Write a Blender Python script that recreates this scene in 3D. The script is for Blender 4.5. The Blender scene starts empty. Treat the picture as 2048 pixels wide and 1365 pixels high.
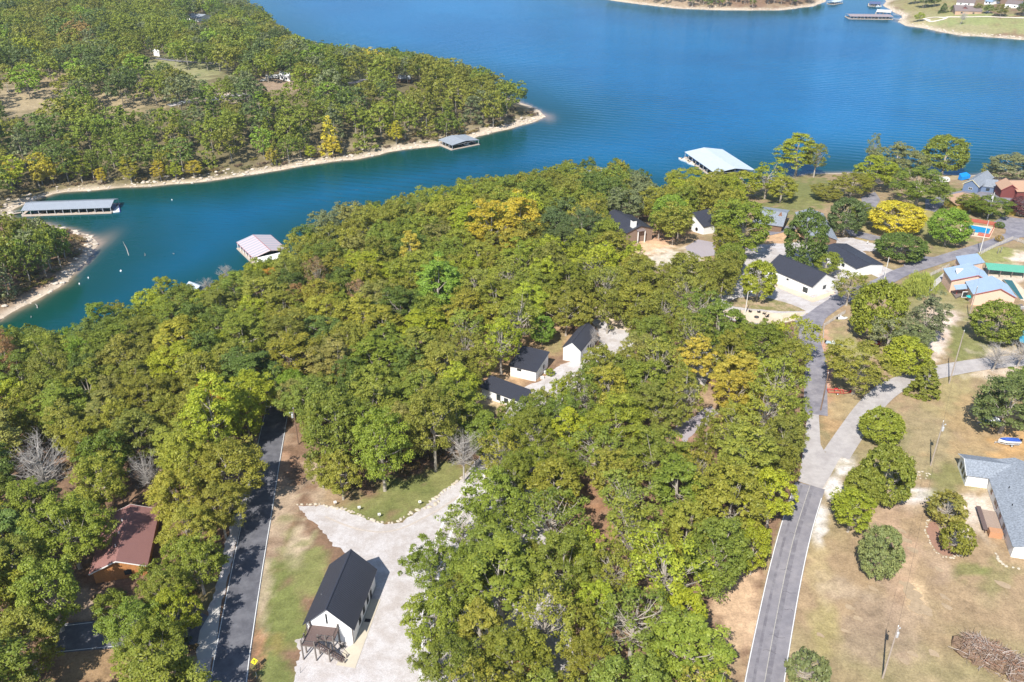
import bpy, math, random
import numpy as np
from mathutils import Vector, Matrix
from mathutils.geometry import delaunay_2d_cdt
random.seed(7); RNG = np.random.default_rng(7)
C = bpy.context.scene
COL = C.collection
R = math.radians

# ------------------------------------------------------------ camera, sky, sun, exposure
F = 1700.0; PITCH = R(28.7); CAMH = 119.0; LAKE = -24.0
cam_d = bpy.data.cameras.new("camera"); cam = bpy.data.objects.new("camera", cam_d); COL.objects.link(cam)
cam.location = (0, 0, CAMH); cam.rotation_euler = (R(90) - PITCH, 0, 0)
cam_d.sensor_width = 36; cam_d.lens = 36 * F / 2048; cam_d.clip_start = 1; cam_d.clip_end = 20000
C.camera = cam
SUN_AZ = R(24); SUN_EL = R(47)      # shadows run forward and 24 degrees to the right
w = bpy.data.worlds.new("World"); C.world = w; w.use_nodes = True
nt = w.node_tree; bg = nt.nodes["Background"]
sky = nt.nodes.new("ShaderNodeTexSky"); sky.sky_type = 'NISHITA'; sky.sun_disc = False
sky.sun_elevation = SUN_EL; sky.sun_rotation = math.pi + SUN_AZ; sky.altitude = 300; sky.air_density = 1.0; sky.dust_density = 0.6; sky.ozone_density = 2.0
nt.links.new(sky.outputs[0], bg.inputs[0]); bg.inputs[1].default_value = 0.11
sd_ = bpy.data.lights.new("sun", 'SUN'); sd_.energy = 4.9; sd_.angle = R(0.53); sd_.color = (1.0, 0.955, 0.88)
sun = bpy.data.objects.new("sun", sd_); COL.objects.link(sun)
sdir = Vector((math.sin(SUN_AZ) * math.cos(SUN_EL), math.cos(SUN_AZ) * math.cos(SUN_EL), -math.sin(SUN_EL)))
sun.rotation_euler = sdir.to_track_quat('-Z', 'Y').to_euler(); sun.location = (-60, -60, 200)
C.view_settings.view_transform = 'Standard'; C.view_settings.look = 'None'
C.view_settings.exposure = 0.62; C.view_settings.gamma = 1
C.render.engine = 'CYCLES'
C.cycles.max_bounces = 6; C.cycles.diffuse_bounces = 3; C.cycles.glossy_bounces = 2; C.cycles.transmission_bounces = 3
C.cycles.volume_bounces = 0; C.cycles.use_denoising = True

# ------------------------------------------------------------ photograph geometry: pixel -> place on the land
cp, sp_ = math.cos(PITCH), math.sin(PITCH)
def ray(px, py):
    a = (px - 1024) / F; b = (682.5 - py) / F
    return np.array([a, cp + b * sp_, -sp_ + b * cp])
def W(px, py, z):
    r = ray(px, py); t = (z - CAMH) / r[2]
    return np.array([r[0] * t, r[1] * t, z])
def proj(p):
    x, y, z = p[..., 0], p[..., 1], p[..., 2] - CAMH
    dz = y * cp - z * sp_
    return np.stack([1024 + F * x / dz, 682.5 - F * (y * sp_ + z * cp) / dz, dz], -1)

# smooth value noise
def vnoise(x, y, s, seed=0):
    r = np.random.default_rng(seed); T = r.random((64, 64))
    u = x / s; v = y / s
    i = np.floor(u).astype(int); j = np.floor(v).astype(int); fu = u - i; fv = v - j
    fu = fu * fu * (3 - 2 * fu); fv = fv * fv * (3 - 2 * fv)
    a = T[i % 64, j % 64]; b = T[(i + 1) % 64, j % 64]; c = T[i % 64, (j + 1) % 64]; d = T[(i + 1) % 64, (j + 1) % 64]
    return (a * (1 - fu) + b * fu) * (1 - fv) + (c * (1 - fu) + d * fu) * fv - 0.5

def inpoly(x, y, P):
    P = np.asarray(P); n = len(P); ins = np.zeros(np.shape(x), bool)
    for i in range(n):
        x0, y0 = P[i][:2]; x1, y1 = P[(i + 1) % n][:2]
        if y0 == y1: continue
        c = ((y0 > y) != (y1 > y)) & (x < (x1 - x0) * (y - y0) / (y1 - y0) + x0)
        ins ^= c
    return ins
def polydist(x, y, P, closed=True):
    P = np.asarray(P); d = np.full(np.shape(x), 1e9)
    n = len(P)
    for i in range(n if closed else n - 1):
        ax, ay = P[i][:2]; bx, by = P[(i + 1) % n][:2]
        vx, vy = bx - ax, by - ay; L = vx * vx + vy * vy + 1e-9
        t = np.clip(((x - ax) * vx + (y - ay) * vy) / L, 0, 1)
        d = np.minimum(d, (x - ax - t * vx) ** 2 + (y - ay - t * vy) ** 2)
    return np.sqrt(d)
def LP(pts): return [tuple(W(px, py, LAKE)[:2]) for px, py in pts]
NEAR = LP([(-700, 760), (-300, 735), (0, 712), (90, 708), (150, 705), (200, 690), (260, 672), (330, 645), (400, 615), (470, 590), (540, 560), (600, 520), (660, 482),
           (750, 458), (850, 442), (930, 412), (1000, 398), (1080, 388), (1150, 378), (1250, 388), (1330, 400), (1400, 402), (1450, 388), (1530, 366), (1600, 352),
           (1640, 346), (1700, 347), (1760, 350), (1870, 350), (1930, 352), (1990, 347), (2100, 342), (2500, 330)]) + [(1400, 300), (1400, -700), (-1300, -700), (-1300, 150)]
PEN = LP([(1092, 233), (1060, 246), (1020, 257), (975, 269), (940, 279), (880, 291), (800, 301), (720, 317), (640, 327), (560, 341), (440, 358), (300, 373), (180, 381), (120, 386),
          (60, 401), (30, 418), (22, 436), (60, 445), (110, 452), (150, 460), (182, 474), (196, 490), (183, 512), (150, 545), (120, 574), (75, 600), (40, 620), (0, 641), (-120, 672), (-500, 700),
          (-900, 690), (-900, -70), (420, -70), (450, -20), (472, 0), (495, 25), (540, 55), (590, 92), (640, 110), (720, 117), (800, 131), (900, 154), (980, 180), (1040, 204), (1075, 221)])
FAR1 = LP([(1150, -12), (1215, 0), (1280, 9), (1350, 17), (1450, 21), (1560, 21), (1620, 14), (1652, 3), (1660, -20), (1640, -70), (1000, -70)])
FAR2 = LP([(1767, 12), (1779, 20), (1805, 32), (1797, 44), (1811, 52), (1849, 57), (1889, 66), (1929, 72), (1979, 74), (2048, 80), (2300, 100), (2600, 60), (2600, -70), (1790, -70), (1778, -5)])
GX = np.arange(-1300, 1500, 5.0); GY = np.arange(-100, 2000, 5.0)
gx, gy = np.meshgrid(GX, GY, indexing='ij')
SDF = np.full(gx.shape, -1e9)
for P_ in (NEAR, PEN, FAR1, FAR2):
    d_ = polydist(gx, gy, P_); SDF = np.maximum(SDF, np.where(inpoly(gx, gy, P_), d_, -d_))
def bil(G, x, y):
    u = np.clip((x - GX[0]) / 5, 0, len(GX) - 1.001); v = np.clip((y - GY[0]) / 5, 0, len(GY) - 1.001)
    i = u.astype(int); j = v.astype(int); fu = u - i; fv = v - j
    return (G[i, j] * (1 - fu) + G[i + 1, j] * fu) * (1 - fv) + (G[i, j + 1] * (1 - fu) + G[i + 1, j + 1] * fu) * fv
def sdf(x, y):
    x = np.asarray(x, float); y = np.asarray(y, float)
    s = bil(SDF, x, y)
    return s + vnoise(x, y, 17, 1) * 4 + vnoise(x, y, 6, 2) * 1.6
def H(x, y):
    s = sdf(x, y)
    land = 24 * (1 - np.exp(-np.maximum(s, 0) / 105)) + np.clip(s / 30, 0, 1) * vnoise(np.asarray(x, float), np.asarray(y, float), 40, 3) * 1.6
    bed = np.maximum(s * 0.14, -8)
    return LAKE + np.where(s > 0, land, bed)
def G(px, py):
    r = ray(px, py); zs = np.linspace(6, LAKE, 400); t = (zs - CAMH) / r[2]
    x = r[0] * t; y = r[1] * t; below = zs <= np.maximum(H(x, y), LAKE)
    k = int(np.argmax(below)) if below.any() else 399
    return np.array([x[k], y[k], max(float(H(x[k], y[k])), LAKE)])
def GP(pts): return [tuple(G(*p)[:2]) for p in pts]
def mpp(p):                       # metres per photograph pixel at a place
    return (p[1] * cp - (p[2] - CAMH) * sp_) / F

# ------------------------------------------------------------ materials
M = {}
def sl(c): return tuple(((v / 255) / 12.92 if v <= 10 else (((v / 255) + .055) / 1.055) ** 2.4) for v in c) + (1,)
def mat(name, color, rough=.7, var=.15, scale=3.0, bump=0.0, bscale=20, spec=.3, metal=0.0, alt=None, altscale=1.0, emit=None):
    if name in M: return M[name]
    m = bpy.data.materials.new(name); m.use_nodes = True; n = m.node_tree.nodes; l = m.node_tree.links; b = n["Principled BSDF"]
    b.inputs["Roughness"].default_value = rough; b.inputs["Metallic"].default_value = metal; b.inputs["Specular IOR Level"].default_value = spec
    tc = n.new("ShaderNodeTexCoord"); no = n.new("ShaderNodeTexNoise"); no.inputs["Scale"].default_value = scale; no.inputs["Detail"].default_value = 6; no.inputs["Roughness"].default_value = .65
    l.new(tc.outputs["Object"], no.inputs["Vector"])
    mx = n.new("ShaderNodeMix"); mx.data_type = 'RGBA'; mx.blend_type = 'MULTIPLY'; mx.inputs[0].default_value = 1
    mr = n.new("ShaderNodeMapRange"); mr.inputs[1].default_value = .25; mr.inputs[2].default_value = .75; mr.inputs[3].default_value = 1 - var; mr.inputs[4].default_value = 1 + var
    l.new(no.outputs[0], mr.inputs[0]); l.new(mr.outputs[0], mx.inputs[7])
    c4 = tuple(color[:3]) + (1,)
    if alt is not None:
        n2 = n.new("ShaderNodeTexNoise"); n2.inputs["Scale"].default_value = altscale; n2.inputs["Detail"].default_value = 7; n2.inputs["Roughness"].default_value = .7; l.new(tc.outputs["Object"], n2.inputs["Vector"])
        cr = n.new("ShaderNodeValToRGB"); cr.color_ramp.elements[0].position = .42; cr.color_ramp.elements[1].position = .6
        cr.color_ramp.elements[0].color = c4; cr.color_ramp.elements[1].color = tuple(alt[:3]) + (1,)
        l.new(n2.outputs[0], cr.inputs[0]); l.new(cr.outputs[0], mx.inputs[6])
    else: mx.inputs[6].default_value = c4
    l.new(mx.outputs[2], b.inputs["Base Color"])
    if bump:
        nb = n.new("ShaderNodeTexNoise"); nb.inputs["Scale"].default_value = bscale; nb.inputs["Detail"].default_value = 4; l.new(tc.outputs["Object"], nb.inputs["Vector"])
        bp = n.new("ShaderNodeBump"); bp.inputs["Strength"].default_value = bump; bp.inputs["Distance"].default_value = .1
        l.new(nb.outputs[0], bp.inputs["Height"]); l.new(bp.outputs[0], b.inputs["Normal"])
    M[name] = m; return m
def leafmat(name, src):
    m = bpy.data.materials.new(name); m.use_nodes = True; n = m.node_tree.nodes; l = m.node_tree.links; b = n["Principled BSDF"]; out = n["Material Output"]
    b.inputs["Roughness"].default_value = .5; b.inputs["Specular IOR Level"].default_value = .35
    if src == 'object': s = n.new("ShaderNodeObjectInfo"); so = s.outputs["Color"]
    else: s = n.new("ShaderNodeAttribute"); s.attribute_name = 'col'; so = s.outputs["Color"]
    a = n.new("ShaderNodeAttribute"); a.attribute_name = 'tint'
    cr = n.new("ShaderNodeValToRGB"); e = cr.color_ramp.elements; e[0].position = 0; e[0].color = (.66, .74, .75, 1); e[1].position = 1; e[1].color = (1.42, 1.28, 1.15, 1)
    l.new(a.outputs["Fac"], cr.inputs[0])
    mx = n.new("ShaderNodeMix"); mx.data_type = 'RGBA'; mx.blend_type = 'MULTIPLY'; mx.inputs[0].default_value = 1
    l.new(so, mx.inputs[6]); l.new(cr.outputs[0], mx.inputs[7]); l.new(mx.outputs[2], b.inputs["Base Color"])
    tr = n.new("ShaderNodeBsdfTranslucent"); l.new(mx.outputs[2], tr.inputs[0])
    ms = n.new("ShaderNodeMixShader"); ms.inputs[0].default_value = .3; l.new(b.outputs[0], ms.inputs[1]); l.new(tr.outputs[0], ms.inputs[2]); l.new(ms.outputs[0], out.inputs[0])
    M[name] = m; return m
LEAF = leafmat('leaf', 'object'); LEAFS = leafmat('leaf_mass', 'attr')
BARK = mat('bark', (.36, .32, .27), .9, .25, 2); BARKD = mat("bark_dead", (.36, .33, .30), .9, .2, 2); BARKW = mat('bark_brown', (.2, .13, .09), .9, .25, 2)
WHITE = mat('white_siding', (.80, .80, .79), .6, .03, .8); DARKMETAL = mat('dark_metal_roof', (.040, .042, .055), .42, .06, .3, spec=.5)
GLASS = mat('window_glass', (.03, .04, .045), .12, .2, 1, spec=.6); BLACK = mat('black_trim', (.02, .02, .022), .5, .1)
GREYWOOD = mat('grey_brown_wood', (.17, .145, .13), .8, .25, 4); DECK = mat('brown_deck', (.135, .095, .085), .75, .2, 5)
CONC = mat('concrete', (.52, .46, .36), .85, .08, .6); GREYCONC = mat('grey_concrete', (.45, .43, .40), .85, .08, .6)
SHINGLE = mat('blue_grey_shingle', (.235, .26, .295), .9, .5, 2.6, .9, 5); MAROON = mat('maroon_shingle', (.27, .135, .12), .85, .2, 6, .6, 12)
BLUEMETAL = mat('pale_blue_metal', (.27, .36, .47), .5, .05, .4, spec=.4); PINK = mat('pink_stucco', (.66, .45, .34), .8, .05, 1)
GREYMETAL = mat('grey_metal_roof', (.29, .32, .36), .5, .08, .4, spec=.4); PALEMETAL = mat('pale_metal_roof', (.44, .50, .57), .5, .06, .3, spec=.4)
TEAL = mat('green_metal_roof', (.12, .40, .28), .5, .06, .4); TURQ = mat('turquoise_roof', (.055, .31, .44), .55, .06, .3)
TANROOF = mat('tan_shingle', (.42, .27, .18), .85, .15, 4, .4, 9); BROWNROOF = mat('brown_shingle', (.21, .165, .155), .85, .2, 4, .5, 9)
REDWOOD = mat('dark_red_siding', (.16, .045, .04), .75, .15, 3); CEDARW = mat('orange_cedar_boards', (.42, .19, .07), .8, .3, 3)
BLUEWALL = mat('blue_siding', (.13, .18, .28), .7, .05); YELLOWG = mat('mustard_wall', (.34, .27, .05), .8, .1); BROWNWALL = mat('brown_wall', (.19, .12, .08), .8, .15)
POOLW = mat('pool_water', (.02, .28, .55), .08, .15, .6, .3, 2, spec=.5); POOLD = mat('dark_pool_water', (.03, .12, .12), .08, .2, .6, spec=.5)
REDFENCE = mat('red_fence_boards', (.42, .10, .07), .8, .15, 4); REDP = mat('red_paint', (.5, .03, .03), .4, .1); BLUEP = mat('blue_cover', (.03, .08, .35), .6, .2, 2)
TARP = mat('bright_blue_tarp', (.01, .22, .60), .5, .15, 1); GALV = mat('galvanised', (.45, .46, .47), .45, .1, spec=.5); TYRE = mat('tyre_rubber', (.02, .02, .02), .8, .1)
POLEW = mat('pole_wood', (.36, .30, .25), .85, .2, 1.5); YEL = mat('yellow_sign', (.75, .62, .02), .5, .02); ROCK = mat('pale_rock', (.47, .41, .32), .9, .2, 1.5, .3, 4)
LINE = mat('road_paint', (.75, .75, .73), .7, .1, 2); LINEC = mat('faded_centre_paint', (.40, .38, .34), .8, .3, 2); FENCEW = mat('weathered_fence', (.48, .45, .42), .85, .15, 2)
STRIPE = mat('pink_striped_roof', (.54, .44, .45), .5, .04); REDTRIM = mat('red_trim', (.36, .09, .08), .5, .1); SANDW = mat('sandbags', (.60, .50, .36), .9, .15, 2)
TEALF = mat('teal_plastic', (.02, .42, .42), .5, .1); WHITEP = mat('white_plastic', (.78, .78, .76), .4, .04)

# ------------------------------------------------------------ mesh helpers
class MB:
    def __init__(s): s.v = []; s.f = []; s.mi = []
    def poly(s, pts, mi=0):
        i = len(s.v); s.v += [tuple(p) for p in pts]; s.f.append(tuple(range(i, i + len(pts)))); s.mi.append(mi); return s
    def box(s, x0, x1, y0, y1, z0, z1, mi=0):
        i = len(s.v); s.v += [(x0, y0, z0), (x1, y0, z0), (x1, y1, z0), (x0, y1, z0), (x0, y0, z1), (x1, y0, z1), (x1, y1, z1), (x0, y1, z1)]
        for q in ((0, 3, 2, 1), (4, 5, 6, 7), (0, 1, 5, 4), (1, 2, 6, 5), (2, 3, 7, 6), (3, 0, 4, 7)): s.f.append(tuple(i + k for k in q)); s.mi.append(mi)
        return s
    def slab(s, pts, t, mi=0):            # polygon thickened downwards
        n = len(pts); i = len(s.v); s.v += [tuple(p) for p in pts] + [(p[0], p[1], p[2] - t) for p in pts]
        s.f.append(tuple(range(i, i + n))); s.mi.append(mi); s.f.append(tuple(range(i + 2 * n - 1, i + n - 1, -1))); s.mi.append(mi)
        for k in range(n): s.f.append((i + k, i + n + k, i + n + (k + 1) % n, i + (k + 1) % n)); s.mi.append(mi)
        return s
    def tube(s, pts, rad, n=6, mi=0, cap=True):
        pts = [Vector(p) for p in pts]; rad = rad if hasattr(rad, '__len__') else [rad] * len(pts); i0 = len(s.v)
        for k, p in enumerate(pts):
            d = (pts[min(k + 1, len(pts) - 1)] - pts[max(k - 1, 0)]); d = d.normalized() if d.length > 1e-9 else Vector((0, 0, 1))
            a = d.orthogonal().normalized() if abs(d.z) > .9 else d.cross(Vector((0, 0, 1))).normalized(); b = d.cross(a)
            for j in range(n): q = p + (a * math.cos(2 * math.pi * j / n) + b * math.sin(2 * math.pi * j / n)) * rad[k]; s.v.append(tuple(q))
        for k in range(len(pts) - 1):
            for j in range(n): s.f.append((i0 + k * n + j, i0 + k * n + (j + 1) % n, i0 + (k + 1) * n + (j + 1) % n, i0 + (k + 1) * n + j)); s.mi.append(mi)
        if cap:
            s.f.append(tuple(i0 + (len(pts) - 1) * n + j for j in range(n))); s.mi.append(mi); s.f.append(tuple(i0 + j for j in range(n - 1, -1, -1))); s.mi.append(mi)
        return s
    def build(s, name, m, parent=None, smooth=False):
        me = bpy.data.meshes.new(name); me.from_pydata(s.v, [], s.f); ms = m if isinstance(m, (list, tuple)) else [m]
        for q in ms: me.materials.append(q)
        if len(ms) > 1: me.polygons.foreach_set('material_index', s.mi)
        if smooth: me.polygons.foreach_set('use_smooth', [True] * len(me.polygons))
        me.update(); o = bpy.data.objects.new(name, me); COL.objects.link(o)
        if parent is not None: o.parent = parent
        return o
def tag(o, label=None, cat=None, group=None, kind=None):
    if label: o['label'] = label
    if cat: o['category'] = cat
    if group: o['group'] = group
    if kind: o['kind'] = kind
    return o
def empty(name, loc, rz=0, label=None, cat=None, group=None):
    o = bpy.data.objects.new(name, None); COL.objects.link(o); o.location = tuple(loc); o.rotation_euler = (0, 0, rz); o.empty_display_size = .5
    return tag(o, label, cat, group)
def copy_tree(o, parent=None):
    c = o.copy(); COL.objects.link(c); c.parent = parent
    for ch in [k for k in CH.get(o.name, [])]: copy_tree(ch, c)
    return c
CH = {}
def reg(root):
    CH[root.name] = list(root.children)
    for c in root.children: reg(c)
def dup(root, loc, rz, label=None, group=None, scale=None):
    c = copy_tree(root); c.location = tuple(loc); c.rotation_euler = (0, 0, rz)
    if label: c['label'] = label
    if group: c['group'] = group
    if scale: c.scale = (scale,) * 3
    return c

# ------------------------------------------------------------ terrain: one sheet to the horizon
def axis(*segs):
    out = [segs[0][0]]
    for a, b, st in segs:
        n = max(1, int(round((b - a) / st))); out += list(np.linspace(a, b, n + 1)[1:])
    return np.array(out)
AX = axis((-9000, -1300, 700), (-1300, -400, 12), (-400, -190, 4), (-190, 250, 1.1), (250, 520, 4), (520, 1300, 12), (1300, 9000, 700))
AY = axis((-3000, -100, 400), (-100, 90, 8), (90, 400, 1.1), (400, 700, 3), (700, 1500, 7), (1500, 2000, 40), (2000, 16000, 900))
tx, ty = np.meshgrid(AX, AY, indexing='ij'); tz = H(tx, ty)
# albedo of the ground: soft patches of grass, dry grass, litter, bare earth; each (px, py, radius px, aspect, colour, weight)
LITTER = (.20, .125, .08); TAN = (.42, .31, .19); DRY = (.315, .225, .135); LAWN = (.19, .19, .07); GRN = (.155, .17, .055); BEIGE = (.45, .35, .25); SAND = (.62, .50, .38)
RED = (.36, .19, .11); GRAVC = (.62, .58, .55)
base = np.zeros(tx.shape + (3,)); s_ = sdf(tx, ty)
base[:] = LITTER
prj = proj(np.stack([tx, ty, tz], -1)); PXX, PYY = prj[..., 0], prj[..., 1]; infront = prj[..., 2] > 5
def blendc(wt, c):
    global base
    wt = np.clip(wt, 0, 1)[..., None]; base = base * (1 - wt) + np.array(c) * wt
n20 = vnoise(tx, ty, 20, 11); n7 = vnoise(tx, ty, 7, 12); n3 = vnoise(tx, ty, 3, 13); n1 = vnoise(tx, ty, 1.7, 14)
RIGHT = [(1480, 1400), (1540, 1100), (1600, 960), (1640, 830), (1640, 650), (1580, 640), (1420, 620), (1300, 560), (1200, 470), (1450, 395), (1600, 345), (2300, 320), (2600, 700), (2600, 1400)]
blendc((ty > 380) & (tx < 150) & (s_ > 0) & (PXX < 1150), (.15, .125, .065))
pr = inpoly(PXX, PYY, RIGHT) & infront
blendc(pr * 1.0, DRY)
blendc(pr * np.clip(.25 + n20 * 2 + n7 * 1.4 + n3 * .8, 0, 1) * .65, (.20, .185, .085))
blendc(pr * np.clip(n7 * 2.2 + n3, 0, 1) * .5, TAN)
SPOTS = [ # left verge and lawn
 (545, 1000, 60, 2.2, BEIGE, .7), (560, 930, 40, 1, RED, .5), (630, 940, 22, 1.3, BEIGE, .9), (590, 1100, 25, 3, LAWN, .8), (600, 1080, 22, 2, BEIGE, .8), (610, 1150, 45, 1.2, LAWN, 1), (585, 1110, 16, 2, BEIGE, .8),
 (560, 1230, 50, 2.4, GRN, 1), (540, 1340, 40, 1.2, GRN, 1), (555, 1290, 20, 1.2, (.22, .17, .06), .7), (525, 1180, 16, 5, BEIGE, .7), (520, 1300, 9, 5, RED, .8), (840, 980, 90, .5, GRN, 1), (740, 1010, 90, .35, LAWN, 1), (650, 995, 40, .5, BEIGE, .7), (690, 1000, 40, .4, (.3, .2, .12), .7),
 (760, 1030, 60, .4, GRN, .8), (900, 960, 50, .8, LAWN, 1), (880, 1010, 50, .5, LAWN, .9), (230, 1340, 120, .5, (.30, .20, .11), .9), (140, 1200, 60, .8, (.33, .25, .18), .8), (350, 1330, 60, .7, (.42, .3, .2), .8), (380, 1200, 50, 1, LAWN, .5),
 (1010, 720, 90, .8, (.38, .25, .14), .9), (1100, 680, 60, .6, (.40, .27, .15), 1), (1110, 690, 22, 1, LAWN, .7), (950, 820, 60, .4, LAWN, .7), (1000, 790, 50, .5, (.55, .42, .27), .6), (960, 800, 30, .5, BEIGE, .5),
 (1400, 800, 50, .8, (.40, .28, .18), .9), (1340, 880, 50, .6, (.33, .19, .14), .9), (1180, 1060, 60, 1.5, (.30, .16, .09), .9), (1150, 450, 60, .5, (.33, .2, .12), .8), (1250, 800, 200, .8, (.3, .2, .13), .4), (1170, 1200, 200, 1, (.26, .17, .11), .6),
 (1310, 490, 45, .55, (.62, .42, .26), 1), (1330, 470, 40, .4, (.45, .26, .17), .8), (1350, 520, 60, .35, (.62, .55, .45), .9), (1560, 475, 60, .3, (.55, .35, .2), .9), (1420, 560, 90, .4, LAWN, .5),
 # right part
 (1590, 390, 80, .5, LAWN, 1), (1610, 375, 60, .4, GRN, .5), (1680, 700, 50, .8, (.30, .27, .12), 1), (1665, 830, 26, 2, (.38, .25, .13), .9), (1652, 740, 14, 5, (.50, .28, .2), .9), (1690, 820, 30, .8, (.35, .27, .15), .7),
 (1480, 1230, 50, 2, (.52, .36, .23), .9), (1450, 1330, 60, 1, (.42, .30, .18), .8), (1640, 1050, 14, 3, GRAVC, .9), (1670, 975, 26, 1, GRAVC, .9), (1690, 930, 16, 1.5, GRAVC, .8),
 (1800, 1000, 50, .5, (.46, .36, .27), .7), (1830, 990, 45, .35, GRAVC, .9), (1780, 1040, 40, 1, (.36, .25, .17), .7), (1950, 1030, 50, .9, (.58, .49, .40), .9), (1930, 1070, 30, .8, (.58, .5, .42), .7), (1940, 1140, 40, .5, LAWN, .8), (1990, 1160, 40, .7, GRN, .5),
 (1800, 1150, 30, 4, (.40, .27, .18), .8), (1830, 1210, 26, 2.2, (.55, .40, .24), .7), (1880, 1130, 30, 1.3, (.36, .26, .18), .7), (1760, 1250, 90, .8, (.27, .2, .14), .7), (1650, 1250, 30, 2, (.30, .25, .11), .8), (1640, 1150, 30, 2, (.36, .28, .15), .8),
 (1680, 1180, 50, .6, (.40, .31, .22), .6), (1850, 880, 120, .8, (.29, .24, .13), .7), (1900, 790, 60, .8, (.33, .27, .13), .8), (1960, 860, 80, .8, (.36, .25, .13), .8), (2030, 890, 50, 1, (.44, .27, .12), .9), (1900, 960, 50, .6, LAWN, .8), (1790, 880, 30, 1, (.22, .2, .1), .6),
 (1890, 640, 30, 2.2, (.60, .48, .40), 1), (1870, 690, 22, 1.6, (.60, .50, .42), 1), (1860, 620, 30, 1, (.5, .38, .28), .8), (1920, 690, 28, 1.5, LAWN, 1), (1960, 700, 34, .8, (.2, .2, .08), 1), (1880, 570, 30, .8, GRN, 1), (1910, 600, 40, .6, (.26, .23, .1), .9), (1820, 600, 36, .7, LAWN, .7),
 (1930, 600, 12, 1, LAWN, .5), (2000, 560, 50, .8, (.6, .5, .42), .8), (1990, 510, 60, .35, (.25, .25, .09), 1), (2045, 515, 20, .6, (.65, .52, .42), 1), (1860, 440, 60, .7, (.30, .26, .1), .9), (1880, 470, 60, .5, LAWN, .6), (1740, 440, 40, .8, (.33, .28, .12), .8),
 (1890, 395, 60, .5, LAWN, .9), (1890, 350, 40, .3, (.42, .33, .18), .8), (1930, 340, 60, .3, BEIGE, .4), (1990, 430, 30, .4, LAWN, .7), (1690, 590, 40, .5, LAWN, .7), (2000, 730, 50, .6, (.55, .45, .35), .8),
 # far shores
 (1920, 45, 120, .22, (.25, .27, .11), 1), (1850, 38, 30, .5, (.42, .35, .22), .8), (1950, 60, 110, .09, (.40, .31, .22), .9), (1850, 5, 80, .5, (.28, .26, .11), .8), (1330, 3, 100, .2, (.38, .29, .2), .7),
 (2040, 50, 60, .3, (.25, .26, .11), 1), (1960, 62, 100, .12, (.25, .24, .11), .8),
 # peninsula clearings
 (60, 200, 110, .3, (.33, .26, .16), 1), (100, 150, 80, .3, (.33, .25, .15), .8), (230, 205, 90, .25, (.33, .26, .15), .9), (370, 135, 90, .25, (.27, .27, .13), 1), (340, 150, 60, .3, (.3, .27, .14), .8), (720, 150, 50, .5, (.28, .28, .12), .9), (560, 170, 60, .3, (.34, .24, .18), .7), (440, 195, 60, .2, (.5, .4, .32), .7)]
for (a, b, r_, asp, c, wt) in SPOTS:
    dx = (PXX - a) / r_; dy = (PYY - b) / (r_ * asp); q = dx * dx + dy * dy
    e_ = np.exp(-q * 1.1); k_ = np.clip((e_ - .34 + (n7 * .35 + n3 * .55 + n1 * .5) * (e_ > .03)) * 2.6 + .35, 0, 1) * (e_ > .03); blendc(infront * wt * k_, c)
# rocky beach band along the water
bw = np.where(ty > 470, 7.0, 3.0) + n20 * 7
blendc(np.clip(1.3 - s_ / np.maximum(bw, 2), 0, 1) * (s_ > -40), (.52, .43, .33))
blendc(np.clip(1.0 - np.abs(s_ - bw * 1.6) / np.maximum(bw, 2), 0, 1) * .6 * np.clip(.6 + n7 * 2, 0, 1), (.34, .27, .17))
blendc(np.clip(-s_ / 8, 0, 1), (.16, .14, .08))
nv = base.shape[0] * base.shape[1]; ni, nj = tx.shape
me = bpy.data.meshes.new("ground"); me.vertices.add(nv); me.vertices.foreach_set('co', np.stack([tx, ty, tz], -1).astype(np.float32).ravel())
idx = np.arange(nv).reshape(ni, nj); q_ = np.stack([idx[:-1, :-1], idx[1:, :-1], idx[1:, 1:], idx[:-1, 1:]], -1).reshape(-1, 4)
def quads(me, q):
    me.loops.add(q.size); me.loops.foreach_set('vertex_index', q.astype(np.int32).ravel()); me.polygons.add(len(q))
    me.polygons.foreach_set('loop_start', (np.arange(len(q)) * 4).astype(np.int32)); me.polygons.foreach_set('loop_total', np.full(len(q), 4, np.int32))
quads(me, q_)
ca = me.color_attributes.new('col', 'FLOAT_COLOR', 'POINT'); ca.data.foreach_set('color', np.concatenate([base, np.ones(base.shape[:2] + (1,))], -1).astype(np.float32).ravel())
me.update(calc_edges=True); me.polygons.foreach_set('use_smooth', np.ones(len(q_), bool))
gm = bpy.data.materials.new("ground"); gm.use_nodes = True; n = gm.node_tree.nodes; l = gm.node_tree.links; b = n["Principled BSDF"]; b.inputs["Roughness"].default_value = .95; b.inputs["Specular IOR Level"].default_value = .1
at = n.new("ShaderNodeAttribute"); at.attribute_name = 'col'; tc = n.new("ShaderNodeTexCoord")
def gn(scale, det=8, rough=.7):
    x = n.new("ShaderNodeTexNoise"); x.inputs["Scale"].default_value = scale; x.inputs["Detail"].default_value = det; x.inputs["Roughness"].default_value = rough; l.new(tc.outputs["Object"], x.inputs["Vector"]); return x
def mr(src, a, b_, c, d):
    x = n.new("ShaderNodeMapRange"); x.inputs[1].default_value = a; x.inputs[2].default_value = b_; x.inputs[3].default_value = c; x.inputs[4].default_value = d; l.new(src, x.inputs[0]); return x
a1 = mr(gn(.35).outputs[0], .3, .7, .72, 1.3); a2 = mr(gn(2.5, 5).outputs[0], .3, .7, .75, 1.28)
mu = n.new("ShaderNodeMath"); mu.operation = 'MULTIPLY'; l.new(a1.outputs[0], mu.inputs[0]); l.new(a2.outputs[0], mu.inputs[1])
mx = n.new("ShaderNodeMix"); mx.data_type = 'RGBA'; mx.blend_type = 'MULTIPLY'; mx.inputs[0].default_value = 1; l.new(at.outputs["Color"], mx.inputs[6]); l.new(mu.outputs[0], mx.inputs[7])
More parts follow.
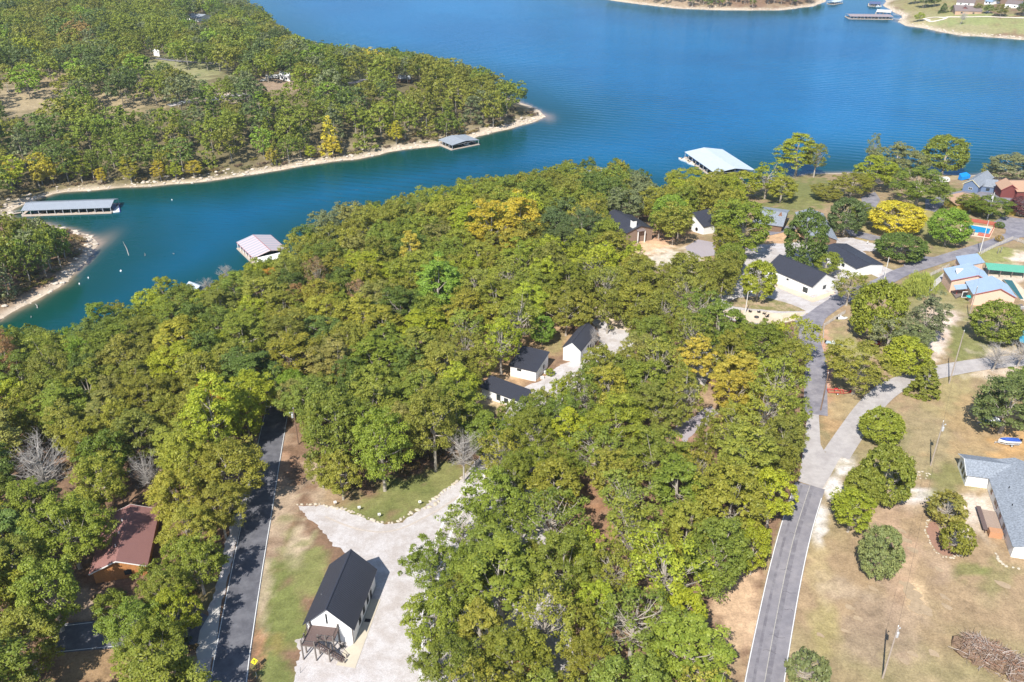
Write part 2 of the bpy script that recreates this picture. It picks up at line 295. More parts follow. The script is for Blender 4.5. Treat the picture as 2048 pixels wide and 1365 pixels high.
pale = mr(gn(1.1, 10, .8).outputs[0], .60, .68, 0, .55); mx2 = n.new("ShaderNodeMix"); mx2.data_type = 'RGBA'; l.new(pale.outputs[0], mx2.inputs[0]); l.new(mx.outputs[2], mx2.inputs[6]); mx2.inputs[7].default_value = (.40, .33, .23, 1)
l.new(mx2.outputs[2], b.inputs["Base Color"])
bp = n.new("ShaderNodeBump"); bp.inputs["Strength"].default_value = .5; bp.inputs["Distance"].default_value = .12; l.new(gn(3, 6).outputs[0], bp.inputs["Height"]); l.new(bp.outputs[0], b.inputs["Normal"])
me.materials.append(gm); gob = bpy.data.objects.new("ground", me); COL.objects.link(gob); tag(gob, kind='structure')

# ------------------------------------------------------------ water
WX = axis((-9000, -1300, 700), (-1300, -300, 12), (-300, 400, 3), (400, 1300, 12), (1300, 9000, 700)); WY = axis((-3000, 150, 450), (150, 700, 3), (700, 1500, 10), (1500, 16000, 900))
wx, wy = np.meshgrid(WX, WY, indexing='ij'); ws = sdf(wx, wy); ni, nj = wx.shape
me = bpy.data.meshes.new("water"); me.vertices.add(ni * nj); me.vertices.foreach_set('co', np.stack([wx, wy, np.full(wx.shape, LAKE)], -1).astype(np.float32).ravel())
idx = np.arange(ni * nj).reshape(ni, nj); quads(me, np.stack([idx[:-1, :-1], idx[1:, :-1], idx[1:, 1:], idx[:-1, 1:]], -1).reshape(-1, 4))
def gauss(px, py, r, asp):
    c = W(px, py, LAKE); m = mpp(c); return np.exp(-(((wx - c[0]) / (r * m)) ** 2 + ((wy - c[1]) / (r * m * asp)) ** 2))
shal = np.exp(np.minimum(ws, 0) / 1.3) + .42 * gauss(200, 485, 22, 2.6) + .5 * gauss(1098, 236, 12, 3) 
cove = np.exp(-(np.minimum(ws, 0) / 62) ** 2)  # murky green near the banks, with the trees' reflection painted into the colour
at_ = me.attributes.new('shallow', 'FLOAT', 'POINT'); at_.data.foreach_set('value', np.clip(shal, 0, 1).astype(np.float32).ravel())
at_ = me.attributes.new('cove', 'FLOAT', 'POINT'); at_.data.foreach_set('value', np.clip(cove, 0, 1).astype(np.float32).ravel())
me.update(calc_edges=True)
wm = bpy.data.materials.new("water"); wm.use_nodes = True; n = wm.node_tree.nodes; l = wm.node_tree.links; b = n["Principled BSDF"]
b.inputs["Roughness"].default_value = .6; b.inputs["Specular IOR Level"].default_value = 0
glo = n.new("ShaderNodeBsdfGlossy"); glo.inputs["Roughness"].default_value = .07; glo.inputs["Color"].default_value = (.32, .57, .92, 1); fre = n.new("ShaderNodeFresnel"); fre.inputs[0].default_value = 1.33
mxs = n.new("ShaderNodeMixShader"); l.new(fre.outputs[0], mxs.inputs[0]); l.new(b.outputs[0], mxs.inputs[1]); l.new(glo.outputs[0], mxs.inputs[2]); l.new(mxs.outputs[0], n["Material Output"].inputs[0])
tc = n.new("ShaderNodeTexCoord")
def attr(nm): x = n.new("ShaderNodeAttribute"); x.attribute_name = nm; return x.outputs["Fac"]
def mixc(f, a, c):
    x = n.new("ShaderNodeMix"); x.data_type = 'RGBA'; l.new(f, x.inputs[0])
    if isinstance(a, tuple): x.inputs[6].default_value = a
    else: l.new(a, x.inputs[6])
    x.inputs[7].default_value = c; return x.outputs[2]
big = gn(.006, 4, .6); mb = mr(big.outputs[0], .35, .65, 0, 1)
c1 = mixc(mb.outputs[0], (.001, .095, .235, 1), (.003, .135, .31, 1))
c2 = mixc(attr('cove'), c1, (.003, .050, .036, 1)); c3 = mixc(attr('shallow'), c2, (.34, .25, .17, 1)); l.new(c3, b.inputs["Base Color"])  # second mix lays the bank green and painted tree reflection over the blue
mp = n.new("ShaderNodeMapping"); mp.inputs["Rotation"].default_value = (0, 0, R(-14)); mp.inputs["Scale"].default_value = (.35, 1, 1); l.new(tc.outputs["Object"], mp.inputs[0])
r1 = n.new("ShaderNodeTexNoise"); r1.inputs["Scale"].default_value = .55; r1.inputs["Detail"].default_value = 5; l.new(mp.outputs[0], r1.inputs["Vector"])
wv = n.new("ShaderNodeTexWave"); wv.wave_type = 'BANDS'; wv.bands_direction = 'Y'; wv.inputs["Scale"].default_value = .048; wv.inputs["Distortion"].default_value = 2.2; wv.inputs["Detail"].default_value = 2; wv.inputs["Detail Scale"].default_value = .35
mp2 = n.new("ShaderNodeMapping"); mp2.inputs["Rotation"].default_value = (0, 0, R(18)); l.new(tc.outputs["Object"], mp2.inputs[0]); l.new(mp2.outputs[0], wv.inputs["Vector"])
msk = mr(gn(.0045, 2, .5).outputs[0], .42, .62, .05, 1); mw = n.new("ShaderNodeMath"); mw.operation = 'MULTIPLY'; l.new(wv.outputs["Fac"], mw.inputs[0]); l.new(msk.outputs[0], mw.inputs[1])
sc_ = n.new("ShaderNodeMath"); sc_.operation = 'MULTIPLY'; sc_.inputs[1].default_value = .55; l.new(mw.outputs[0], sc_.inputs[0])
ad = n.new("ShaderNodeMath"); l.new(sc_.outputs[0], ad.inputs[0]); l.new(r1.outputs[0], ad.inputs[1])
cal = n.new("ShaderNodeMath"); cal.operation = 'SUBTRACT'; cal.inputs[0].default_value = 1.15; l.new(attr('cove'), cal.inputs[1])
bp = n.new("ShaderNodeBump"); bp.inputs["Distance"].default_value = .5; l.new(cal.outputs[0], bp.inputs["Strength"]); l.new(ad.outputs[0], bp.inputs["Height"]); l.new(bp.outputs[0], b.inputs["Normal"]); l.new(bp.outputs[0], glo.inputs["Normal"]); l.new(bp.outputs[0], fre.inputs["Normal"])
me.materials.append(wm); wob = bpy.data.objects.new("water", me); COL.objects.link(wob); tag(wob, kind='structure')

# ------------------------------------------------------------ draped sheets (roads, drives, gravel)
def densify(P, st, jit=0, seed=0):
    out = []; r = random.Random(seed)
    for i in range(len(P)):
        a, b = P[i], P[(i + 1) % len(P)]; L = math.hypot(b[0] - a[0], b[1] - a[1]); n = max(1, int(L / st))
        for k in range(n):
            t = k / n; x = a[0] + (b[0] - a[0]) * t; y = a[1] + (b[1] - a[1]) * t
            if jit: x += r.uniform(-jit, jit) + float(vnoise(np.array(x), np.array(y), 3, seed + 5)) * jit * 3; y += r.uniform(-jit, jit) + float(vnoise(np.array(x), np.array(y), 3, seed + 6)) * jit * 3
            out.append((x, y))
    return out
def drape(name, P, off, m, jit=0, st=1.2, label=None):
    B = densify(P, st, jit, len(P)); arr = np.array(B); x0, y0 = arr.min(0); x1, y1 = arr.max(0)
    xs, ys = np.meshgrid(np.arange(x0, x1, 1.6), np.arange(y0, y1, 1.6)); xs = xs.ravel(); ys = ys.ravel()
    k = inpoly(xs, ys, B) & (polydist(xs, ys, B) > .7); pts = B + list(zip(xs[k].tolist(), ys[k].tolist()))
    v, e, f, *_ = delaunay_2d_cdt([Vector(p) for p in pts], [], [list(range(len(B)))], 1, 1e-4)
    va = np.array([tuple(p) for p in v]); z = H(va[:, 0], va[:, 1]) + off
    me = bpy.data.meshes.new(name); me.from_pydata([(a, b, c) for (a, b), c in zip(va, z)], [], [tuple(q) for q in f]); me.materials.append(m); me.update()
    for p in me.polygons:
        if p.normal.z < 0: p.flip()
    o = bpy.data.objects.new(name, me); COL.objects.link(o); return tag(o, label, kind='structure')
ROADW = []
def ribbon(cl, wd):
    cl = [np.array(c, float) for c in cl]; n = len(cl); wd = wd if hasattr(wd, '__len__') else [wd] * n; Lp, Rp = [], []
    for i, c in enumerate(cl):
        d = cl[min(i + 1, n - 1)] - cl[max(i - 1, 0)]; d /= np.linalg.norm(d) + 1e-9; nn = np.array([-d[1], d[0]]); Lp.append(c + nn * wd[i] / 2); Rp.append(c - nn * wd[i] / 2)
    return Lp, Rp
def smoothline(P, n=6):
    P = [np.array(p, float) for p in P]; out = []
    for i in range(len(P) - 1):
        p0 = P[max(i - 1, 0)]; p1 = P[i]; p2 = P[i + 1]; p3 = P[min(i + 2, len(P) - 1)]
        for k in range(n):
            t = k / n; out.append(.5 * ((2 * p1) + (-p0 + p2) * t + (2 * p0 - 5 * p1 + 4 * p2 - p3) * t * t + (-p0 + 3 * p1 - 3 * p2 + p3) * t ** 3))
    out.append(P[-1]); return out
def strip(name, cl, wd, off, m, label=None):      # densely sampled ribbon with 5 points across
    cl = smoothline(cl, 10); Lp, Rp = ribbon(cl, wd); v = []; f = []; K = 6 if wd > 1 else 1
    for a, b in zip(Lp, Rp):
        for k in range(K + 1):
            p = a + (b - a) * k / K; v.append((p[0], p[1], float(H(p[0], p[1])) + off))
    for i in range(len(Lp) - 1):
        for k in range(K): q = i * (K + 1) + k; f.append((q, q + 1, q + K + 2, q + K + 1))
    me = bpy.data.meshes.new(name); me.from_pydata(v, [], f); me.materials.append(m); me.update()
    for p in me.polygons:
        if p.normal.z < 0: p.flip()
    o = bpy.data.objects.new(name, me); COL.objects.link(o); return tag(o, label, kind='structure')
ASPH_D = mat('dark_asphalt', (.105, .105, .12), .85, .14, .5, .3, 12, alt=(.14, .14, .155), altscale=.25)
ASPH_G = mat('worn_asphalt', (.205, .195, .215), .88, .12, .8, .3, 14, alt=(.255, .24, .255), altscale=.22)
ASPH_L = mat('light_chipseal', (.43, .40, .385), .9, .1, .8, .3, 14, alt=(.36, .33, .32), altscale=.3)
ASPH_M = mat('patched_asphalt', (.19, .18, .205), .88, .14, .8, .3, 14, alt=(.27, .255, .275), altscale=.25)
GRAV = mat('white_gravel', (.53, .50, .49), .95, .22, 4, .8, 9, alt=(.43, .385, .36), altscale=.3)
SANDG = mat('tan_gravel', (.60, .47, .34), .95, .12, 2, .5, 9, alt=(.66, .55, .42), altscale=.3)
GRASSM = mat('dry_grass', (.20, .19, .07), .95, .25, 2, .4, 6, alt=(.40, .29, .19), altscale=.25)
CRACK = mat('crack_seal', (.07, .065, .08), .9, .1)
LR = GP([(448, 1420), (457, 1365), (465, 1310), (489, 1170), (514, 1035), (533, 930), (546, 861), (555, 815), (556, 775), (545, 740), (525, 705)])
strip('left_road', LR, 6.6, .08, ASPH_D)
Lp, Rp = ribbon(smoothline(LR, 10), 6.2); strip('edge_line', Lp, .13, .12, LINE); strip('edge_line', Rp, .13, .12, LINE)
RRP = GP([(1519, 1430), (1529, 1365), (1548, 1260), (1570, 1150), (1592, 1060), (1620, 972)])
strip('right_road', RRP, 6.5, .08, ASPH_G)
Lp, Rp = ribbon(smoothline(RRP[:-1] + [GP([(1614, 990)])[0]], 10), 6.2); strip('edge_line', Lp, .14, .12, LINE); strip('edge_line', Rp, .14, .12, LINE)
WEAR = mat('road_wear', (.165, .155, .175), .88, .2, .8, .3, 14, alt=(.21, .20, .215), altscale=.4)
strip('road_wear', [np.array(p) + (.55, 0) for p in RRP], .9, .1, WEAR); strip('road_wear', [np.array(p) - (1.9, 0) for p in RRP], .5, .1, WEAR)
strip('centre_line', RRP, .12, .12, LINEC)
rc = smoothline(RRP, 10); rr = random.Random(4)
for k in range(9):
    i = rr.randrange(4, len(rc) - 4); d = rc[i + 1] - rc[i]; d /= np.linalg.norm(d); nn = np.array([-d[1], d[0]]); a0 = rr.uniform(-3, 0); a1 = a0 + rr.uniform(1.5, 3.2)
    strip('road_crack', [rc[i] + nn * (a0 + (a1 - a0) * t / 4) + d * rr.uniform(-.4, .4) for t in range(5)], .07, .115, CRACK)
drape('junction', GP([(1597, 964), (1644, 979), (1662, 950), (1677, 922), (1700, 895), (1650, 906), (1641, 890), (1638, 840), (1637, 800), (1622, 800), (1612, 850), (1606, 902)]), .10, ASPH_L)
SIDE = GP([(1672, 912), (1705, 862), (1742, 812), (1780, 778), (1830, 758), (1872, 746), (1955, 731), (2040, 722), (2140, 715)])
strip('side_road', SIDE, [6.5] * 0 or 6.2, .13, ASPH_L)
UPP = GP([(1631, 830), (1631, 770), (1630, 720), (1618, 672), (1622, 645), (1655, 617), (1700, 590), (1760, 567), (1805, 545), (1860, 527), (1920, 508), (1975, 491), (2030, 470), (2100, 440)])
strip('upper_road', UPP, 6.0, .12, ASPH_M)
drape('driveway_apron', GP([(1588, 645), (1623, 624), (1662, 604), (1690, 600), (1650, 640), (1630, 690), (1612, 680)]), .145, ASPH_M)
drape('parking_lot', GP([(1984, 447), (2005, 434), (2060, 440), (2110, 450), (2090, 475), (2030, 476), (1990, 492), (1970, 490), (2010, 470), (2012, 460)]), .15, ASPH_M)
drape('hill_drive', GP([(1806, 530), (1838, 505), (1848, 514), (1879, 516), (1900, 512), (1850, 535), (1815, 545)]), .16, ASPH_M)
drape('hill_drive', GP([(1690, 460), (1712, 462), (1768, 476), (1766, 482), (1740, 482), (1700, 472)]), .12, ASPH_M)
drape('hill_drive', GP([(1560, 455), (1620, 445), (1600, 458), (1540, 472), (1530, 465)]), .12, ASPH_M)
drape('upper_drive', GP([(1885, 392), (1945, 376), (1975, 384), (2010, 395), (2060, 400), (2060, 415), (2010, 410), (1970, 405), (1900, 402), (1870, 425), (1850, 420), (1850, 400)]), .12, ASPH_M)
drape('upper_drive', GP([(1722, 395), (1750, 385), (1760, 400), (1745, 430), (1730, 428), (1725, 412)]), .12, ASPH_M)
GRAVELP = GP([(600, 1012), (640, 1013), (692, 1023), (740, 1042), (772, 1050), (800, 1045), (842, 1022), (880, 986), (920, 962), (950, 925), (985, 880), (1000, 840), (1090, 850), (1100, 960), (1090, 1060), (1120, 1180),
              (1150, 1300), (1180, 1420), (585, 1420), (590, 1340), (603, 1315), (590, 1282), (640, 1270), (640, 1200), (690, 1108), (668, 1094), (666, 1085), (640, 1062), (628, 1045), (614, 1035)])
drape('gravel_courtyard', GRAVELP, .07, GRAV, .3, .6)
RUT = mat('packed_gravel', (.66, .63, .61), .95, .1, 2); RUTD = mat('dirty_gravel', (.47, .41, .36), .95, .25, 2)
for P_, m_ in (([(952, 940), (925, 985), (890, 1040), (860, 1120), (845, 1250), (840, 1400)], RUT), ([(970, 950), (945, 995), (910, 1050), (882, 1130), (868, 1250), (866, 1400)], RUT), ([(930, 985), (870, 1025), (790, 1062), (720, 1060), (650, 1035)], RUTD)):
    strip('wheel_rut', GP(P_), .55, .10, m_)
drape('gravel_lane', GP([(1000, 845), (1020, 800), (1050, 775), (1080, 765), (1110, 735), (1150, 720), (1200, 690), (1195, 660), (1180, 640), (1200, 636), (1250, 650), (1270, 690), (1260, 740), (1180, 790), (1100, 860)]), .09, GRAV, .3)
drape('gravel_lane', GP([(1200, 640), (1170, 625), (1180, 610), (1255, 640), (1262, 662), (1235, 660)]), .11, SANDG, .2)
drape('gravel_lane', GP([(1385, 700), (1430, 690), (1440, 730), (1410, 775), (1385, 760)]), .07, GRAV, .3)
drape('gravel_lane', GP([(1360, 850), (1420, 810), (1440, 830), (1360, 890), (1320, 885)]), .07, mat('grey_gravel', (.36, .32, .34), .95, .1, 4), .3)
drape('gravel_drive', GP([(1412, 602), (1450, 582), (1482, 548), (1490, 520), (1478, 502), (1520, 490), (1590, 486), (1640, 480), (1700, 476), (1755, 490), (1752, 503), (1725, 503), (1760, 530), (1805, 548), (1795, 562), (1765, 560),
                           (1740, 548), (1690, 560), (1672, 590), (1655, 603), (1625, 622), (1590, 642), (1530, 652), (1470, 642), (1435, 630)]), .07, GRAV, .25)
drape('sandy_path', GP([(1450, 622), (1500, 622), (1560, 628), (1612, 624), (1590, 642), (1560, 648), (1530, 650), (1470, 640), (1440, 628)]), .10, SANDG, .15)
drape('grass_island', GP([(1456, 607), (1472, 597), (1505, 594), (1545, 599), (1585, 610), (1612, 623), (1565, 624), (1505, 619), (1462, 613)]), .13, GRASSM, .15)
drape('sandy_apron', GP([(1549, 566), (1560, 566), (1625, 597), (1668, 583), (1672, 588), (1626, 606), (1548, 574)]), .10, SANDG, .08)
drape('gravel_pad', GP([(1370, 495), (1395, 480), (1428, 486), (1432, 512), (1400, 515), (1378, 508)]), .10, mat('grey_gravel', (.36, .32, .34), .95, .1, 4), .15)
SHOULDER = GP([(372, 1420), (388, 1365), (398, 1290), (430, 1180), (452, 1080), (478, 1000), (500, 960), (503, 975), (490, 1010), (480, 1060), (465, 1120), (445, 1200), (425, 1310), (419, 1365), (408, 1420)])
drape('gravel_shoulder', SHOULDER, .06, GRAV, .25)
drape('concrete_apron', GP([(392, 1305), (400, 1262), (446, 1185), (440, 1230), (430, 1315), (395, 1320)]), .09, GREYCONC)
drape('far_drive', GP([(100, 1250), (250, 1238), (400, 1225), (430, 1240), (425, 1290), (300, 1292), (110, 1308)]), .07, ASPH_D)
for a, b in (((110, 1255), (185, 1246)), ((110, 1306), (235, 1293))): strip('edge_line', GP([a, b]), .13, .11, LINE)
strip('peninsula_road', GP([(310, 117), (345, 122), (400, 126), (470, 130)]), 5, .3, ASPH_G)
strip('peninsula_road', GP([(420, 203), (455, 193), (505, 190)]), 6, .3, ASPH_L); strip('peninsula_road', GP([(337, 212), (384, 203)]), 6, .3, ASPH_L)
strip('peninsula_road', GP([(665, 180), (700, 168), (735, 160)]), 5, .3, ASPH_M)
PATHM = mat('pale_path', (.70, .62, .52), .9, .08)
strip('far_path', GP([(1860, 41), (1848, 39), (1862, 36), (1890, 36), (1905, 35), (1990, 35), (2048, 37)]), 3.2, .3, PATHM)
strip('far_path', GP([(1848, 39), (1862, 44), (1885, 40), (1893, 36)]), 3, .3, PATHM)
strip('garden_path', GP([(1849, 588), (1870, 568), (1893, 548)]), 2, .1, GREYCONC)
strip('garden_path', GP([(1893, 402), (1925, 388), (1960, 380)]), .7, .1, CONC)

rb_ = random.Random(31); ROCKM = mat('bedrock', (.36, .27, .175), .9, .2, 1.2, .4, 5)
for k, (px, py, s) in enumerate(((1803, 1062, 1.3), (1812, 1082, 1.6), (1822, 1100, 1.5), (1815, 1172, 2.0), (1824, 1186, 2.4), (1832, 1200, 2.2), (1842, 1214, 2.6), (1829, 1221, 1.8), (1850, 1226, 1.6), (1890, 1196, 1.4), (1893, 1214, 1.3), (1878, 1140, 1.2), (1745, 1176, 1.3), (1700, 1215, 1.2), (1716, 1238, 1.1), (1808, 1322, 1.4), (1826, 1308, 1.2), (2005, 1170, 1.6), (1690, 1262, 1.0), (1868, 1308, 1.3), (1640, 1270, 1.0))):
    g = G(px, py); n_ = 9; P_ = [(g[0] + s * math.cos(6.283 * i / n_) * rb_.uniform(.5, 1.1) * .75 - s * .35 * math.sin(6.283 * i / n_), g[1] + s * math.sin(6.283 * i / n_) * rb_.uniform(.6, 1.15) * .75) for i in range(n_)]
    drape('bare_rock', P_, .05, ROCKM, .08, .5)
# ------------------------------------------------------------ buildings
FOOT = []                                   # world footprints kept free of trees
def frame(A, B):
    A = np.array(A[:2]); B = np.array(B[:2]); d = B - A; L = float(np.linalg.norm(d)); return (A + B) / 2, math.atan2(d[1], d[0]), L
def window(parent, face, u, z, w_, h_, Lx, Wy, trim=BLACK, mull=1):
    """face: 'y-' / 'y+' long walls, 'x-' / 'x+' end walls; u along the wall"""
    f = MB(); p = MB(); t = .07
    def pt(a, b, o): return {'y-': (a, -Wy - o, b), 'y+': (-a, Wy + o, b), 'x-': (-Lx - o, -a, b), 'x+': (Lx + o, a, b)}[face]
    def bx(mb, a0, a1, b0, b1, o0, o1):
        q = [pt(a, b, o) for a in (a0, a1) for b in (b0, b1) for o in (o0, o1)]; xs = [k[0] for k in q]; ys = [k[1] for k in q]; mb.box(min(xs), max(xs), min(ys), max(ys), b0, b1)
    bx(f, u - w_ / 2 - t, u - w_ / 2, z, z + h_, .004, .06); bx(f, u + w_ / 2, u + w_ / 2 + t, z, z + h_, .004, .06)
    bx(f, u - w_ / 2 - t, u + w_ / 2 + t, z + h_, z + h_ + t, .004, .06); bx(f, u - w_ / 2 - t, u + w_ / 2 + t, z - t, z, .004, .08)
    for k in range(mull): c = u - w_ / 2 + w_ * (k + 1) / (mull + 1); bx(f, c - .03, c + .03, z, z + h_, .004, .05)
    bx(p, u - w_ / 2, u + w_ / 2, z, z + h_, .003, .025)
    fr = f.build('window', trim, parent); p.build('pane', GLASS, fr); return fr
def door(parent, face, u, w_, h_, Lx, Wy, m=BLACK, z=0.0):
    p = MB(); t = .05
    def pt(a, b, o): return {'y-': (a, -Wy - o, b), 'y+': (-a, Wy + o, b), 'x-': (-Lx - o, -a, b), 'x+': (Lx + o, a, b)}[face]
    q = [pt(a, b, o) for a in (u - w_ / 2, u + w_ / 2) for b in (z, z + h_) for o in (.003, .05)]; xs = [k[0] for k in q]; ys = [k[1] for k in q]
    p.box(min(xs), max(xs), min(ys), max(ys), z, z + h_); d = p.build('door', m, parent)
    k = MB(); c = pt(u + w_ * .38, z + 1.0, .08); k.box(c[0] - .04, c[0] + .04, c[1] - .04, c[1] + .04, z + .95, z + 1.08); k.build('handle', GALV, d); return d
def roof_plane(mb, e0, e1, r1, r0, seam=0, th=.14, cap=True):   # eave e0->e1, ridge r0..r1 ; seams run from eave to ridge
    mb.slab([e0, e1, r1, r0], th)
    if seam:
        e0, e1, r0, r1 = map(np.array, (e0, e1, r0, r1)); L = np.linalg.norm(e1 - e0); n = max(2, int(L / seam)); nn = np.cross(e1 - e0, r0 - e0); nn = nn / np.linalg.norm(nn)
        if nn[2] < 0: nn = -nn
        for k in range(n + 1):
            t = k / n; a = e0 + (e1 - e0) * t; b = r0 + (r1 - r0) * t; s = (e1 - e0) / L * .022
            mb.poly([a - s + nn * .004, a + s + nn * .004, a + nn * .05]); mb.poly([a - s, a + nn * .05, b + nn * .05, b - s]); mb.poly([a + nn * .05, a + s, b + s, b + nn * .05])
def gable(name, label, cat, A, B, e1, e2, he, hr, roofm, wallm, seam=0, over=.45, base=None, group=None, skirt=1.0, trim=None, asym=None, wallsub=None, foot=True):
    """A, B ridge ends in the photograph at height hr over the base; e1, e2 photograph points on the two eaves (None = mirror)"""
    g = G(*(base or ((A[0] + B[0]) / 2, (A[1] + B[1]) / 2 + 20))); gz = g[2]
    a = W(*A, gz + hr); b_ = W(*B, gz + hr); ctr, rz, L = frame(a, b_); d = np.array([math.cos(rz), math.sin(rz)]); nn = np.array([-d[1], d[0]])
    ws = []
    for e, s in ((e1, -1), (e2, 1)):
        ws.append(abs(float(np.dot(W(*e, gz + he)[:2] - ctr, nn))) if e else None)
    w1 = ws[0] or ws[1]; w2 = ws[1] or ws[0]
    if asym is None: w1 = w2 = (w1 + w2) / 2
    root = empty(name, (ctr[0], ctr[1], gz), rz, label, cat, group)
    h = L / 2; ho = h - over; o1 = w1 - over; o2 = w2 - over; zc = lambda y: hr - (hr - he) * (abs(y) / (w1 if y < 0 else w2)) - .16
    m = MB(); zb = -skirt
    m.poly([(-ho, -o1, zb), (ho, -o1, zb), (ho, -o1, zc(-o1)), (-ho, -o1, zc(-o1))]); m.poly([(ho, o2, zb), (-ho, o2, zb), (-ho, o2, zc(o2)), (ho, o2, zc(o2))])
    for s in (-1, 1):
        q = [(s * ho, -o1, zb), (s * ho, o2, zb), (s * ho, o2, zc(o2)), (s * ho, 0, hr - .16), (s * ho, -o1, zc(-o1))]
        m.poly(q if s > 0 else q[::-1])
    m.build('wall', wallm, root)
    r = MB(); roof_plane(r, (-h, -w1, he), (h, -w1, he), (h, 0, hr), (-h, 0, hr), seam); roof_plane(r, (h, w2, he), (-h, w2, he), (-h, 0, hr), (h, 0, hr), seam)
    if seam: r.box(-h - .02, h + .02, -.14, .14, hr + .005, hr + .07)
    ro = r.build('roof', roofm, root)
    if trim:
        t = MB()
        for s in (-1, 1):
            for (wy) in (-w1, w2):
                t.slab([(s * h, wy, he + .03), (s * (h + .05), wy, he + .03), (s * (h + .05), 0, hr + .03), (s * h, 0, hr + .03)], .26)
        t.build('fascia', trim, root)
    if foot: FOOT.append([(ctr + d * sx * h + nn * sy)[:2] for sx, sy in ((-1, -w1), (1, -w1), (1, w2), (-1, w2))])
    return root, ho, (o1, o2), ro
def shed(name, label, cat, hi0, hi1, lo1, lo0, hh, hl, roofm, wallm, seam=0, over=.35, base=None, group=None, skirt=1.0):
    """roof rectangle: high edge hi0->hi1, low edge lo0->lo1 (photograph points)"""
    g = G(*(base or lo0)); gz = g[2]; a, b_ = W(*hi0, gz + hh), W(*hi1, gz + hh); c, e = W(*lo1, gz + hl), W(*lo0, gz + hl)
    ctr = (a + b_ + c + e)[:2] / 4; m1 = (a + e) / 2; m2 = (b_ + c) / 2; d = (m2 - m1)[:2]; L = float(np.linalg.norm(d)); d = d / L; rz = math.atan2(d[1], d[0]); nn = np.array([-d[1], d[0]])
    wy = (abs(np.dot(a[:2] - ctr, nn)) + abs(np.dot(b_[:2] - ctr, nn)) + abs(np.dot(c[:2] - ctr, nn)) + abs(np.dot(e[:2] - ctr, nn))) / 4; s = 1 if np.dot((a + b_)[:2] / 2 - ctr, nn) > 0 else -1
    root = empty(name, (ctr[0], ctr[1], gz), rz, label, cat, group); h = L / 2; ho = h - over; o = wy - over; zz = lambda y: hl + (hh - hl) * ((y * s + wy) / (2 * wy)) - .16
    m = MB(); m.poly([(-ho, -o, -skirt), (ho, -o, -skirt), (ho, -o, zz(-o)), (-ho, -o, zz(-o))]); m.poly([(ho, o, -skirt), (-ho, o, -skirt), (-ho, o, zz(o)), (ho, o, zz(o))])
    m.poly([(ho, -o, -skirt), (ho, o, -skirt), (ho, o, zz(o)), (ho, -o, zz(-o))]); m.poly([(-ho, o, -skirt), (-ho, -o, -skirt), (-ho, -o, zz(-o)), (-ho, o, zz(o))]); m.build('wall', wallm, root)
    r = MB(); e0, e1 = ((-h, -wy, zz(-wy) + .16), (h, -wy, zz(-wy) + .16)); r1, r0 = ((h, wy, zz(wy) + .16), (-h, wy, zz(wy) + .16))
    if s < 0: e0, e1, r1, r0 = r1, r0, e0, e1
    roof_plane(r, e0, e1, r1, r0, seam); r.build('roof', roofm, root)
    FOOT.append([(ctr + d * sx * h + nn * sy * wy) for sx, sy in ((-1, -1), (1, -1), (1, 1), (-1, 1))]); return root, ho, o
def info(t, *a): print('INFO', t, *[np.round(x, 2) if not isinstance(x, str) else x for x in a])

# 1. white workshop with the outside stair (foreground)
hs, ho, (o1, o2), _ = gable('white_house', 'white house with steep black metal roof and timber stair deck on the gravel court', 'house', (651, 1219), (702, 1099), (706, 1263), (602, 1252), 4.0, 8.6, DARKMETAL, WHITE, .42, .5, base=(700, 1290), skirt=.3)
info('house1', ho, o1, hs.location[:], math.degrees(hs.rotation_euler.z))
# ridge A (near) is at local -x ; near gable end is face x-
window(hs, 'x-', -.3, 4.6, .16, 2.2, ho, o1, mull=0); door(hs, 'x-', .8, 1.6, 2.1, ho, o1, WHITEP, 3.72)
for u in (-3.2, -.6, 2.0): window(hs, 'y-', u, 1.0, 1.0, 1.5, ho, o1)
door(hs, 'y-', 4.0, 1.0, 2.1, ho, o1); v = MB(); v.tube([(-1.5, 3.2, 5.0), (-1.5, 3.2, 5.6)], .07, 8); v.build('vent_pipe', GALV, hs)
ft = MB(); ft.box(-ho - .03, ho, -o1 - .02, o1 + .02, -.3, .18); ft.build('foundation', GREYCONC, hs)
for s_g in (-1, 1):
    p = MB(); p.box(-ho - .16, -ho - .004, s_g * o1 - .15 * (s_g > 0) , s_g * o1 + .15 * (s_g < 0), 0, 3.9); p.build('corner_post', GREYWOOD, hs)
# deck: platform out from the near gable, posts, stair down to the right
DZ = 3.7; dk = MB(); X0 = -ho - 3.0; dk.box(X0, -ho - .02, -1.8, 3.6, DZ - .1, DZ)
for k in range(22): yy = -1.78 + k * .245; dk.box(X0, -ho - .02, yy, yy + .225, DZ + .001, DZ + .025)
dk.box(X0 - 1.6, X0, 1.2, 3.6, DZ - .1, DZ)
for k in range(9): dk.box(X0 - 1.6, X0, 1.22 + k * .265, 1.46 + k * .265, DZ + .001, DZ + .025)
de = dk.build('deck', DECK, hs)
bm_ = MB(); bm_.box(X0 - 1.6, X0 - 1.5, 1.2, 3.6, DZ - .35, DZ - .1); bm_.box(X0, X0 + .1, -1.8, 1.2, DZ - .35, DZ - .1); bm_.box(X0 - 1.5, -ho - .02, 3.5, 3.6, DZ - .35, DZ - .1); bm_.box(X0 + .1, -ho - .02, -1.8, -1.7, DZ - .35, DZ - .1); bm_.build('beam', GREYWOOD, hs)
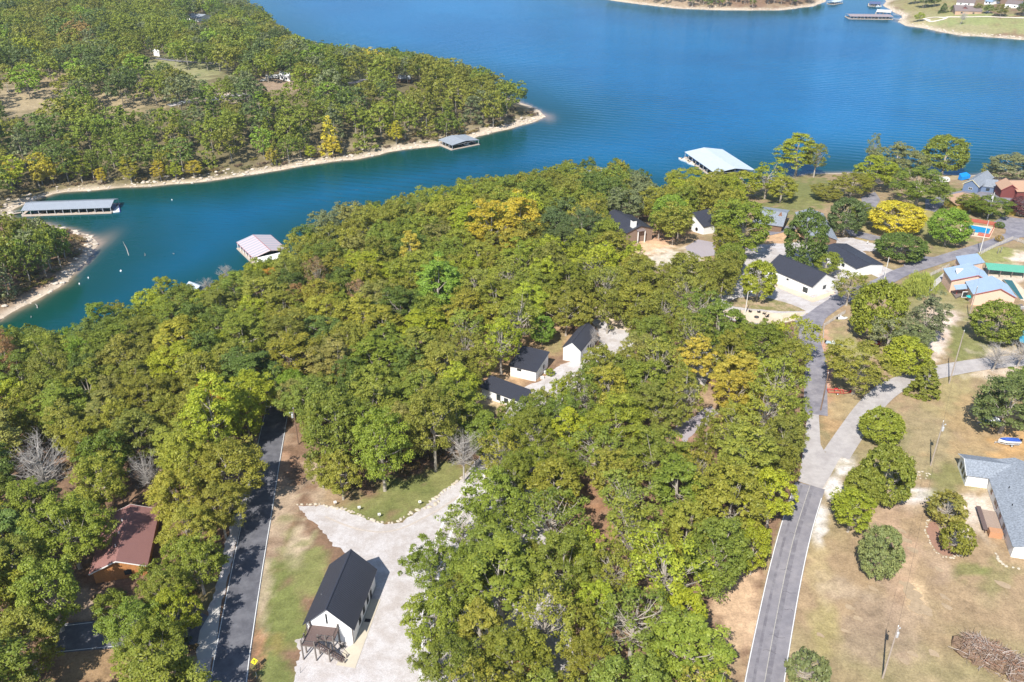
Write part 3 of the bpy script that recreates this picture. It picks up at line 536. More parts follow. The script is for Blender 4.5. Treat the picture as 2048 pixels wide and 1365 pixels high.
for (x, y, z1) in ((X0 - 1.6, 3.6, DZ + 1.1), (X0 - 1.6, 1.2, DZ + 1.1), (X0 - .05, 3.6, DZ + 1.1), (X0, 1.1, DZ + 1.1), (X0, -1.7, DZ + 1.1), (X0, -.3, DZ + 1.1), (-ho - .2, -1.7, DZ + 1.1), (-ho - .2, 3.5, DZ + 1.1), (X0 - 1.6, -1.3, 3.1), (X0 - 1.6, -4.0, 1.1), (X0 - .4, -1.3, 3.1), (X0 - .4, -4.0, 1.1)):
    p = MB(); p.box(x - .11, x + .11, y - .11, y + .11, -.25, z1); p.build('post', GREYWOOD, hs)
rl = MB()
for (a, b_) in (((X0 - 1.6, 3.6), (X0 - 1.6, 1.2)), ((X0 - 1.6, 3.6), (-ho - .2, 3.5)), ((X0, 1.1), (X0, -1.7)), ((X0, -1.7), (-ho - .2, -1.7))):
    rl.tube([(a[0], a[1], DZ + 1), (b_[0], b_[1], DZ + 1)], .06, 4); rl.tube([(a[0], a[1], DZ + .5), (b_[0], b_[1], DZ + .5)], .03, 4)
for x in (X0 - 1.6, X0 - .4): rl.tube([(x, 1.2, DZ + 1), (x, -4.0, 1.0)], .06, 4)
rl.build('railing', BLACK, hs)
st_ = MB()
for k in range(15):
    y = 1.1 - k * .35; z = DZ - .07 - k * .245; st_.box(X0 - 1.55, X0 - .45, y - .15, y + .13, z - .05, z)
sr = st_.build('stair', DECK, hs); g_ = MB()
for x in (X0 - 1.64, X0 - .46): g_.slab([(x, 1.2, DZ), (x + .07, 1.2, DZ), (x + .07, -4.2, -.1), (x, -4.2, -.1)], .34)
g_.build('stringer', GREYWOOD, sr)
# slab walk beside it
rzh = hs.rotation_euler.z; dv = np.array([math.cos(rzh), math.sin(rzh)]); nv_ = np.array([-dv[1], dv[0]]); hc = np.array(hs.location[:2])
def hl(x, y): return tuple(hc + dv * x + nv_ * y)
drape('concrete_walk', [hl(-ho - 5.2, -2.6), hl(-ho - 5.6, -6.2), hl(ho - 3.2, -6.2), hl(ho - 3.2, -o1), hl(-ho - .1, -o1), hl(-ho - 1.6, -3.0)], .14, CONC)
FOOT.append([hl(-ho - 6, -6), hl(-ho - 6, 4), hl(-ho, 4), hl(-ho, -6)])
mt_ = MB(); mt_.box(-.4, .4, -.55, .55, 0, .03); o = mt_.build('door_mat', BLACK); p_ = hl(-1.6, -o1 - .9); o.location = (p_[0], p_[1], float(H(*map(np.array, p_))) + .15); o.rotation_euler.z = rzh; tag(o, 'black door mat on the concrete walk beside the white house', 'mat')

# chairs: built once, then copied
def make_chair():
    t = empty('garden_chair', (0, 0, 0)); tag(t, 'x', 'chair')
    s = MB();
    for k in range(5): s.slab([(-.28, -.3 + k * .12, .38 - k * .02), (.28, -.3 + k * .12, .38 - k * .02), (.28, -.2 + k * .12, .365 - k * .02), (-.28, -.2 + k * .12, .365 - k * .02)], .03)
    s.build('seat', BLACK, t); b = MB()
    for k in range(5): b.slab([(-.27 + k * .11, .27, .3), (-.17 + k * .11, .27, .3), (-.17 + k * .11, .62, 1.02 - abs(k - 2) * .05), (-.27 + k * .11, .62, 1.02 - abs(k - 2) * .05)], .03)
    b.build('backrest', BLACK, t)
    for sx in (-1, 1):
        a = MB(); a.box(sx * .36 - .07, sx * .36 + .07, -.38, .4, .56, .59); a.build('armrest', BLACK, t)
        for y in (-.32, .3): q = MB(); q.box(sx * .32 - .03, sx * .32 + .03, y - .05, y + .05, 0, .56); q.build('leg', BLACK, t)
    reg(t); return t
chair = make_chair(); cp_ = hl(-ho - 1.2, -2.6); chair.location = (cp_[0], cp_[1], float(H(*map(np.array, cp_))) + .15); chair.rotation_euler.z = 2.0
chair['label'] = 'black garden chair under the stair deck of the white house'; 
for (px, py, rz, lb) in ((1500, 626, 2.6, 'black garden chair nearest the lamp pole beside the fire ring'), (1517, 627, 3.2, 'black garden chair standing directly behind the fire ring'), (1528, 630, 4.0, 'black garden chair at the right rear of the fire ring'), (1533, 636, 5.0, 'black garden chair on the right side, closest to the trees')):
    g = G(px, py); dup(chair, (g[0], g[1], g[2] + .1), rz, lb, 'black chairs around the fire ring', 1.15)
g = G(1513, 636); ring = empty('fire_ring', (g[0], g[1], g[2] + .1), 0, 'round black fire ring on the sandy path among the garden chairs', 'fire pit'); k_ = MB()
for q in range(16):
    a0, a1 = q * math.pi / 8, (q + 1) * math.pi / 8; k_.slab([(.62 * math.cos(a0), .62 * math.sin(a0), .32), (.75 * math.cos(a0), .75 * math.sin(a0), .32), (.75 * math.cos(a1), .75 * math.sin(a1), .32), (.62 * math.cos(a1), .62 * math.sin(a1), .32)], .32)
k_.build('rim', BLACK, ring); k_ = MB(); k_.tube([(0, 0, .02), (0, 0, .06)], .6, 12); k_.build('ash', mat('ash', (.12, .12, .12), .95), ring)

# 2-4. cabins in the middle clearing
c2, h2, o2_ = shed('cabin', 'white cabin with one sloping black roof in the middle clearing', 'cabin', (1049, 692), (1100, 704), (1073, 744.5), (1014, 731), 5.2, 3.5, DARKMETAL, WHITE, .45, base=(1043, 766))
info('cabin2', h2, o2_, math.degrees(c2.rotation_euler.z), c2.location[:])
window(c2, 'y-', -1.2, 2.4, 1.2, .5, h2, o2_, mull=0); door(c2, 'x+', -1.5, .95, 2.1, h2, o2_, WHITEP); window(c2, 'x+', 1.2, 1.6, .7, 1.0, h2, o2_)
fo = MB(); fo.box(-h2 - .04, h2 + .04, -o2_ - .04, o2_ + .04, -1, .12); fo.build('foundation', CONC, c2)
c3, h3, (o3, _q), _ = gable('cabin', 'white cabin with steep dark gable roof near the gravel lane', 'cabin', (1143.5, 685), (1176.6, 645), (1160.5, 704), (1122, 695), 4.2, 6.6, DARKMETAL, WHITE, .45, .35, base=(1142, 722))
info('cabin3', h3, o3, math.degrees(c3.rotation_euler.z)); window(c3, 'y-', 0, 1.4, 1.0, 1.2, h3, o3); door(c3, 'y-', 2.2, .95, 2.1, h3, o3)
c4, h4, o4 = shed('cabin', 'low white cabin partly hidden by trees left of the single slope cabin', 'cabin', (978, 749), (1062, 780), (1049, 808), (963.5, 776), 4.3, 3.0, DARKMETAL, WHITE, .45, base=(985, 808))
info('cabin4', h4, o4, math.degrees(c4.rotation_euler.z)); window(c4, 'y-', -1.0, .8, 1.2, 1.6, h4, o4); window(c4, 'y-', 1.5, .8, 1.2, 1.4, h4, o4); window(c4, 'y-', 4.0, .8, 1.2, 1.4, h4, o4)
c5, h5, (o5, _q), _ = gable('cabin', 'dark roofed cabin almost hidden under trees by the gravel patch', 'cabin', (1385, 765), (1366, 711), (1397, 760), None, 3.2, 4.6, DARKMETAL, WHITE, .45, .35, base=(1385, 790)); window(c5, 'y-', 0, 1.2, 1.2, 1.1, h5, o5)
def unit(px, py, lab, grp='air conditioner units beside the cabin'):
    g = G(px, py); t = empty('air_conditioner', g, .3, lab, 'air conditioner', grp); b = MB(); b.box(-.45, .45, -.18, .18, .12, .95); b.build('housing', WHITEP, t); f = MB(); f.tube([(-.1, -.19, .55), (-.1, -.2, .55)], .27, 14); f.build('fan_grille', GALV, t); q = MB(); q.box(-.4, .4, -.2, .2, 0, .12); q.build('base', GREYCONC, t)
unit(1084, 759, 'white air conditioner unit at the near corner of the cabin wall'); unit(1091, 748, 'white air conditioner unit farther along the cabin wall')
g = G(1084, 752)
# 6-9. houses round the upper gravel court
c6, h6, (o6, _q), _ = gable('white_house', 'long white house with black ribbed roof facing the grass island', 'house', (1559, 509), (1653, 547.4), (1625, 576), (1669.5, 556), 3.6, 7.0, DARKMETAL, WHITE, .5, .35, base=(1600, 588))
info('house6', h6, o6, math.degrees(c6.rotation_euler.z))
for u in (-h6 + 1.9, -h6 + 3.4): window(c6, 'y-', u, .7, 1.0, 1.9, h6, o6, mull=0)
window(c6, 'y-', -.4, 2.2, .8, .5, h6, o6, mull=0); window(c6, 'y-', h6 - 2.4, .6, 1.9, 1.7, h6, o6); window(c6, 'x+', .8, 1.0, 1.4, 1.2, h6, o6); door(c6, 'x-', 0, 1.0, 2.1, h6, o6)
c7, h7, (o7, _q), _ = gable('white_house', 'white house with large plain black roof behind the round dark tree', 'house', (1668, 487), (1742, 529), (1723, 540), (1760, 521), 3.3, 4.2, DARKMETAL, WHITE, .5, .35, base=(1700, 555))
info('house7', h7, o7, math.degrees(c7.rotation_euler.z)); window(c7, 'y-', -2, 1.2, 1.4, 1.1, h7, o7); window(c7, 'y-', 3, 1.2, 1.4, 1.1, h7, o7)
c8, h8, o8 = shed('white_house', 'tall white house with dark single slope roof right of the building site', 'house', (1377.5, 427), (1436, 414), (1474, 440), (1414, 453.5), 7.2, 3.4, DARKMETAL, WHITE, .5, base=(1412, 470))
info('house8', h8, o8, math.degrees(c8.rotation_euler.z)); q = MB(); q.tube([(-h8 - .02, .4, 1.0), (-h8 - .18, .4, 1.0)], .75, 16); q.build('round_vent', BLACK, c8)
c9, h9, (o9, _q), _ = gable('unfinished_house', 'dark roofed unfinished house with white chimney at the building site', 'house', (1282, 452), (1228, 419), (1257, 470), None, 4.2, 6.4, DARKMETAL, mat('raw_sheathing', (.24, .17, .13), .85, .2, 2), .5, .5, base=(1255, 490))
info('house9', h9, o9, math.degrees(c9.rotation_euler.z)); hx = h9
q = MB(); q.box(-h9 + .6, -h9 + 2.6, 1.4, 3.0, 3.6, 8.3); ch_ = q.build('chimney', WHITE, c9); q = MB(); q.box(-h9 + .55, -h9 + 2.65, 1.35, 3.05, 8.3, 8.5); q.build('cap', BLACK, ch_)
q = MB(); q.slab([(-h9 - 1.6, -1.8, 4.6), (-h9 - 1.6, 1.8, 4.6), (-h9 + .3, 1.8, 5.0), (-h9 + .3, -1.8, 5.0)], .15); q.build('porch_roof', BROWNROOF, c9)
for y in (-1.6, 1.6): q = MB(); q.box(-h9 - 1.5, -h9 - 1.2, y - .15, y + .15, -.5, 4.5); q.build('porch_post', WHITE, c9)
# 10. slate lodge in two wings
c10, h10, (o10, _q), r10 = gable('lodge', 'slate blue shingled lodge with brown dormer behind the large oaks', 'house', (1515, 418), (1575, 426), (1540, 450), None, 3.6, 6.0, SHINGLE, BROWNWALL, 0, .6, base=(1555, 458))
q = MB(); q.poly([(2.4, -3.2, 4.7), (5.0, -3.2, 4.7), (3.7, -3.2, 6.0)]); q.poly([(2.2, -3.4, 4.6), (3.7, -3.4, 6.15), (3.7, -.1, 6.15)]); q.poly([(5.2, -3.4, 4.6), (3.7, -.1, 6.15), (3.7, -3.4, 6.15)]); q.build('dormer', mat('dormer_brown', (.33, .17, .10), .8), c10)
c11, h11, (o11, _q), _ = gable('lodge', 'pale slate roofed wing of the lodge under the dark trees', 'house', (1620, 417), (1648, 470), (1606, 446), (1653, 428), 4.0, 6.0, SHINGLE, BROWNWALL, 0, .5, base=(1645, 478))
# 12. pink building with pale blue metal roofs: one complex, wings as parts
def complex_roofs():
    gz = G(1960, 610)[2]; ctr = W(1960, 570, gz); root = empty('pink_lodge', (ctr[0], ctr[1], gz), 0, 'pink stucco lodge with pale blue metal roofs beside the dark pool', 'house')
    def Lc(p): return (p[0] - ctr[0], p[1] - ctr[1], p[2] - gz)
    def wing(A, B, e1, e2, he, hr, nm='roof'):
        a = W(*A, gz + hr); b = W(*B, gz + hr); c, rz, L = frame(a, b); d = np.array([math.cos(rz), math.sin(rz)]); nn = np.array([-d[1], d[0]])
        w1 = abs(float(np.dot(W(*e1, gz + he)[:2] - c, nn))); w2 = abs(float(np.dot(W(*e2, gz + he)[:2] - c, nn))); h = L / 2
        def T(x, y, z): q = c + d * x + nn * y; return Lc((q[0], q[1], z + gz))
        # nearer side gets w1
        s1 = 1 if np.dot(W(*e1, gz + he)[:2] - c, nn) > 0 else -1
        m = MB(); o = .45
        def zc(y, w_): return hr - (hr - he) * y / w_ - .16
        for s, w_ in ((s1, w1), (-s1, w2)):
            m.poly([T(-h + o, s * (w_ - o), -1), T(h - o, s * (w_ - o), -1), T(h - o, s * (w_ - o), zc(w_ - o, w_)), T(-h + o, s * (w_ - o), zc(w_ - o, w_))])
        for s in (-1, 1): m.poly([T(s * (h - o), s1 * (w1 - o), -1), T(s * (h - o), -s1 * (w2 - o), -1), T(s * (h - o), -s1 * (w2 - o), zc(w2 - o, w2)), T(s * (h - o), 0, hr - .16), T(s * (h - o), s1 * (w1 - o), zc(w1 - o, w1))])
        m.build('wall', PINK, root); r = MB()
        for s, w_ in ((s1, w1), (-s1, w2)): roof_plane(r, T(-h, s * w_, he), T(h, s * w_, he), T(h, 0, hr), T(-h, 0, hr), .5)
        ro = r.build(nm, BLUEMETAL, root); t = MB()
        for s, w_ in ((s1, w1), (-s1, w2)): t.slab([T(-h, s * w_, he + .03), T(-h - .06, s * w_, he + .03), T(-h - .06, 0, hr + .03), T(-h, 0, hr + .03)], .25)
        t.build('fascia', REDTRIM, ro)
        FOOT.append([(c + d * sx * h + nn * sy) for sx, sy in ((-1, -w2), (1, -w2), (1, w1), (-1, w1))]); return T, h, w1, w2, s1
    wing((1966, 517), (1935, 507), (1922, 533), (1970, 505), 3.4, 4.2) if 0 else None
    wing((1957, 551), (1939, 527), (1908, 570), (1979, 556), 4.0, 6.6)
    T, h, w1, w2, s1 = wing((2002, 578), (1984, 552), (1951, 597), (2040, 604), 4.0, 6.8)
    q = MB(); qq = [Lc(W(px, py, gz + z)) for px, py, z in ((1911, 513, 4.4), (1955, 507, 4.4), (1970, 525, 3.4), (1922, 534, 3.4))]; roof_plane(q, qq[3], qq[2], qq[1], qq[0], .5); q.build('roof', BLUEMETAL, root)
    q = MB(); bb = [(p[0], p[1], -1) for p in qq]
    cxx = sum(p[0] for p in qq) / 4; cyy = sum(p[1] for p in qq) / 4; qi = [(cxx + (p[0] - cxx) * .9, cyy + (p[1] - cyy) * .9, p[2] - .25) for p in qq]; bi = [(p[0], p[1], -1) for p in qi]
    for k in range(4): q.poly([bi[k], bi[(k + 1) % 4], qi[(k + 1) % 4], qi[k]])
    q.build('wall', PINK, root)
    q = MB(); qq = [Lc(W(px, py, gz + z)) for px, py, z in ((1907, 570.5, 3.8), (1953, 566, 3.8), (1956, 576, 2.9), (1912, 579.5, 2.9))]; roof_plane(q, qq[3], qq[2], qq[1], qq[0], .5); q.build('porch_roof', BLUEMETAL, root)
    q = MB(); qq = [Lc(W(px, py, gz + z)) for px, py, z in ((1912, 537, 6.3), (1927, 538, 6.1), (1914, 548, 5.2))]; q.slab(qq, .3); q.build('skylight', WHITE, root)
    for (px, py) in ((1893, 560), (1902, 575), (1912, 590)): p0 = Lc(W(px, py, gz)); q = MB(); q.box(p0[0] - .12, p0[0] + .12, p0[1] - .12, p0[1] + .12, -.5, 3); q.build('porch_post', REDTRIM, root)
    q = MB(); p0 = [Lc(W(px, py, gz + .25)) for px, py in ((1889, 562), (1899, 556), (1925, 590), (1912, 596))]; q.slab(p0, .5); q.build('porch_floor', GREYWOOD, root)
    a, b = Lc(W(1922, 595, gz)), Lc(W(1936, 594, gz)); q = MB(); q.box(a[0], b[0], a[1] - .2, a[1] - .1, 0, 2.2); d = q.build('sliding_door', WHITEP, root); q = MB(); q.box(a[0] + .2, b[0] - .2, a[1] - .22, a[1] - .205, .2, 2.0); q.build('pane', GLASS, d)
    # balcony on the right gable
    p0 = [Lc(W(px, py, gz + 2.2)) for px, py in ((2024, 612), (2044, 608), (2050, 618), (2026, 622))]; q = MB(); q.slab(p0, .2); bal = q.build('balcony', GREYWOOD, root); q = MB()
    for k in range(12): t = k / 11; x = p0[3][0] + (p0[2][0] - p0[3][0]) * t; y = p0[3][1] + (p0[2][1] - p0[3][1]) * t; q.box(x - .03, x + .03, y - .03, y + .03, 2.2, 3.2)
    q.tube([(p0[3][0], p0[3][1], 3.2), (p0[2][0], p0[2][1], 3.2)], .05, 4); q.build('railing', WHITEP, bal)
    return root
complex_roofs()
def flat_canopy(name, label, cat, pts, z, m, slope=.3, posts=True, group=None, postm=GREYWOOD, seam=.6):
    gz = G(*pts[3])[2]; q = [W(px, py, gz + z + (slope if k < 2 else 0)) for k, (px, py) in enumerate(pts)]; c = sum(q) / 4
    root = empty(name, (c[0], c[1], gz), 0, label, cat, group); L_ = [(p[0] - c[0], p[1] - c[1], p[2] - gz) for p in q]
    mb = MB(); roof_plane(mb, L_[3], L_[2], L_[1], L_[0], seam); mb.build('roof', m, root)
    n = max(2, int(math.dist(L_[3][:2], L_[2][:2]) / 4) + 1)
    for k in range(n):
        for a, b in ((L_[3], L_[2]), (L_[0], L_[1])):
            t = .04 + .92 * k / (n - 1); x = a[0] + (b[0] - a[0]) * t; y = a[1] + (b[1] - a[1]) * t; z_ = a[2] + (b[2] - a[2]) * t - .15; p = MB(); p.box(x - .1, x + .1, y - .1, y + .1, -.5, z_); p.build('post', postm, root)
    FOOT.append([(p[0], p[1]) for p in q]); return root
flat_canopy('pergola', 'long green metal roofed pergola running beside the pink lodge', 'pergola', [(1970, 525.5), (2052, 532), (2052, 546), (1976, 539)], 2.8, TEAL)
flat_canopy('carport', 'turquoise metal roof at the right edge beside the round green tree', 'carport', [(2029, 633), (2070, 640), (2072, 690), (2040, 684)], 3.0, TURQ)
flat_canopy('pool_shelter', 'pinkish brown roofed shelter at the near side of the blue pool', 'shelter', [(1928, 455), (1951, 460), (1943, 467), (1921, 464)], 2.4, mat('pink_brown_roof', (.38, .22, .19), .8), seam=0)
drape('pool_deck', GP([(1998, 560), (2026, 562), (2060, 590), (2060, 612), (2046, 603)]), .12, SANDG)
drape('pool_deck', GP([(1922, 448), (1990, 455), (1979, 478), (1918, 470)]), .08, SANDG)
def pool(label, px, m, zoff):
    P = [G(*p) for p in px]; z = max(p[2] for p in P) + zoff; c = sum(P) / len(P); root = empty('swimming_pool', (c[0], c[1], z), 0, label, 'pool'); L_ = [(p[0] - c[0], p[1] - c[1], 0) for p in P]
    q = MB(); q.poly(L_); q.build('pool_surface', m, root); q = MB(); n = len(L_)
    for k in range(n):
        a, b = np.array(L_[k]), np.array(L_[(k + 1) % n]); q.slab([tuple(a), tuple(b), tuple(b * 1.06 + (0, 0, .03)), tuple(a * 1.06 + (0, 0, .03))], .3)
    q.build('coping', CONC, root)
pool('bright blue swimming pool inside the red fence', [(1931, 452), (1981, 460), (1976, 470), (1942, 466)], POOLW, .14)
pool('dark green swimming pool beside the pink lodge', [(2005, 564), (2023, 565.5), (2047, 600), (2040, 600)], POOLD, .2)
def fence(name, label, pts, hgt, m, kind='rail', step=2.4, group=None, cat='fence'):
    P = [G(*p) for p in pts]; c = P[0]; root = empty(name, c, 0, label, cat, group); Z = lambda x, y: float(H(np.array(x), np.array(y)))
    pan = MB()
    for a, b in zip(P[:-1], P[1:]):
        L = math.dist(a[:2], b[:2]); n = max(1, int(L / step)); d = (b - a)[:2] / L; nn = np.array([-d[1], d[0]]) * .025
        for k in range(n):
            p0 = a[:2] + (b - a)[:2] * k / n; p1 = a[:2] + (b - a)[:2] * (k + 1) / n; z0, z1 = Z(*p0), Z(*p1)
            po = MB(); x, y = p0 - c[:2]; po.box(x - .07, x + .07, y - .07, y + .07, z0 - c[2] - .2, z0 - c[2] + hgt + .08); po.build('post', m, root)
            def bar(h0, h1):
                q = [(p0 - nn - c[:2], z0), (p1 - nn - c[:2], z1), (p1 + nn - c[:2], z1), (p0 + nn - c[:2], z0)]; pan.slab([(e[0][0], e[0][1], e[1] - c[2] + h1) for e in q], h1 - h0)
            if kind == 'rail':
                for hh in (.25, .6, .95): bar(hh * hgt / 1.05, hh * hgt / 1.05 + .12)
                nb = 8
                for j in range(nb):
                    t = (j + .5) / nb; x, y = p0 + (p1 - p0) * t - c[:2]; z = z0 + (z1 - z0) * t - c[2]; pan.box(x - .03, x + .03, y - .03, y + .03, z + .1, z + hgt)
            else:
                nb = max(2, int(math.dist(p0, p1) / .16))
                for j in range(nb):
                    t0 = j / nb + .004; t1 = (j + 1) / nb - .004; q0 = p0 + (p1 - p0) * t0; q1 = p0 + (p1 - p0) * t1; zz = z0 + (z1 - z0) * t0; q = [q0 - nn, q1 - nn, q1 + nn, q0 + nn]
                    pan.slab([(e[0] - c[0], e[1] - c[1], zz - c[2] + hgt + (.02 if j % 2 else 0)) for e in q], hgt)
    pan.build('panel', m, root); return root
fence('rail_fence', 'weathered rail fence curving along the upper road above the cedar', [(1645, 690), (1647, 655), (1668, 641), (1690, 628)], 1.3, FENCEW)
fence('rail_fence', 'long weathered fence between the upper road and the pink lodge', [(1799, 582), (1826, 568), (1855, 556), (1898, 534)], 1.4, FENCEW)
fence('rail_fence', 'grey fence rising beside the upper road behind the pink lodge', [(1961, 510), (1990, 495), (2023, 480), (2060, 492)], 1.4, FENCEW)
fence('board_fence', 'red board fence around the blue swimming pool', [(1924, 444), (1955, 446), (1990, 452), (1978, 476), (1955, 472)], 1.5, REDFENCE, 'board')
fence('board_fence', 'orange cedar privacy fence half hidden by trees at the bottom edge', [(1018, 1330), (1060, 1348), (1125, 1368)], 1.9, CEDARW, 'board')
# 13. maroon roofed house at left
c13, h13, (o13, _q), r13 = gable('maroon_house', 'house with maroon shingle roof and cedar gable in the left woods', 'house', (231, 1123), (261, 1009), (179.5, 1148), (304, 1100), 3.0, 5.4, MAROON, CEDARW, 0, .6, base=(220, 1165), trim=WHITEP)
info('house13', h13, o13, math.degrees(c13.rotation_euler.z))
for x in (-4, 0, 4):
    q = MB(); q.tube([(x, .9, 5.0), (x, .9, 5.6)], .12, 8); q.build('roof_vent', WHITEP, r13)
window(c13, 'x-', 1.5, 1.1, 1.3, 1.1, h13, o13)
# 14. big house bottom right: long wing, short wing with bright end, porch
def shingle_house():
    g = G(1960, 985); gz = g[2]; he, hr = 3.1, 5.0
    a = W(1977.8, 957, gz + he); b = W(2025.6, 1094, gz + he); c, rz, L = frame(a, b); d = np.array([math.cos(rz), math.sin(rz)]); nn = np.array([-d[1], d[0]])
    if nn[0] < 0: nn = -nn
    wd = 12.5; root = empty('shingled_house', (a[0], a[1], gz), 0, 'long house with blue grey shingle roof and white gables at the right edge', 'house')
    def T(u, v, z): q = np.array(a[:2]) + d * u + nn * v; return (q[0] - a[0], q[1] - a[1], z)
    e = .45
    wl = MB(); U0 = -7.0
    wl.poly([T(U0 + e, e, -1), T(L - e, e, -1), T(L - e, e, he - .1), T(U0 + e, e, he - .1)])
    wl.poly([T(L - e, e, -1), T(L - e, wd - e, -1), T(L - e, wd - e, he - .1), T(L - e, wd / 2, hr - .15), T(L - e, e, he - .1)])
    wl.poly([T(U0 + e, e, -1), T(U0 + e, wd - e, -1), T(U0 + e, wd - e, he - .1), T(U0 + e, wd / 2, hr - .15), T(U0 + e, e, he - .1)]); wl.poly([T(U0 + e, wd - e, -1), T(L - e, wd - e, -1), T(L - e, wd - e, he - .1), T(U0 + e, wd - e, he - .1)])
    wl.build('wall', WHITE, root)
    r = MB(); roof_plane(r, T(U0, 0, he), T(L, 0, he), T(L, wd / 2, hr), T(U0, wd / 2, hr)); roof_plane(r, T(U0, wd, he), T(L, wd, he), T(L, wd / 2, hr), T(U0, wd / 2, hr)); ro = r.build('roof', SHINGLE, root)
    q = MB();
    for (u, v) in ((4, 3), (10, 2.4), (14, 4.5)): z = he + (hr - he) * v / (wd / 2); p = T(u, v, z); q.tube([p, (p[0], p[1], z + .5)], .1, 6)
    q.build('vent_pipe', BLACK, ro)
    # short wing to the left
    p1 = W(1933, 951, gz + he); p2 = W(1921, 908, gz + he); ww = W(1977.8, 957, gz + he)
    cc = (p1 + p2) / 2; dd = (ww - p1)[:2]; Lw = np.linalg.norm(dd); dd = dd / Lw; n2 = np.array([-dd[1], dd[0]]); Wd = abs(float(np.dot((p2 - p1)[:2], n2)))
    def T2(u, v, z): q = np.array(p1[:2]) + dd * u + n2 * v; return (q[0] - a[0], q[1] - a[1], z)
    wl = MB(); LL = Lw + 5; h2_ = hr - .25
    wl.poly([T2(e, e, -1.2), T2(Lw + .5, e, -1.2), T2(Lw + .5, e, he - .12), T2(e, e, he - .12)]); wl.poly([T2(e, e, -1.2), T2(e, Wd - e, -1.2), T2(e, Wd - e, he - .12), T2(e, Wd / 2, h2_ - .15), T2(e, e, he - .12)]); wl.poly([T2(e, Wd - e, -1.2), T2(LL, Wd - e, -1.2), T2(LL, Wd - e, he - .12), T2(e, Wd - e, he - .12)])
    wl.build('wall', WHITE, root); r = MB(); roof_plane(r, T2(0, 0, he + .01), T2(LL, 0, he + .01), T2(LL, Wd / 2, h2_), T2(0, Wd / 2, h2_)); roof_plane(r, T2(0, Wd, he + .01), T2(LL, Wd, he + .01), T2(LL, Wd / 2, h2_), T2(0, Wd / 2, h2_)); r.build('roof', SHINGLE, root)
    t = MB()
    for v in (0, Wd): t.slab([T2(0, v, he + .04), T2(-.07, v, he + .04), T2(-.07, Wd / 2, h2_ + .04), T2(0, Wd / 2, h2_ + .04)], .25)
    t.build('fascia', WHITEP, root)
    def win(T_, u, z, w_, h_, side):
        f = MB(); p = MB(); o = .06
        if side == 'u':
            f.slab([T_(u - w_ / 2, e, z + h_), T_(u + w_ / 2, e, z + h_), T_(u + w_ / 2, e - o, z + h_), T_(u - w_ / 2, e - o, z + h_)], h_); p.slab([T_(u - w_ / 2 + .1, e - o, z + h_ - .1), T_(u + w_ / 2 - .1, e - o, z + h_ - .1), T_(u + w_ / 2 - .1, e - o - .02, z + h_ - .1), T_(u - w_ / 2 + .1, e - o - .02, z + h_ - .1)], h_ - .2)
        else:
            f.slab([T_(e, u - w_ / 2, z + h_), T_(e, u + w_ / 2, z + h_), T_(e - o, u + w_ / 2, z + h_), T_(e - o, u - w_ / 2, z + h_)], h_); p.slab([T_(e - o, u - w_ / 2 + .1, z + h_ - .1), T_(e - o, u + w_ / 2 - .1, z + h_ - .1), T_(e - o - .02, u + w_ / 2 - .1, z + h_ - .1), T_(e - o - .02, u - w_ / 2 + .1, z + h_ - .1)], h_ - .2)
        fr = f.build('window', REDTRIM if side == 'u' else BLACK, root); p.build('pane', GLASS, fr)
    for u in (2.5, 6.2, 7.6, 11.0, 14.5): win(T, u, .9, 1.2, 1.5, 'u')
    for v in (2.0, 4.0, 6.0): win(T2, v, .8, 1.0, 1.5, 'v')
    # rear porch along the long wing
    q = MB(); q.slab([T(8.5, -2.6, .55), T(17.0, -2.6, .55), T(17.0, e - .02, .55), T(8.5, e - .02, .55)], .7); po = q.build('porch', mat('porch_boards', (.33, .25, .2), .8, .2, 4), root)
    q = MB(); q.slab([T(8.2, -3.6, 1.1), T(16.0, -3.6, 1.1), T(16.0, -2.7, 1.1), T(8.2, -2.7, 1.1)], .12); 
    for k in range(9): u = 8.3 + k * .95; p = T(u, -3.15, 0); q.box(p[0] - .06, p[0] + .06, p[1] - .06, p[1] + .06, -.5, 1.0)
    q.build('bench_rail', DECK, root); q = MB(); q.slab([T(15.5, -2.6, 1.5), T(17.1, -2.6, 1.5), T(17.1, -.1, 1.5), T(15.5, -.1, 1.5)], 2.2); q.build('porch_steps', mat('orange_boards', (.46, .24, .13), .8, .1, 3), root)
    q = MB(); q.slab([T(L - e + .05, 5.5, 2.1), T(L - e + .05, 7.0, 2.1), T(L - e + .02, 7.0, 2.1), T(L - e + .02, 5.5, 2.1)], 1.1); q.build('window', BLACK, root)
    FOOT.append([tuple(np.array(a[:2]) + d * u + nn * v) for u, v in ((U0, 0), (L, 0), (L, wd), (U0, wd))])
    info('shingle', L, Lw, Wd, math.degrees(rz))
shingle_house()
# 15. houses on the right shore
c15, h15, (o15, _q), r15 = gable('blue_house', 'blue sided house with slate roof on the lake shore at right', 'house', (1945, 360), (1975, 341), (1938, 378), (1995, 362), 3.4, 6.2, SHINGLE, BLUEWALL, 0, .5, base=(1950, 385), trim=mat('cream_trim', (.7, .64, .4), .6))
c15b, h15b, (ob, _q), _ = gable('blue_house', 'right wing of the blue lake house with slate roof', 'house', (1962, 357), (2010, 362), (1965, 373), None, 3.0, 4.8, SHINGLE, BLUEWALL, 0, .4, base=(1985, 385)); window(c15b, 'y-', -2, 1, 1.4, 1.2, h15b, ob)
window(c15, 'x-', 0, 1.2, 1.6, 1.0, h15, o15, WHITEP)
c16, h16, (o16, _q), _ = gable('red_cabin', 'dark red cabin with tan shingle roof at the right edge near the lake', 'house', (2025, 370), (2012, 356), (2004, 374), (2055, 390), 3.2, 6.0, TANROOF, REDWOOD, 0, .5, base=(2020, 400), trim=REDTRIM)
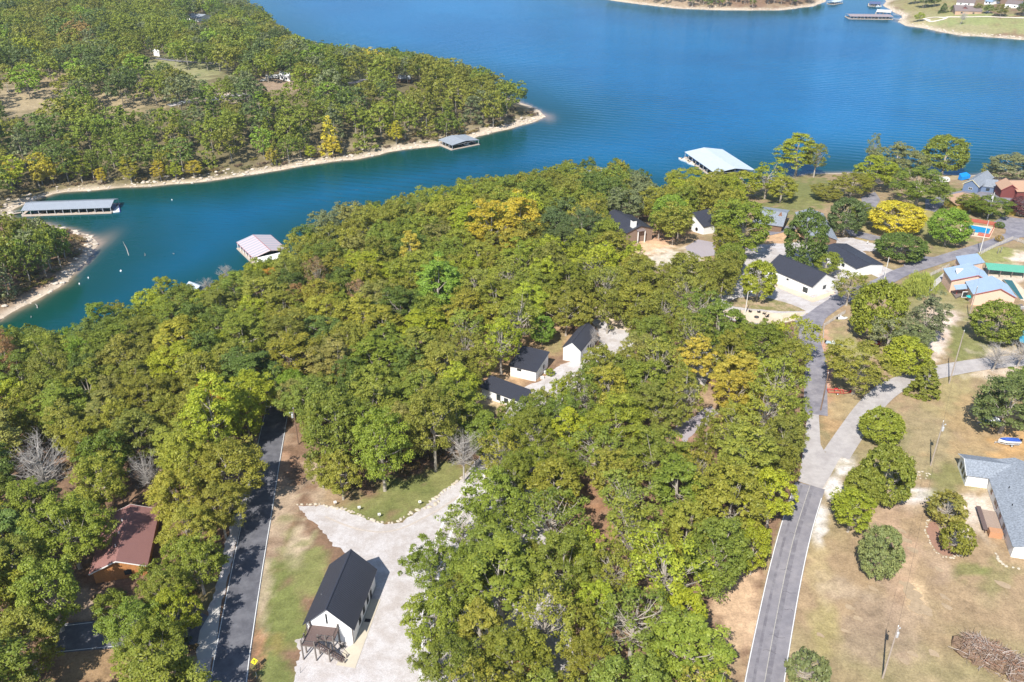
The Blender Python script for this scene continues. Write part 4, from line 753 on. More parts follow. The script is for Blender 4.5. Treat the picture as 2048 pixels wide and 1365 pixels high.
c16b, h16b, (o16b, _q), _ = gable('red_cabin', 'tan roofed wing of the red cabin running out of the frame', 'house', (2018, 362), (2070, 362), (2030, 384), None, 3.2, 5.6, TANROOF, REDWOOD, 0, .5, base=(2040, 402), trim=REDTRIM)
c17, h17, (o17, _q), _ = gable('mustard_house', 'mustard walled house with tan roof between the upper drive and pool', 'house', (1925, 385), (1952, 404), (1893, 398), (1955, 392), 3.0, 4.6, TANROOF, YELLOWG, 0, .5, base=(1925, 425))
c18, h18, (o18, _q), _ = gable('garden_shed', 'small mustard shed with flat brown roof under the maroon tree', 'shed', (2013, 415), (2036, 419), (2013, 419), None, 2.6, 2.9, BROWNROOF, YELLOWG, 0, .3, base=(2020, 426))
# white caravan under trees, tarp, etc.
def camper(px, py, rz, L, lab):
    g = G(px, py); t = empty('camper_trailer', g, rz, lab, 'camper'); b = MB(); b.slab([(-L / 2, -1.2, 2.5), (L / 2 - .5, -1.2, 2.6), (L / 2 - .5, 1.2, 2.6), (-L / 2, 1.2, 2.5)], 1.9); b.slab([(L / 2 - .5, -1.2, 2.5), (L / 2, -1.2, 1.5), (L / 2, 1.2, 1.5), (L / 2 - .5, 1.2, 2.5)], .9); bo = b.build('body', WHITEP, t)
    w_ = MB(); [w_.box(x, x + .9, -1.23, -1.205, 1.4, 2.0) for x in (-L / 2 + .8, 0, L / 2 - 2)]; w_.build('window', GLASS, t)
    for x in (-.5, .5):
        for y in (-1.0, 1.0): q = MB(); q.tube([(x, y - .1, .35), (x, y + .1, .35)], .35, 12); q.build('wheel', TYRE, t)
    q = MB(); q.tube([(L / 2, 0, .6), (L / 2 + 1.2, 0, .5)], .07, 5); q.build('hitch', GALV, t); q = MB(); q.box(-.5, .3, -.4, .4, 2.56, 2.8); q.build('roof_unit', GALV, t); return t
camper(1882, 366, .2, 8, 'white camper standing under the big tree on the right shore')
camper(545, 158, .1, 9, 'white camper among the trees on the far peninsula'); camper(1786, 655, 1.2, 7, 'silver white camper half hidden among the oaks above the cedar')
g = G(1927, 360); t = empty('tarp_tent', (g[0], g[1], g[2]), .3, 'bright blue tarp awning beside the blue lake house', 'awning'); q = MB(); q.poly([(-2.6, -1.2, 2.0), (2.6, -1.4, 2.6), (2.2, 1.6, 3.4), (-2.4, 1.3, 3.2)]); q.poly([(-2.6, -1.2, 2.0), (-2.4, 1.3, 3.2), (-2.4, 1.3, .2), (-2.6, -1.2, .2)]); q.poly([(-2.6, -1.2, 2.0), (2.6, -1.4, 2.6), (2.4, -1.5, 1.0), (-2.6, -1.3, .2)]); q.build('cover', TARP, t)
for x, y, z in ((-2.5, -1.1, 2), (2.5, -1.3, 2.6), (2.1, 1.5, 3.3), (-2.3, 1.2, 3.2)): q = MB(); q.tube([(x, y, 0), (x, y, z)], .05, 5); q.build('pole', GALV, t)
# peninsula and far shore houses
def far_house(A, B, e, he, hr, rm, wm, lab, base=None, **k):
    c, h, (o, _q), r = gable('shore_house', lab, 'house', A, B, e, None, he, hr, rm, wm, 0, .5, base=base, **k)
    for u in (-h * .5, h * .4): window(c, 'y-', u, 1.0, 1.6, 1.3, h, o)
    return c
far_house((383, 27), (412, 29), (385, 36), 3.2, 5.5, GREYMETAL, WHITE, 'white house with grey roof deep in the peninsula trees near the top', (395, 47))
far_house((305, 98), (318, 100), (312, 104), 3, 5, WHITE, WHITE, 'small white house at the end of the peninsula road', (312, 113))
far_house((797, 150), (822, 152), (800, 158), 3.2, 5.5, GREYMETAL, BROWNWALL, 'grey roofed house among trees near the peninsula tip', (812, 163))
far_house((250, -4), (272, -2), (255, 4), 3.2, 5.5, GREYMETAL, BLUEWALL, 'blue house at the very top edge among peninsula trees', (262, 10))
far_house((1908, 10), (1962, 12), (1912, 22), 3.4, 7.5, BROWNROOF, mat('tan_wall', (.45, .3, .2), .8), 'brown roofed lake lodge with pointed glass gable on the far right shore', (1935, 30), trim=None)
g = G(1931, 29); t = gable('lodge_gable', 'pointed brown gable porch fronting the far lake lodge', 'porch', (1931, 13), (1932, 8), (1918, 22), (1944, 22), 2.5, 7.6, BROWNROOF, REDWOOD, 0, .4, base=(1931, 30))
far_house((1915, -2), (1952, 0), (1916, 5), 3.2, 5.5, BROWNROOF, WHITE, 'long brown roofed house behind the far lake lodge', (1930, 10))
far_house((2016, 0), (2046, 2), (2018, 8), 4, 6, BROWNROOF, WHITE, 'white house with brown roof at the top right corner', (2030, 17))
far_house((1978, -2), (1994, 0), (1980, 4), 3, 5, BLUEMETAL, WHITE, 'pale blue roofed house on the far shore hill', (1985, 11))

c20, h20, (o20, _q), _ = gable('brown_roofed_shed', 'reddish brown roofed outbuilding glimpsed in the wood by the grey gravel', 'shed', (1318, 880), (1360, 870), (1305, 900), None, 3.0, 4.2, mat('red_brown_roof', (.34, .19, .14), .85, .15, 2), BROWNWALL, 0, .4, base=(1325, 908))

far_house((560, 143), (582, 146), (562, 151), 3.4, 5.5, WHITE, WHITE, 'long white house beside the camper on the far peninsula', (570, 162))
# ------------------------------------------------------------ docks and boats
def boat_mesh(L, B, D):
    """lofted open hull: returns hull, deck, screen builders"""
    n = 9; m = MB(); secs = []
    for k in range(n):
        t = k / (n - 1); x = -L / 2 + L * t; b = B / 2 * (1 - max(0, (t - .55) / .45) ** 2.2) * (.92 + .08 * min(1, t * 4)); s = D * (1 + .25 * t * t)
        secs.append([(x, 0, 0 + .25 * max(0, t - .6)), (x, b * .75, .12 + .3 * max(0, t - .6)), (x, b, s), (x, b * .82, s + .02)])
    for a, b in zip(secs[:-1], secs[1:]):
        for k in range(3):
            for s in (1, -1): m.poly([(p[0], p[1] * s, p[2]) for p in (a[k], b[k], b[k + 1], a[k + 1])][::s])
    m.poly([(p[0], p[1], p[2]) for p in secs[0]] + [(p[0], -p[1], p[2]) for p in secs[0][::-1]])
    d = MB(); top = [(s[3][0], s[3][1], s[3][2] - .03) for s in secs]
    for a, b in zip(top[:-1], top[1:]): d.poly([a, b, (b[0], -b[1], b[2]), (a[0], -a[1], a[2])])
    return m, d
def make_boat(name, lab, cat, L=5.5, B=2.1, D=.8, hullm=WHITEP, deckm=None, cover=None, group=None):
    t = empty(name, (0, 0, 0), 0, lab, cat, group); m, d = boat_mesh(L, B, D); m.build('hull', hullm, t); d.build('deck', deckm or SANDW, t)
    if cover:
        c = MB(); c.poly([(-L * .42, -B * .38, D + .1), (L * .1, -B * .38, D + .15), (L * .1, 0, D + .65), (-L * .42, 0, D + .4)]); c.poly([(-L * .42, B * .38, D + .1), (-L * .42, 0, D + .4), (L * .1, 0, D + .65), (L * .1, B * .38, D + .15)]); c.poly([(L * .1, -B * .38, D + .15), (L * .42, 0, D + .25), (L * .1, 0, D + .65)]); c.poly([(L * .1, B * .38, D + .15), (L * .1, 0, D + .65), (L * .42, 0, D + .25)]); c.build('cover', cover, t)
    else:
        w_ = MB(); w_.slab([(L * .1, -B * .35, D + .5), (L * .16, -B * .3, D + .05), (L * .16, B * .3, D + .05), (L * .1, B * .35, D + .5)], .03); w_.build('windscreen', GLASS, t)
        for y in (-.4, .4): s = MB(); s.box(-.6, 0, y - .25, y + .25, D, D + .3); s.box(-.7, -.6, y - .25, y + .25, D, D + .75); s.build('seat', WHITEP, t)
    e = MB(); e.box(-L / 2 - .45, -L / 2, -.18, .18, D * .3, D + .35); e.build('outboard_motor', BLACK, t); reg(t); return t
speedboat = make_boat('motor_boat', 'white open motor boat moored at the left end of the big white roofed dock', 'boat', group='boats moored at the docks')
def dock(name, lab, A, B, e1, e2, he, hr, roofm, deckpoly=None, posts=5, slips=0, label_boats=None, seam=.9, deckm=None, float_h=.45, both=True, postm=GALV):
    a = W(*A, LAKE + hr); b = W(*B, LAKE + hr); c, rz, L = frame(a, b); d = np.array([math.cos(rz), math.sin(rz)]); nn = np.array([-d[1], d[0]])
    w1 = abs(float(np.dot(W(*e1, LAKE + he)[:2] - c, nn))); w2 = abs(float(np.dot(W(*e2, LAKE + he)[:2] - c, nn))) if e2 else w1; wy = (w1 + w2) / 2
    root = empty(name, (c[0], c[1], LAKE), rz, lab, 'boat dock'); h = L / 2
    r = MB(); roof_plane(r, (-h, -wy, he), (h, -wy, he), (h, 0, hr), (-h, 0, hr), seam); roof_plane(r, (h, wy, he), (-h, wy, he), (-h, 0, hr), (h, 0, hr), seam); ro = r.build('roof', roofm, root)
    for s in (-1, 1):
        for k in range(posts):
            x = -h + .3 + (2 * h - .6) * k / (posts - 1); p = MB(); p.box(x - .1, x + .1, s * (wy - .4) - .1, s * (wy - .4) + .1, -.3, he - .05); p.build('post', postm, root)
    dk = MB(); z0, z1 = .15, float_h + .15
    dk.box(-h, h, -wy - .6, -wy + 1.2, z0, z1); dk.box(-h, h, wy - .9, wy + .3, z0, z1); dk.box(-h - 1.0, -h + .5, -wy + 1.2, wy - .9, z0, z1)
    n = max(1, int(2 * h / 7))
    for k in range(1, n + 1): x = -h + 2 * h * k / n - .6; dk.box(x - .5, x + .5, -wy + 1.2, wy - .9, z0, z1)
    dk.build('deck', deckm or mat('dock_boards', (.46, .38, .31), .85, .2, 2), root)
    fl = MB(); [fl.box(-h + .2 + k * 1.5, -h + 1.3 + k * 1.5, -wy - .5, -wy + 1.0, -.15, z0) for k in range(int((2 * h - 1) / 1.5))]; fl.build('float', BLACK, root)
    tr = MB(); tr.tube([(-h, -wy + .4, he - .35), (h, -wy + .4, he - .35)], .06, 4); tr.tube([(-h, wy - .4, he - .35), (h, wy - .4, he - .35)], .06, 4)
    for k in range(posts): x = -h + .3 + (2 * h - .6) * k / (posts - 1); tr.tube([(x, -wy + .4, he - .3), (x, wy - .4, he - .3)], .05, 4); tr.tube([(x, 0, he - .3), (x, 0, hr - .2)], .05, 4)
    tr.build('truss', postm, root)
    info(name, h, wy, math.degrees(rz)); return root, h, wy, c, d, nn
D4 = dock('boat_dock', 'long grey roofed dock in the left cove beside the sandy point', (50.7, 406), (228, 400), (104, 415), (120, 397), 3.0, 4.6, GREYMETAL, posts=12)
D5 = dock('boat_dock', 'square grey roofed dock below the rocky peninsula bank', (903.5, 271), (931.5, 282), (890, 284), (943, 273), 3.2, 4.3, GREYMETAL, posts=5)
D6 = dock('boat_dock', 'big white roofed dock behind the yellow trees on the near shore', (1471, 337), (1408, 295.5), (1397, 323), (1476, 318), 3.6, 5.4, PALEMETAL, posts=9)
D1 = dock('boat_dock', 'long grey roofed dock with many slips off the far right shore', (1696, 29), (1782, 30), (1696, 33), None, 3.2, 4.0, mat('brown_grey_roof', (.32, .27, .28), .6), posts=13)
D2 = dock('boat_dock', 'white roofed dock directly behind the long far dock', (1754, 20), (1783, 21.5), (1753, 24), None, 3.2, 4.0, WHITEP, posts=5)
D3 = dock('boat_dock', 'pale roofed dock off the wooded far bank at the top', (1662, 3), (1679, 0), (1659, 7), None, 3.0, 3.8, PALEMETAL, posts=5)
D8 = dock('boat_dock', 'small white roofed dock just showing above the left woods', (378, 563), (400, 572), (366, 572), (392, 565), 3.0, 4.6, PALEMETAL, posts=4)
D9 = dock('boat_dock', 'white roofed dock nearly hidden behind the tall shore oaks', (1170, 341), (1215, 336), (1168, 345), None, 3.2, 4.4, PALEMETAL, posts=5)
D10 = dock('boat_dock', 'dark cluttered dock with covered slips at the top of the far channel', (1739, 4), (1762, 5), (1739, 8), None, 3.0, 3.8, mat('dark_blue_roof', (.10, .13, .25), .6), posts=5)
# striped roof dock, two slopes of ribbed pink and silver sheets and a bright lean-to
def striped_dock():
    hr, he = 5.2, 3.4; a = W(541, 501, LAKE + hr); b = W(506, 469.5, LAKE + hr); c, rz, L = frame(a, b); d = np.array([math.cos(rz), math.sin(rz)]); nn = np.array([-d[1], d[0]]); h = L / 2
    e = W(485.5, 497, LAKE + he)[:2] - c; wy = abs(float(np.dot(e, nn))); s = 1 if np.dot(e, nn) > 0 else -1
    root = empty('boat_dock', (c[0], c[1], LAKE), rz, 'dock with pink and silver striped roof beside the left woods', 'boat dock'); m = MB(); n = 18
    for q in range(n):
        x0 = -h + L * q / n; x1 = -h + L * (q + 1) / n - .02
        for sg in (-1, 1): m.slab([(x0, sg * wy, he), (x1, sg * wy, he), (x1, 0, hr), (x0, 0, hr)], .12, q % 2)
    m.build('roof', [STRIPE, mat('silver_strip', (.36, .36, .40), .45, .05)], root); t = MB(); t.box(-h, h, -.1, .1, hr + .01, hr + .08); t.build('ridge_cap', REDTRIM, root)
    f = MB()
    for sg in (-1, 1): f.box(-h, h, sg * (wy + .02) - .04, sg * (wy + .02) + .04, he - .25, he + .02)
    f.build('fascia', REDTRIM, root)
    q = MB(); q.slab([(-h - 4.2, -wy, 2.6), (-h - .02, -wy, 3.3), (-h - .02, wy, 3.3), (-h - 4.2, wy, 2.6)], .12); q.build('lean_to_roof', WHITE, root)
    for sg in (-1, 1):
        for k in range(8): x = -h - 3.8 + (L + 3.6) * k / 7; p = MB(); p.box(x - .12, x + .12, sg * (wy - .3) - .12, sg * (wy - .3) + .12, -.3, 2.6 if k == 0 else he - .1); p.build('post', WHITEP, root)
    p = MB(); p.box(-h - 4.5, h + .3, -wy - .3, -wy + 1.2, .15, .6); p.box(-h - 4.5, h + .3, wy - 1.2, wy + .3, .15, .6); p.box(-h - 4.5, -h - 3, -wy + 1.2, wy - 1.2, .15, .6); p.box(-.6, .6, -wy + 1.2, wy - 1.2, .15, .6); p.build('deck', mat('dock_boards', (.46, .38, .31), .85, .2, 2), root)
    info('striped', h, wy)
striped_dock()
def gangway(lab, p0, p1, wd=1.4):
    a = W(*p0, LAKE + .7); b = G(*p1); c, rz, L = frame(a, b); root = empty('gangway', (a[0], a[1], LAKE), rz, lab, 'gangway'); z1 = max(.8, b[2] - LAKE + .1); q = MB(); q.slab([(0, -wd / 2, .72), (L, -wd / 2, z1), (L, wd / 2, z1), (0, wd / 2, .72)], .12); q.build('walkway', mat('dock_boards', (.46, .38, .31), .85, .2, 2), root)
    for s in (-1, 1):
        r = MB(); r.tube([(0, s * wd / 2, 1.7), (L, s * wd / 2, z1 + 1)], .05, 4); n = max(2, int(L / 2))
        for k in range(n + 1): t = k / n; r.tube([(L * t, s * wd / 2, .72 + (z1 - .72) * t), (L * t, s * wd / 2, 1.7 + (z1 - .72) * t)], .035, 4)
        r.build('railing', GALV, root)
gangway('gangway from the long cove dock to the wooded left bank', (42, 425), (10, 432)); gangway('gangway from the big white roofed dock to the near shore', (1478, 355), (1492, 378))
gangway('gangway from the long far dock to the sandy far shore', (1783, 37), (1803, 42)); gangway('gangway linking the white far dock with the far beach', (1786, 30), (1803, 32))
# swim pad beside the long dock, blue and white
a = W(232, 418, LAKE); t = empty('swim_platform', (a[0], a[1], LAKE), R(25), 'blue and white swim platform at the end of the long cove dock', 'swim platform'); q = MB(); q.box(-1.6, 1.4, -6, 6, .1, .6); q.build('platform', WHITEP, t); q = MB(); q.box(1.4, 1.7, -6, 6, -.1, .62); q.build('bumper', BLUEP, t); q = MB(); q.box(-1.5, .2, -1, 5.8, .604, .64); q.build('mat_cover', mat('grey_blue_mat', (.16, .24, .40), .7), t)
def at_lake(px, py): p = W(px, py, LAKE); return (p[0], p[1], LAKE - .15)
speedboat.location = at_lake(1366, 322); speedboat.rotation_euler.z = 2.2; speedboat.scale = (1.3,) * 3
dup(speedboat, at_lake(1381, 329), 2.2, 'white motor boat tied beside the big white dock next to the trees', 'boats moored at the docks', 1.2)
for i in range(9): dup(speedboat, at_lake(1700 + i * 9.2, 37.5), R(-90) + .1 * (i % 3), None, 'boats moored at the far dock', 1.15)['label'] = 'small boat in a slip of the long far dock'
for px, py, lb in ((1742, 12, 'boat in the dark slips at the top of the far channel, nearest the open water'), (1757, 14, 'boat behind the white roofed far dock'), (1750, 9, 'white boat between the two dark far slips')): dup(speedboat, at_lake(px, py), 0, lb, None, 1.4)
dup(speedboat, at_lake(934, 291), 2.6, 'motor boat inside the square grey peninsula dock', None, 1.0)
for k, (px) in enumerate((75, 120, 165, 205)): dup(speedboat, at_lake(px, 416), R(90), ['first boat from the bank inside the long cove dock', 'second boat from the bank inside the long cove dock', 'third boat from the bank inside the long cove dock', 'boat in the outermost slip of the long cove dock'][k], 'boats inside the long cove dock', 1.0)
# buoys and drowned trunks
def buoy(px, py, lab, s=1.0, m=WHITEP):
    p = W(px, py, LAKE); t = empty('mooring_buoy', p, 0, lab, 'buoy', 'buoys in the left cove'); q = MB(); q.tube([(0, 0, -.2), (0, 0, 0), (0, 0, .3), (0, 0, .55), (0, 0, .7)], [.2 * s, .5 * s, .5 * s, .3 * s, .08 * s], 10); q.build('float', m, t); q = MB(); q.tube([(0, 0, .65), (0, 0, .95 * s)], .05, 5); q.build('ring', BLACK, t)
buoy(242, 543, 'orange topped white buoy in the middle of the left cove', .8); buoy(177, 557, 'small white buoy left of the orange topped buoy', .5); buoy(159, 569, 'white buoy nearest the sandy left bank', .5); buoy(344, 401, 'tiny white buoy right of the long cove dock', .5)
def snag(px0, py0, px1, py1, z1, lab):
    a = W(px0, py0, LAKE - .3); b = W(px1, py1, LAKE + z1); q = MB(); mid = (a + b) / 2 + np.array([.3, .1, .2]); q.tube([tuple(a - a), tuple(mid - a), tuple(b - a)], [.22, .16, .05], 6); o = q.build('drowned_trunk', BARKD); o.location = tuple(a); tag(o, lab, 'dead trunk', 'drowned trunks standing in the cove')
snag(259, 516, 246, 484, .5, 'long pale drowned trunk slanting out of the cove water'); snag(290, 513, 288, 506, 1.6, 'short stub of drowned trunk right of the long slanting one'); snag(75, 618, 70, 608, 1.2, 'pale drowned stub near the foot of the sandy left bank'); snag(348, 510, 345, 507, .6, 'faint drowned stub in open water left of the striped dock'); snag(62, 636, 61, 632, .9, 'tiny drowned stub closest to the near woods'); snag(425, 358, 425, 350, 3, 'bare snag at the waterline of the peninsula bank')
# ------------------------------------------------------------ poles, lamp, signs, trailers
def pole(px, py, h, lab, kind='utility', rz=0, m=POLEW, r=.17, grp='utility poles'):
    g = G(px, py); t = empty('utility_pole' if kind != 'lamp' else 'lamp_pole', (g[0], g[1], g[2] - .2), rz, lab, 'pole', grp); q = MB(); q.tube([(0, 0, 0), (0, 0, h * .5), (0, 0, h)], [r, r * .85, r * .65], 9); q.build('pole', m, t)
    if kind in ('utility', 'plain'):
        q = MB(); q.tube([(0, 0, h), (0, 0, h + .35)], [.06, .09], 6); q.build('insulator', WHITEP, t)
    if kind == 'utility':
        q = MB(); q.tube([(.42, 0, h - 2.6), (.42, 0, h - 2.5), (.42, 0, h - 1.5), (.42, 0, h - 1.4)], [.15, .3, .3, .12], 12); tr = q.build('transformer', GALV, t); q = MB(); q.box(.15, .4, -.04, .04, h - 2.3, h - 2.2); q.box(.15, .4, -.04, .04, h - 1.7, h - 1.6); q.tube([(.42, 0, h - 1.4), (.42, 0, h - 1.0)], .05, 6); q.build('bracket', GALV, tr)
        q = MB(); q.tube([(0, 0, h - 1.1), (1.0, .1, h - .8)], .035, 5); q.tube([(1.0, .1, h - .8), (1.0, .1, h - 1.0)], [.09, .14], 8); q.build('bracket_arm', GALV, t)
    if kind == 'lamp': q = MB(); q.tube([(0, 0, h), (.5, 0, h + .25), (1.1, 0, h + .25)], .05, 6); q.build('lamp_arm', GALV, t); q = MB(); q.tube([(1.1, 0, h + .3), (1.1, 0, h + .1)], [.12, .28], 10); q.build('lamp_head', WHITEP, t)
    return t, g
P1 = pole(1765, 1357, 12.5, 'weathered utility pole with transformer standing in the dry field at the bottom', rz=.6); P2 = pole(1861, 932, 12.5, 'utility pole with transformer between the cedars and the shingled house', rz=.3); P3 = pole(1898, 768, 16.5, 'tall bare utility pole at the bend of the light side road', 'plain')
P7 = pole(1937, 636, 11, 'utility pole standing in front of the pink lodge gable', 'plain'); P4 = pole(1641, 822, 11.5, 'dark utility pole beside the fork of the two roads', 'plain', m=BARKW); P5 = pole(1974, 440, 12, 'lamp topped pole behind the blue pool', 'utility', rz=2.5, m=mat('pale_pole', (.6, .58, .55), .7)); P6 = pole(1959, 507, 13, 'pale pole rising behind the upper pink lodge roof', 'plain', m=M['pale_pole']); P8 = pole(1767, 563, 9, 'white pole at the edge of the upper road junction', 'plain', m=M['pale_pole']); P9 = pole(1490, 628, 8, 'lamp pole beside the garden chairs', 'lamp', m=M['pale_pole'])
P10 = pole(597, 890, 11, 'brown utility pole with small transformer on the verge of the left road', rz=3.4, m=BARKW); pole(152, 218, 12, 'utility pole in the peninsula clearing at left', 'plain'); pole(1845, 20, 12, 'utility pole on the far right shore', 'plain')
def wire(a, b, ha, hb, lab):
    a = np.array(a) + (0, 0, ha); b = np.array(b) + (0, 0, hb); q = MB(); pts = []
    for k in range(13): t = k / 12; p = a + (b - a) * t - a; pts.append((p[0], p[1], p[2] - 4 * .9 * t * (1 - t)))
    q.tube(pts, .018, 3); o = q.build('overhead_cable', BLACK); o.location = tuple(a); tag(o, lab, 'cable', 'overhead cables')
wire(P1[1], P2[1], 12.3, 12.3, 'overhead cable from the field pole to the pole by the cedars'); wire(P2[1], P3[1], 12.3, 16.2, 'overhead cable from the cedar pole to the tall side road pole'); wire(P3[1], P7[1], 16.2, 10.8, 'overhead cable from the tall side road pole to the pink lodge pole'); wire(P6[1], P7[1], 12.8, 10.8, 'overhead cable above the pink lodge roofs')
def post_sign(px, py, lab, mark=True, grp='site number signs along the stone border'):
    g = G(px, py); t = empty('site_sign', g, 0.2, lab, 'sign', grp); q = MB(); q.box(-.05, .05, -.05, .05, -.1, 1.3); q.build('post', GREYWOOD, t); q = MB(); q.box(-.32, .32, -.09, -.055, .75, 1.4); b = q.build('panel', WHITEP, t); q = MB(); q.poly([(-.1, -.095, .95), (.1, -.095, .95), (.14, -.095, 1.1), (0, -.095, 1.25), (-.14, -.095, 1.1)]); q.build('mark', mat('dark_mark', (.06, .1, .12), .6), b)
for px, py, lb in ((671, 1012, 'white site sign at the left end of the stone border'), (719, 1022, 'second white site sign from the left along the stone border'), (759, 1036, 'white site sign at the low point of the curved stone border'), (840, 1011, 'white site sign by the widening of the stone border on the right')): post_sign(px, py, lb)
for px, py, lb in ((1734, 489, 'small white site sign on the gravel behind the large black roof'), (1767, 517, 'white site sign below the round dark tree')): post_sign(px, py, lb, grp='site signs on the upper gravel')
g = G(514, 1357); t = empty('warning_sign', g, .35, 'yellow diamond warning sign on the grass at the road edge', 'sign'); q = MB(); q.box(-.04, .04, -.03, .03, -.1, 1.6); q.build('post', GALV, t); q = MB(); q.slab([(-.62, -.05, 2.1), (-.62, -.03, 2.1), (-.62, -.03, 2.1), (-.62, -.05, 2.1)], .0) if 0 else None
q.poly([(0, -.05, 1.35), (.62, -.05, 1.97), (0, -.05, 2.6), (-.62, -.05, 1.97)]); q.poly([(0, -.03, 1.35), (-.62, -.03, 1.97), (0, -.03, 2.6), (.62, -.03, 1.97)])
for a, b in (((0, 1.35), (.62, 1.97)), ((.62, 1.97), (0, 2.6)), ((0, 2.6), (-.62, 1.97)), ((-.62, 1.97), (0, 1.35))): q.poly([(a[0], -.05, a[1]), (a[0], -.03, a[1]), (b[0], -.03, b[1]), (b[0], -.05, b[1])])
pn = q.build('panel', YEL, t); q = MB(); q.poly([(-.06, -.056, 1.65), (.06, -.056, 1.65), (.06, -.056, 2.05), (-.06, -.056, 2.05)]); q.poly([(-.2, -.056, 2.05), (.2, -.056, 2.05), (0, -.056, 2.32)]); q.build('arrow', BLACK, pn)
pn.rotation_euler.x = R(-35); pn.location = (0, .9, .42)
g = G(601, 1347); t = empty('leaning_stake', g, 0, 'thin dark stake stuck in the gravel edge near the stair', 'stake'); q = MB(); q.tube([(0, 0, 0), (.1, .1, 1.5)], [.04, .025], 5); q.build('shaft', BLACK, t)
def trailer(px, py, rz, lab, m, L=6.5, boat=None):
    g = G(px, py); t = empty('boat_trailer', g, rz, lab, 'trailer'); f = MB()
    for s in (-1, 1): f.tube([(-L * .45, s * .9, .55), (L * .1, s * .9, .55), (L * .38, s * .1, .5)], .07, 5); f.tube([(-L * .45, s * .45, .7), (L * .15, s * .45, .7)], .05, 4)
    for x in (-L * .44, -L * .2, 0, L * .1): f.tube([(x, -.9, .5), (x, .9, .5)], .06, 4)
    f.tube([(L * .36, 0, .5), (L * .52, 0, .5)], .08, 5); f.build('frame', m, t)
    for s in (-1, 1):
        q = MB(); q.tube([(-L * .12, s * 1.12 - .1, .33), (-L * .12, s * 1.12 + .1, .33)], .34, 14); wq = q.build('wheel', TYRE, t); q = MB(); q.tube([(-L * .12, s * 1.12 - .11, .33), (-L * .12, s * 1.12 + .11, .33)], .17, 10); q.build('rim', WHITEP, wq)
        q = MB(); q.box(-L * .12 - .5, -L * .12 + .5, s * 1.12 - .15, s * 1.12 + .15, .7, .76); q.build('fender', m, t)
    q = MB(); q.tube([(L * .5, 0, 0), (L * .5, 0, .8)], .05, 6); q.build('jack', GALV, t); q = MB(); q.box(L * .32, L * .4, -.1, .1, .55, 1.1); q.build('winch_post', m, t); return t
trailer(1680, 787, -.12, 'empty red boat trailer parked beside the oak at the fork', REDP, 7.5)
trailer(2013, 889, R(176), 'trailer under the blue covered boat beside the shingled house', GALV, 5.6); trailer(1975, 848, R(180), 'trailer under the dark blue boat below the big oak', GALV, 5.2)
def boat_at(px, py, rz, z, **k):
    g = G(px, py); b = make_boat('runabout', **k); b.location = (g[0], g[1], g[2] + z); b.rotation_euler.z = rz; return b
boat_at(2016, 889, R(176), .62, lab='small boat with bright blue cover on its trailer by the shingled house', cat='boat', L=5.0, B=2.0, D=.7, hullm=WHITEP, deckm=BLUEP, cover=BLUEP)
boat_at(1978, 848, R(180), .62, lab='dark blue boat on its trailer in the shade of the big oak', cat='boat', L=4.8, B=2.0, D=.7, hullm=BLUEP, deckm=WHITEP)
boat_at(1752, 690, .4, .1, lab='red boat lying under the trees above the yellow green tree', cat='boat', L=4.2, B=1.5, D=.6, hullm=REDP, deckm=REDP)
boat_at(1668, 692, -.6, .1, lab='pale blue boat on the grass behind the rail fence', cat='boat', L=4.8, B=1.9, D=.6, hullm=mat('pale_blue_hull', (.4, .5, .56), .5), deckm=mat('pale_blue_hull', (.4, .5, .56), .5))
boat_at(1685, 639, .1, .0, lab='small white boat upside down beside the fence corner', cat='boat', L=3.2, B=1.4, D=.5, hullm=WHITEP, deckm=WHITEP)
g = G(1937, 604); t = empty('patio_umbrella', g, 0, 'teal patio umbrella by the sliding door of the pink lodge', 'umbrella'); q = MB(); q.tube([(0, 0, 0), (0, 0, 2.3)], .03, 5); q.build('pole', GALV, t); q = MB(); q.tube([(0, 0, 1.9), (0, 0, 2.4)], [1.2, .05], 8); q.build('canopy', TEALF, t)
for k, (px, py) in enumerate(((1995, 508), (2001, 506))):
    g = G(px, py); t = empty('swing_panel', g, .9, ['left pale glider board standing on the lawn by the grey fence', 'right pale glider board standing on the lawn by the grey fence'][k], 'lawn board', 'pale boards on the lawn'); q = MB(); q.slab([(-.3, -.05, 2.2), (.5, -.05, 2.2), (.5, .1, 2.2), (-.3, .1, 2.2)], 1.8); q.build('board', mat('pale_blue_board', (.5, .6, .68), .6), t); q = MB(); q.box(-.35, -.3, -.1, .15, 0, 2.3); q.build('post', GREYWOOD, t)
# vehicles in the shade and on the peninsula
def car(px, py, rz, m, lab, grp=None):
    g = G(px, py); t = empty('parked_car', g, rz, lab, 'car', grp); prof = [(-2.2, .35), (-2.25, .8), (-2.0, .95), (-1.3, 1.0), (-.8, 1.45), (.7, 1.48), (1.3, 1.05), (2.1, .85), (2.25, .6), (2.2, .35)]; q = MB()
    q.poly([(x, -.88, z) for x, z in prof]); q.poly([(x, .88, z) for x, z in prof[::-1]]); n = len(prof)
    for k in range(n): a, b = prof[k], prof[(k + 1) % n]; q.poly([(a[0], -.88, a[1]), (a[0], .88, a[1]), (b[0], .88, b[1]), (b[0], -.88, b[1])])
    q.build('body', m, t); w_ = MB(); w_.slab([(-1.25, -.8, 1.04), (-.82, -.75, 1.44), (-.82, .75, 1.44), (-1.25, .8, 1.04)], -.03); w_.slab([(1.25, -.8, 1.1), (.74, -.75, 1.48), (.74, .75, 1.48), (1.25, .8, 1.1)], -.03)
    for s in (-1, 1): w_.poly([(-1.0, s * .89, 1.05), (1.0, s * .89, 1.08), (.65, s * .885, 1.4), (-.75, s * .885, 1.4)])
    w_.build('window', GLASS, t)
    for x in (-1.35, 1.4):
        for s in (-1, 1): q = MB(); q.tube([(x, s * .78, .33), (x, s * .92, .33)], .34, 14); q.build('wheel', TYRE, t)
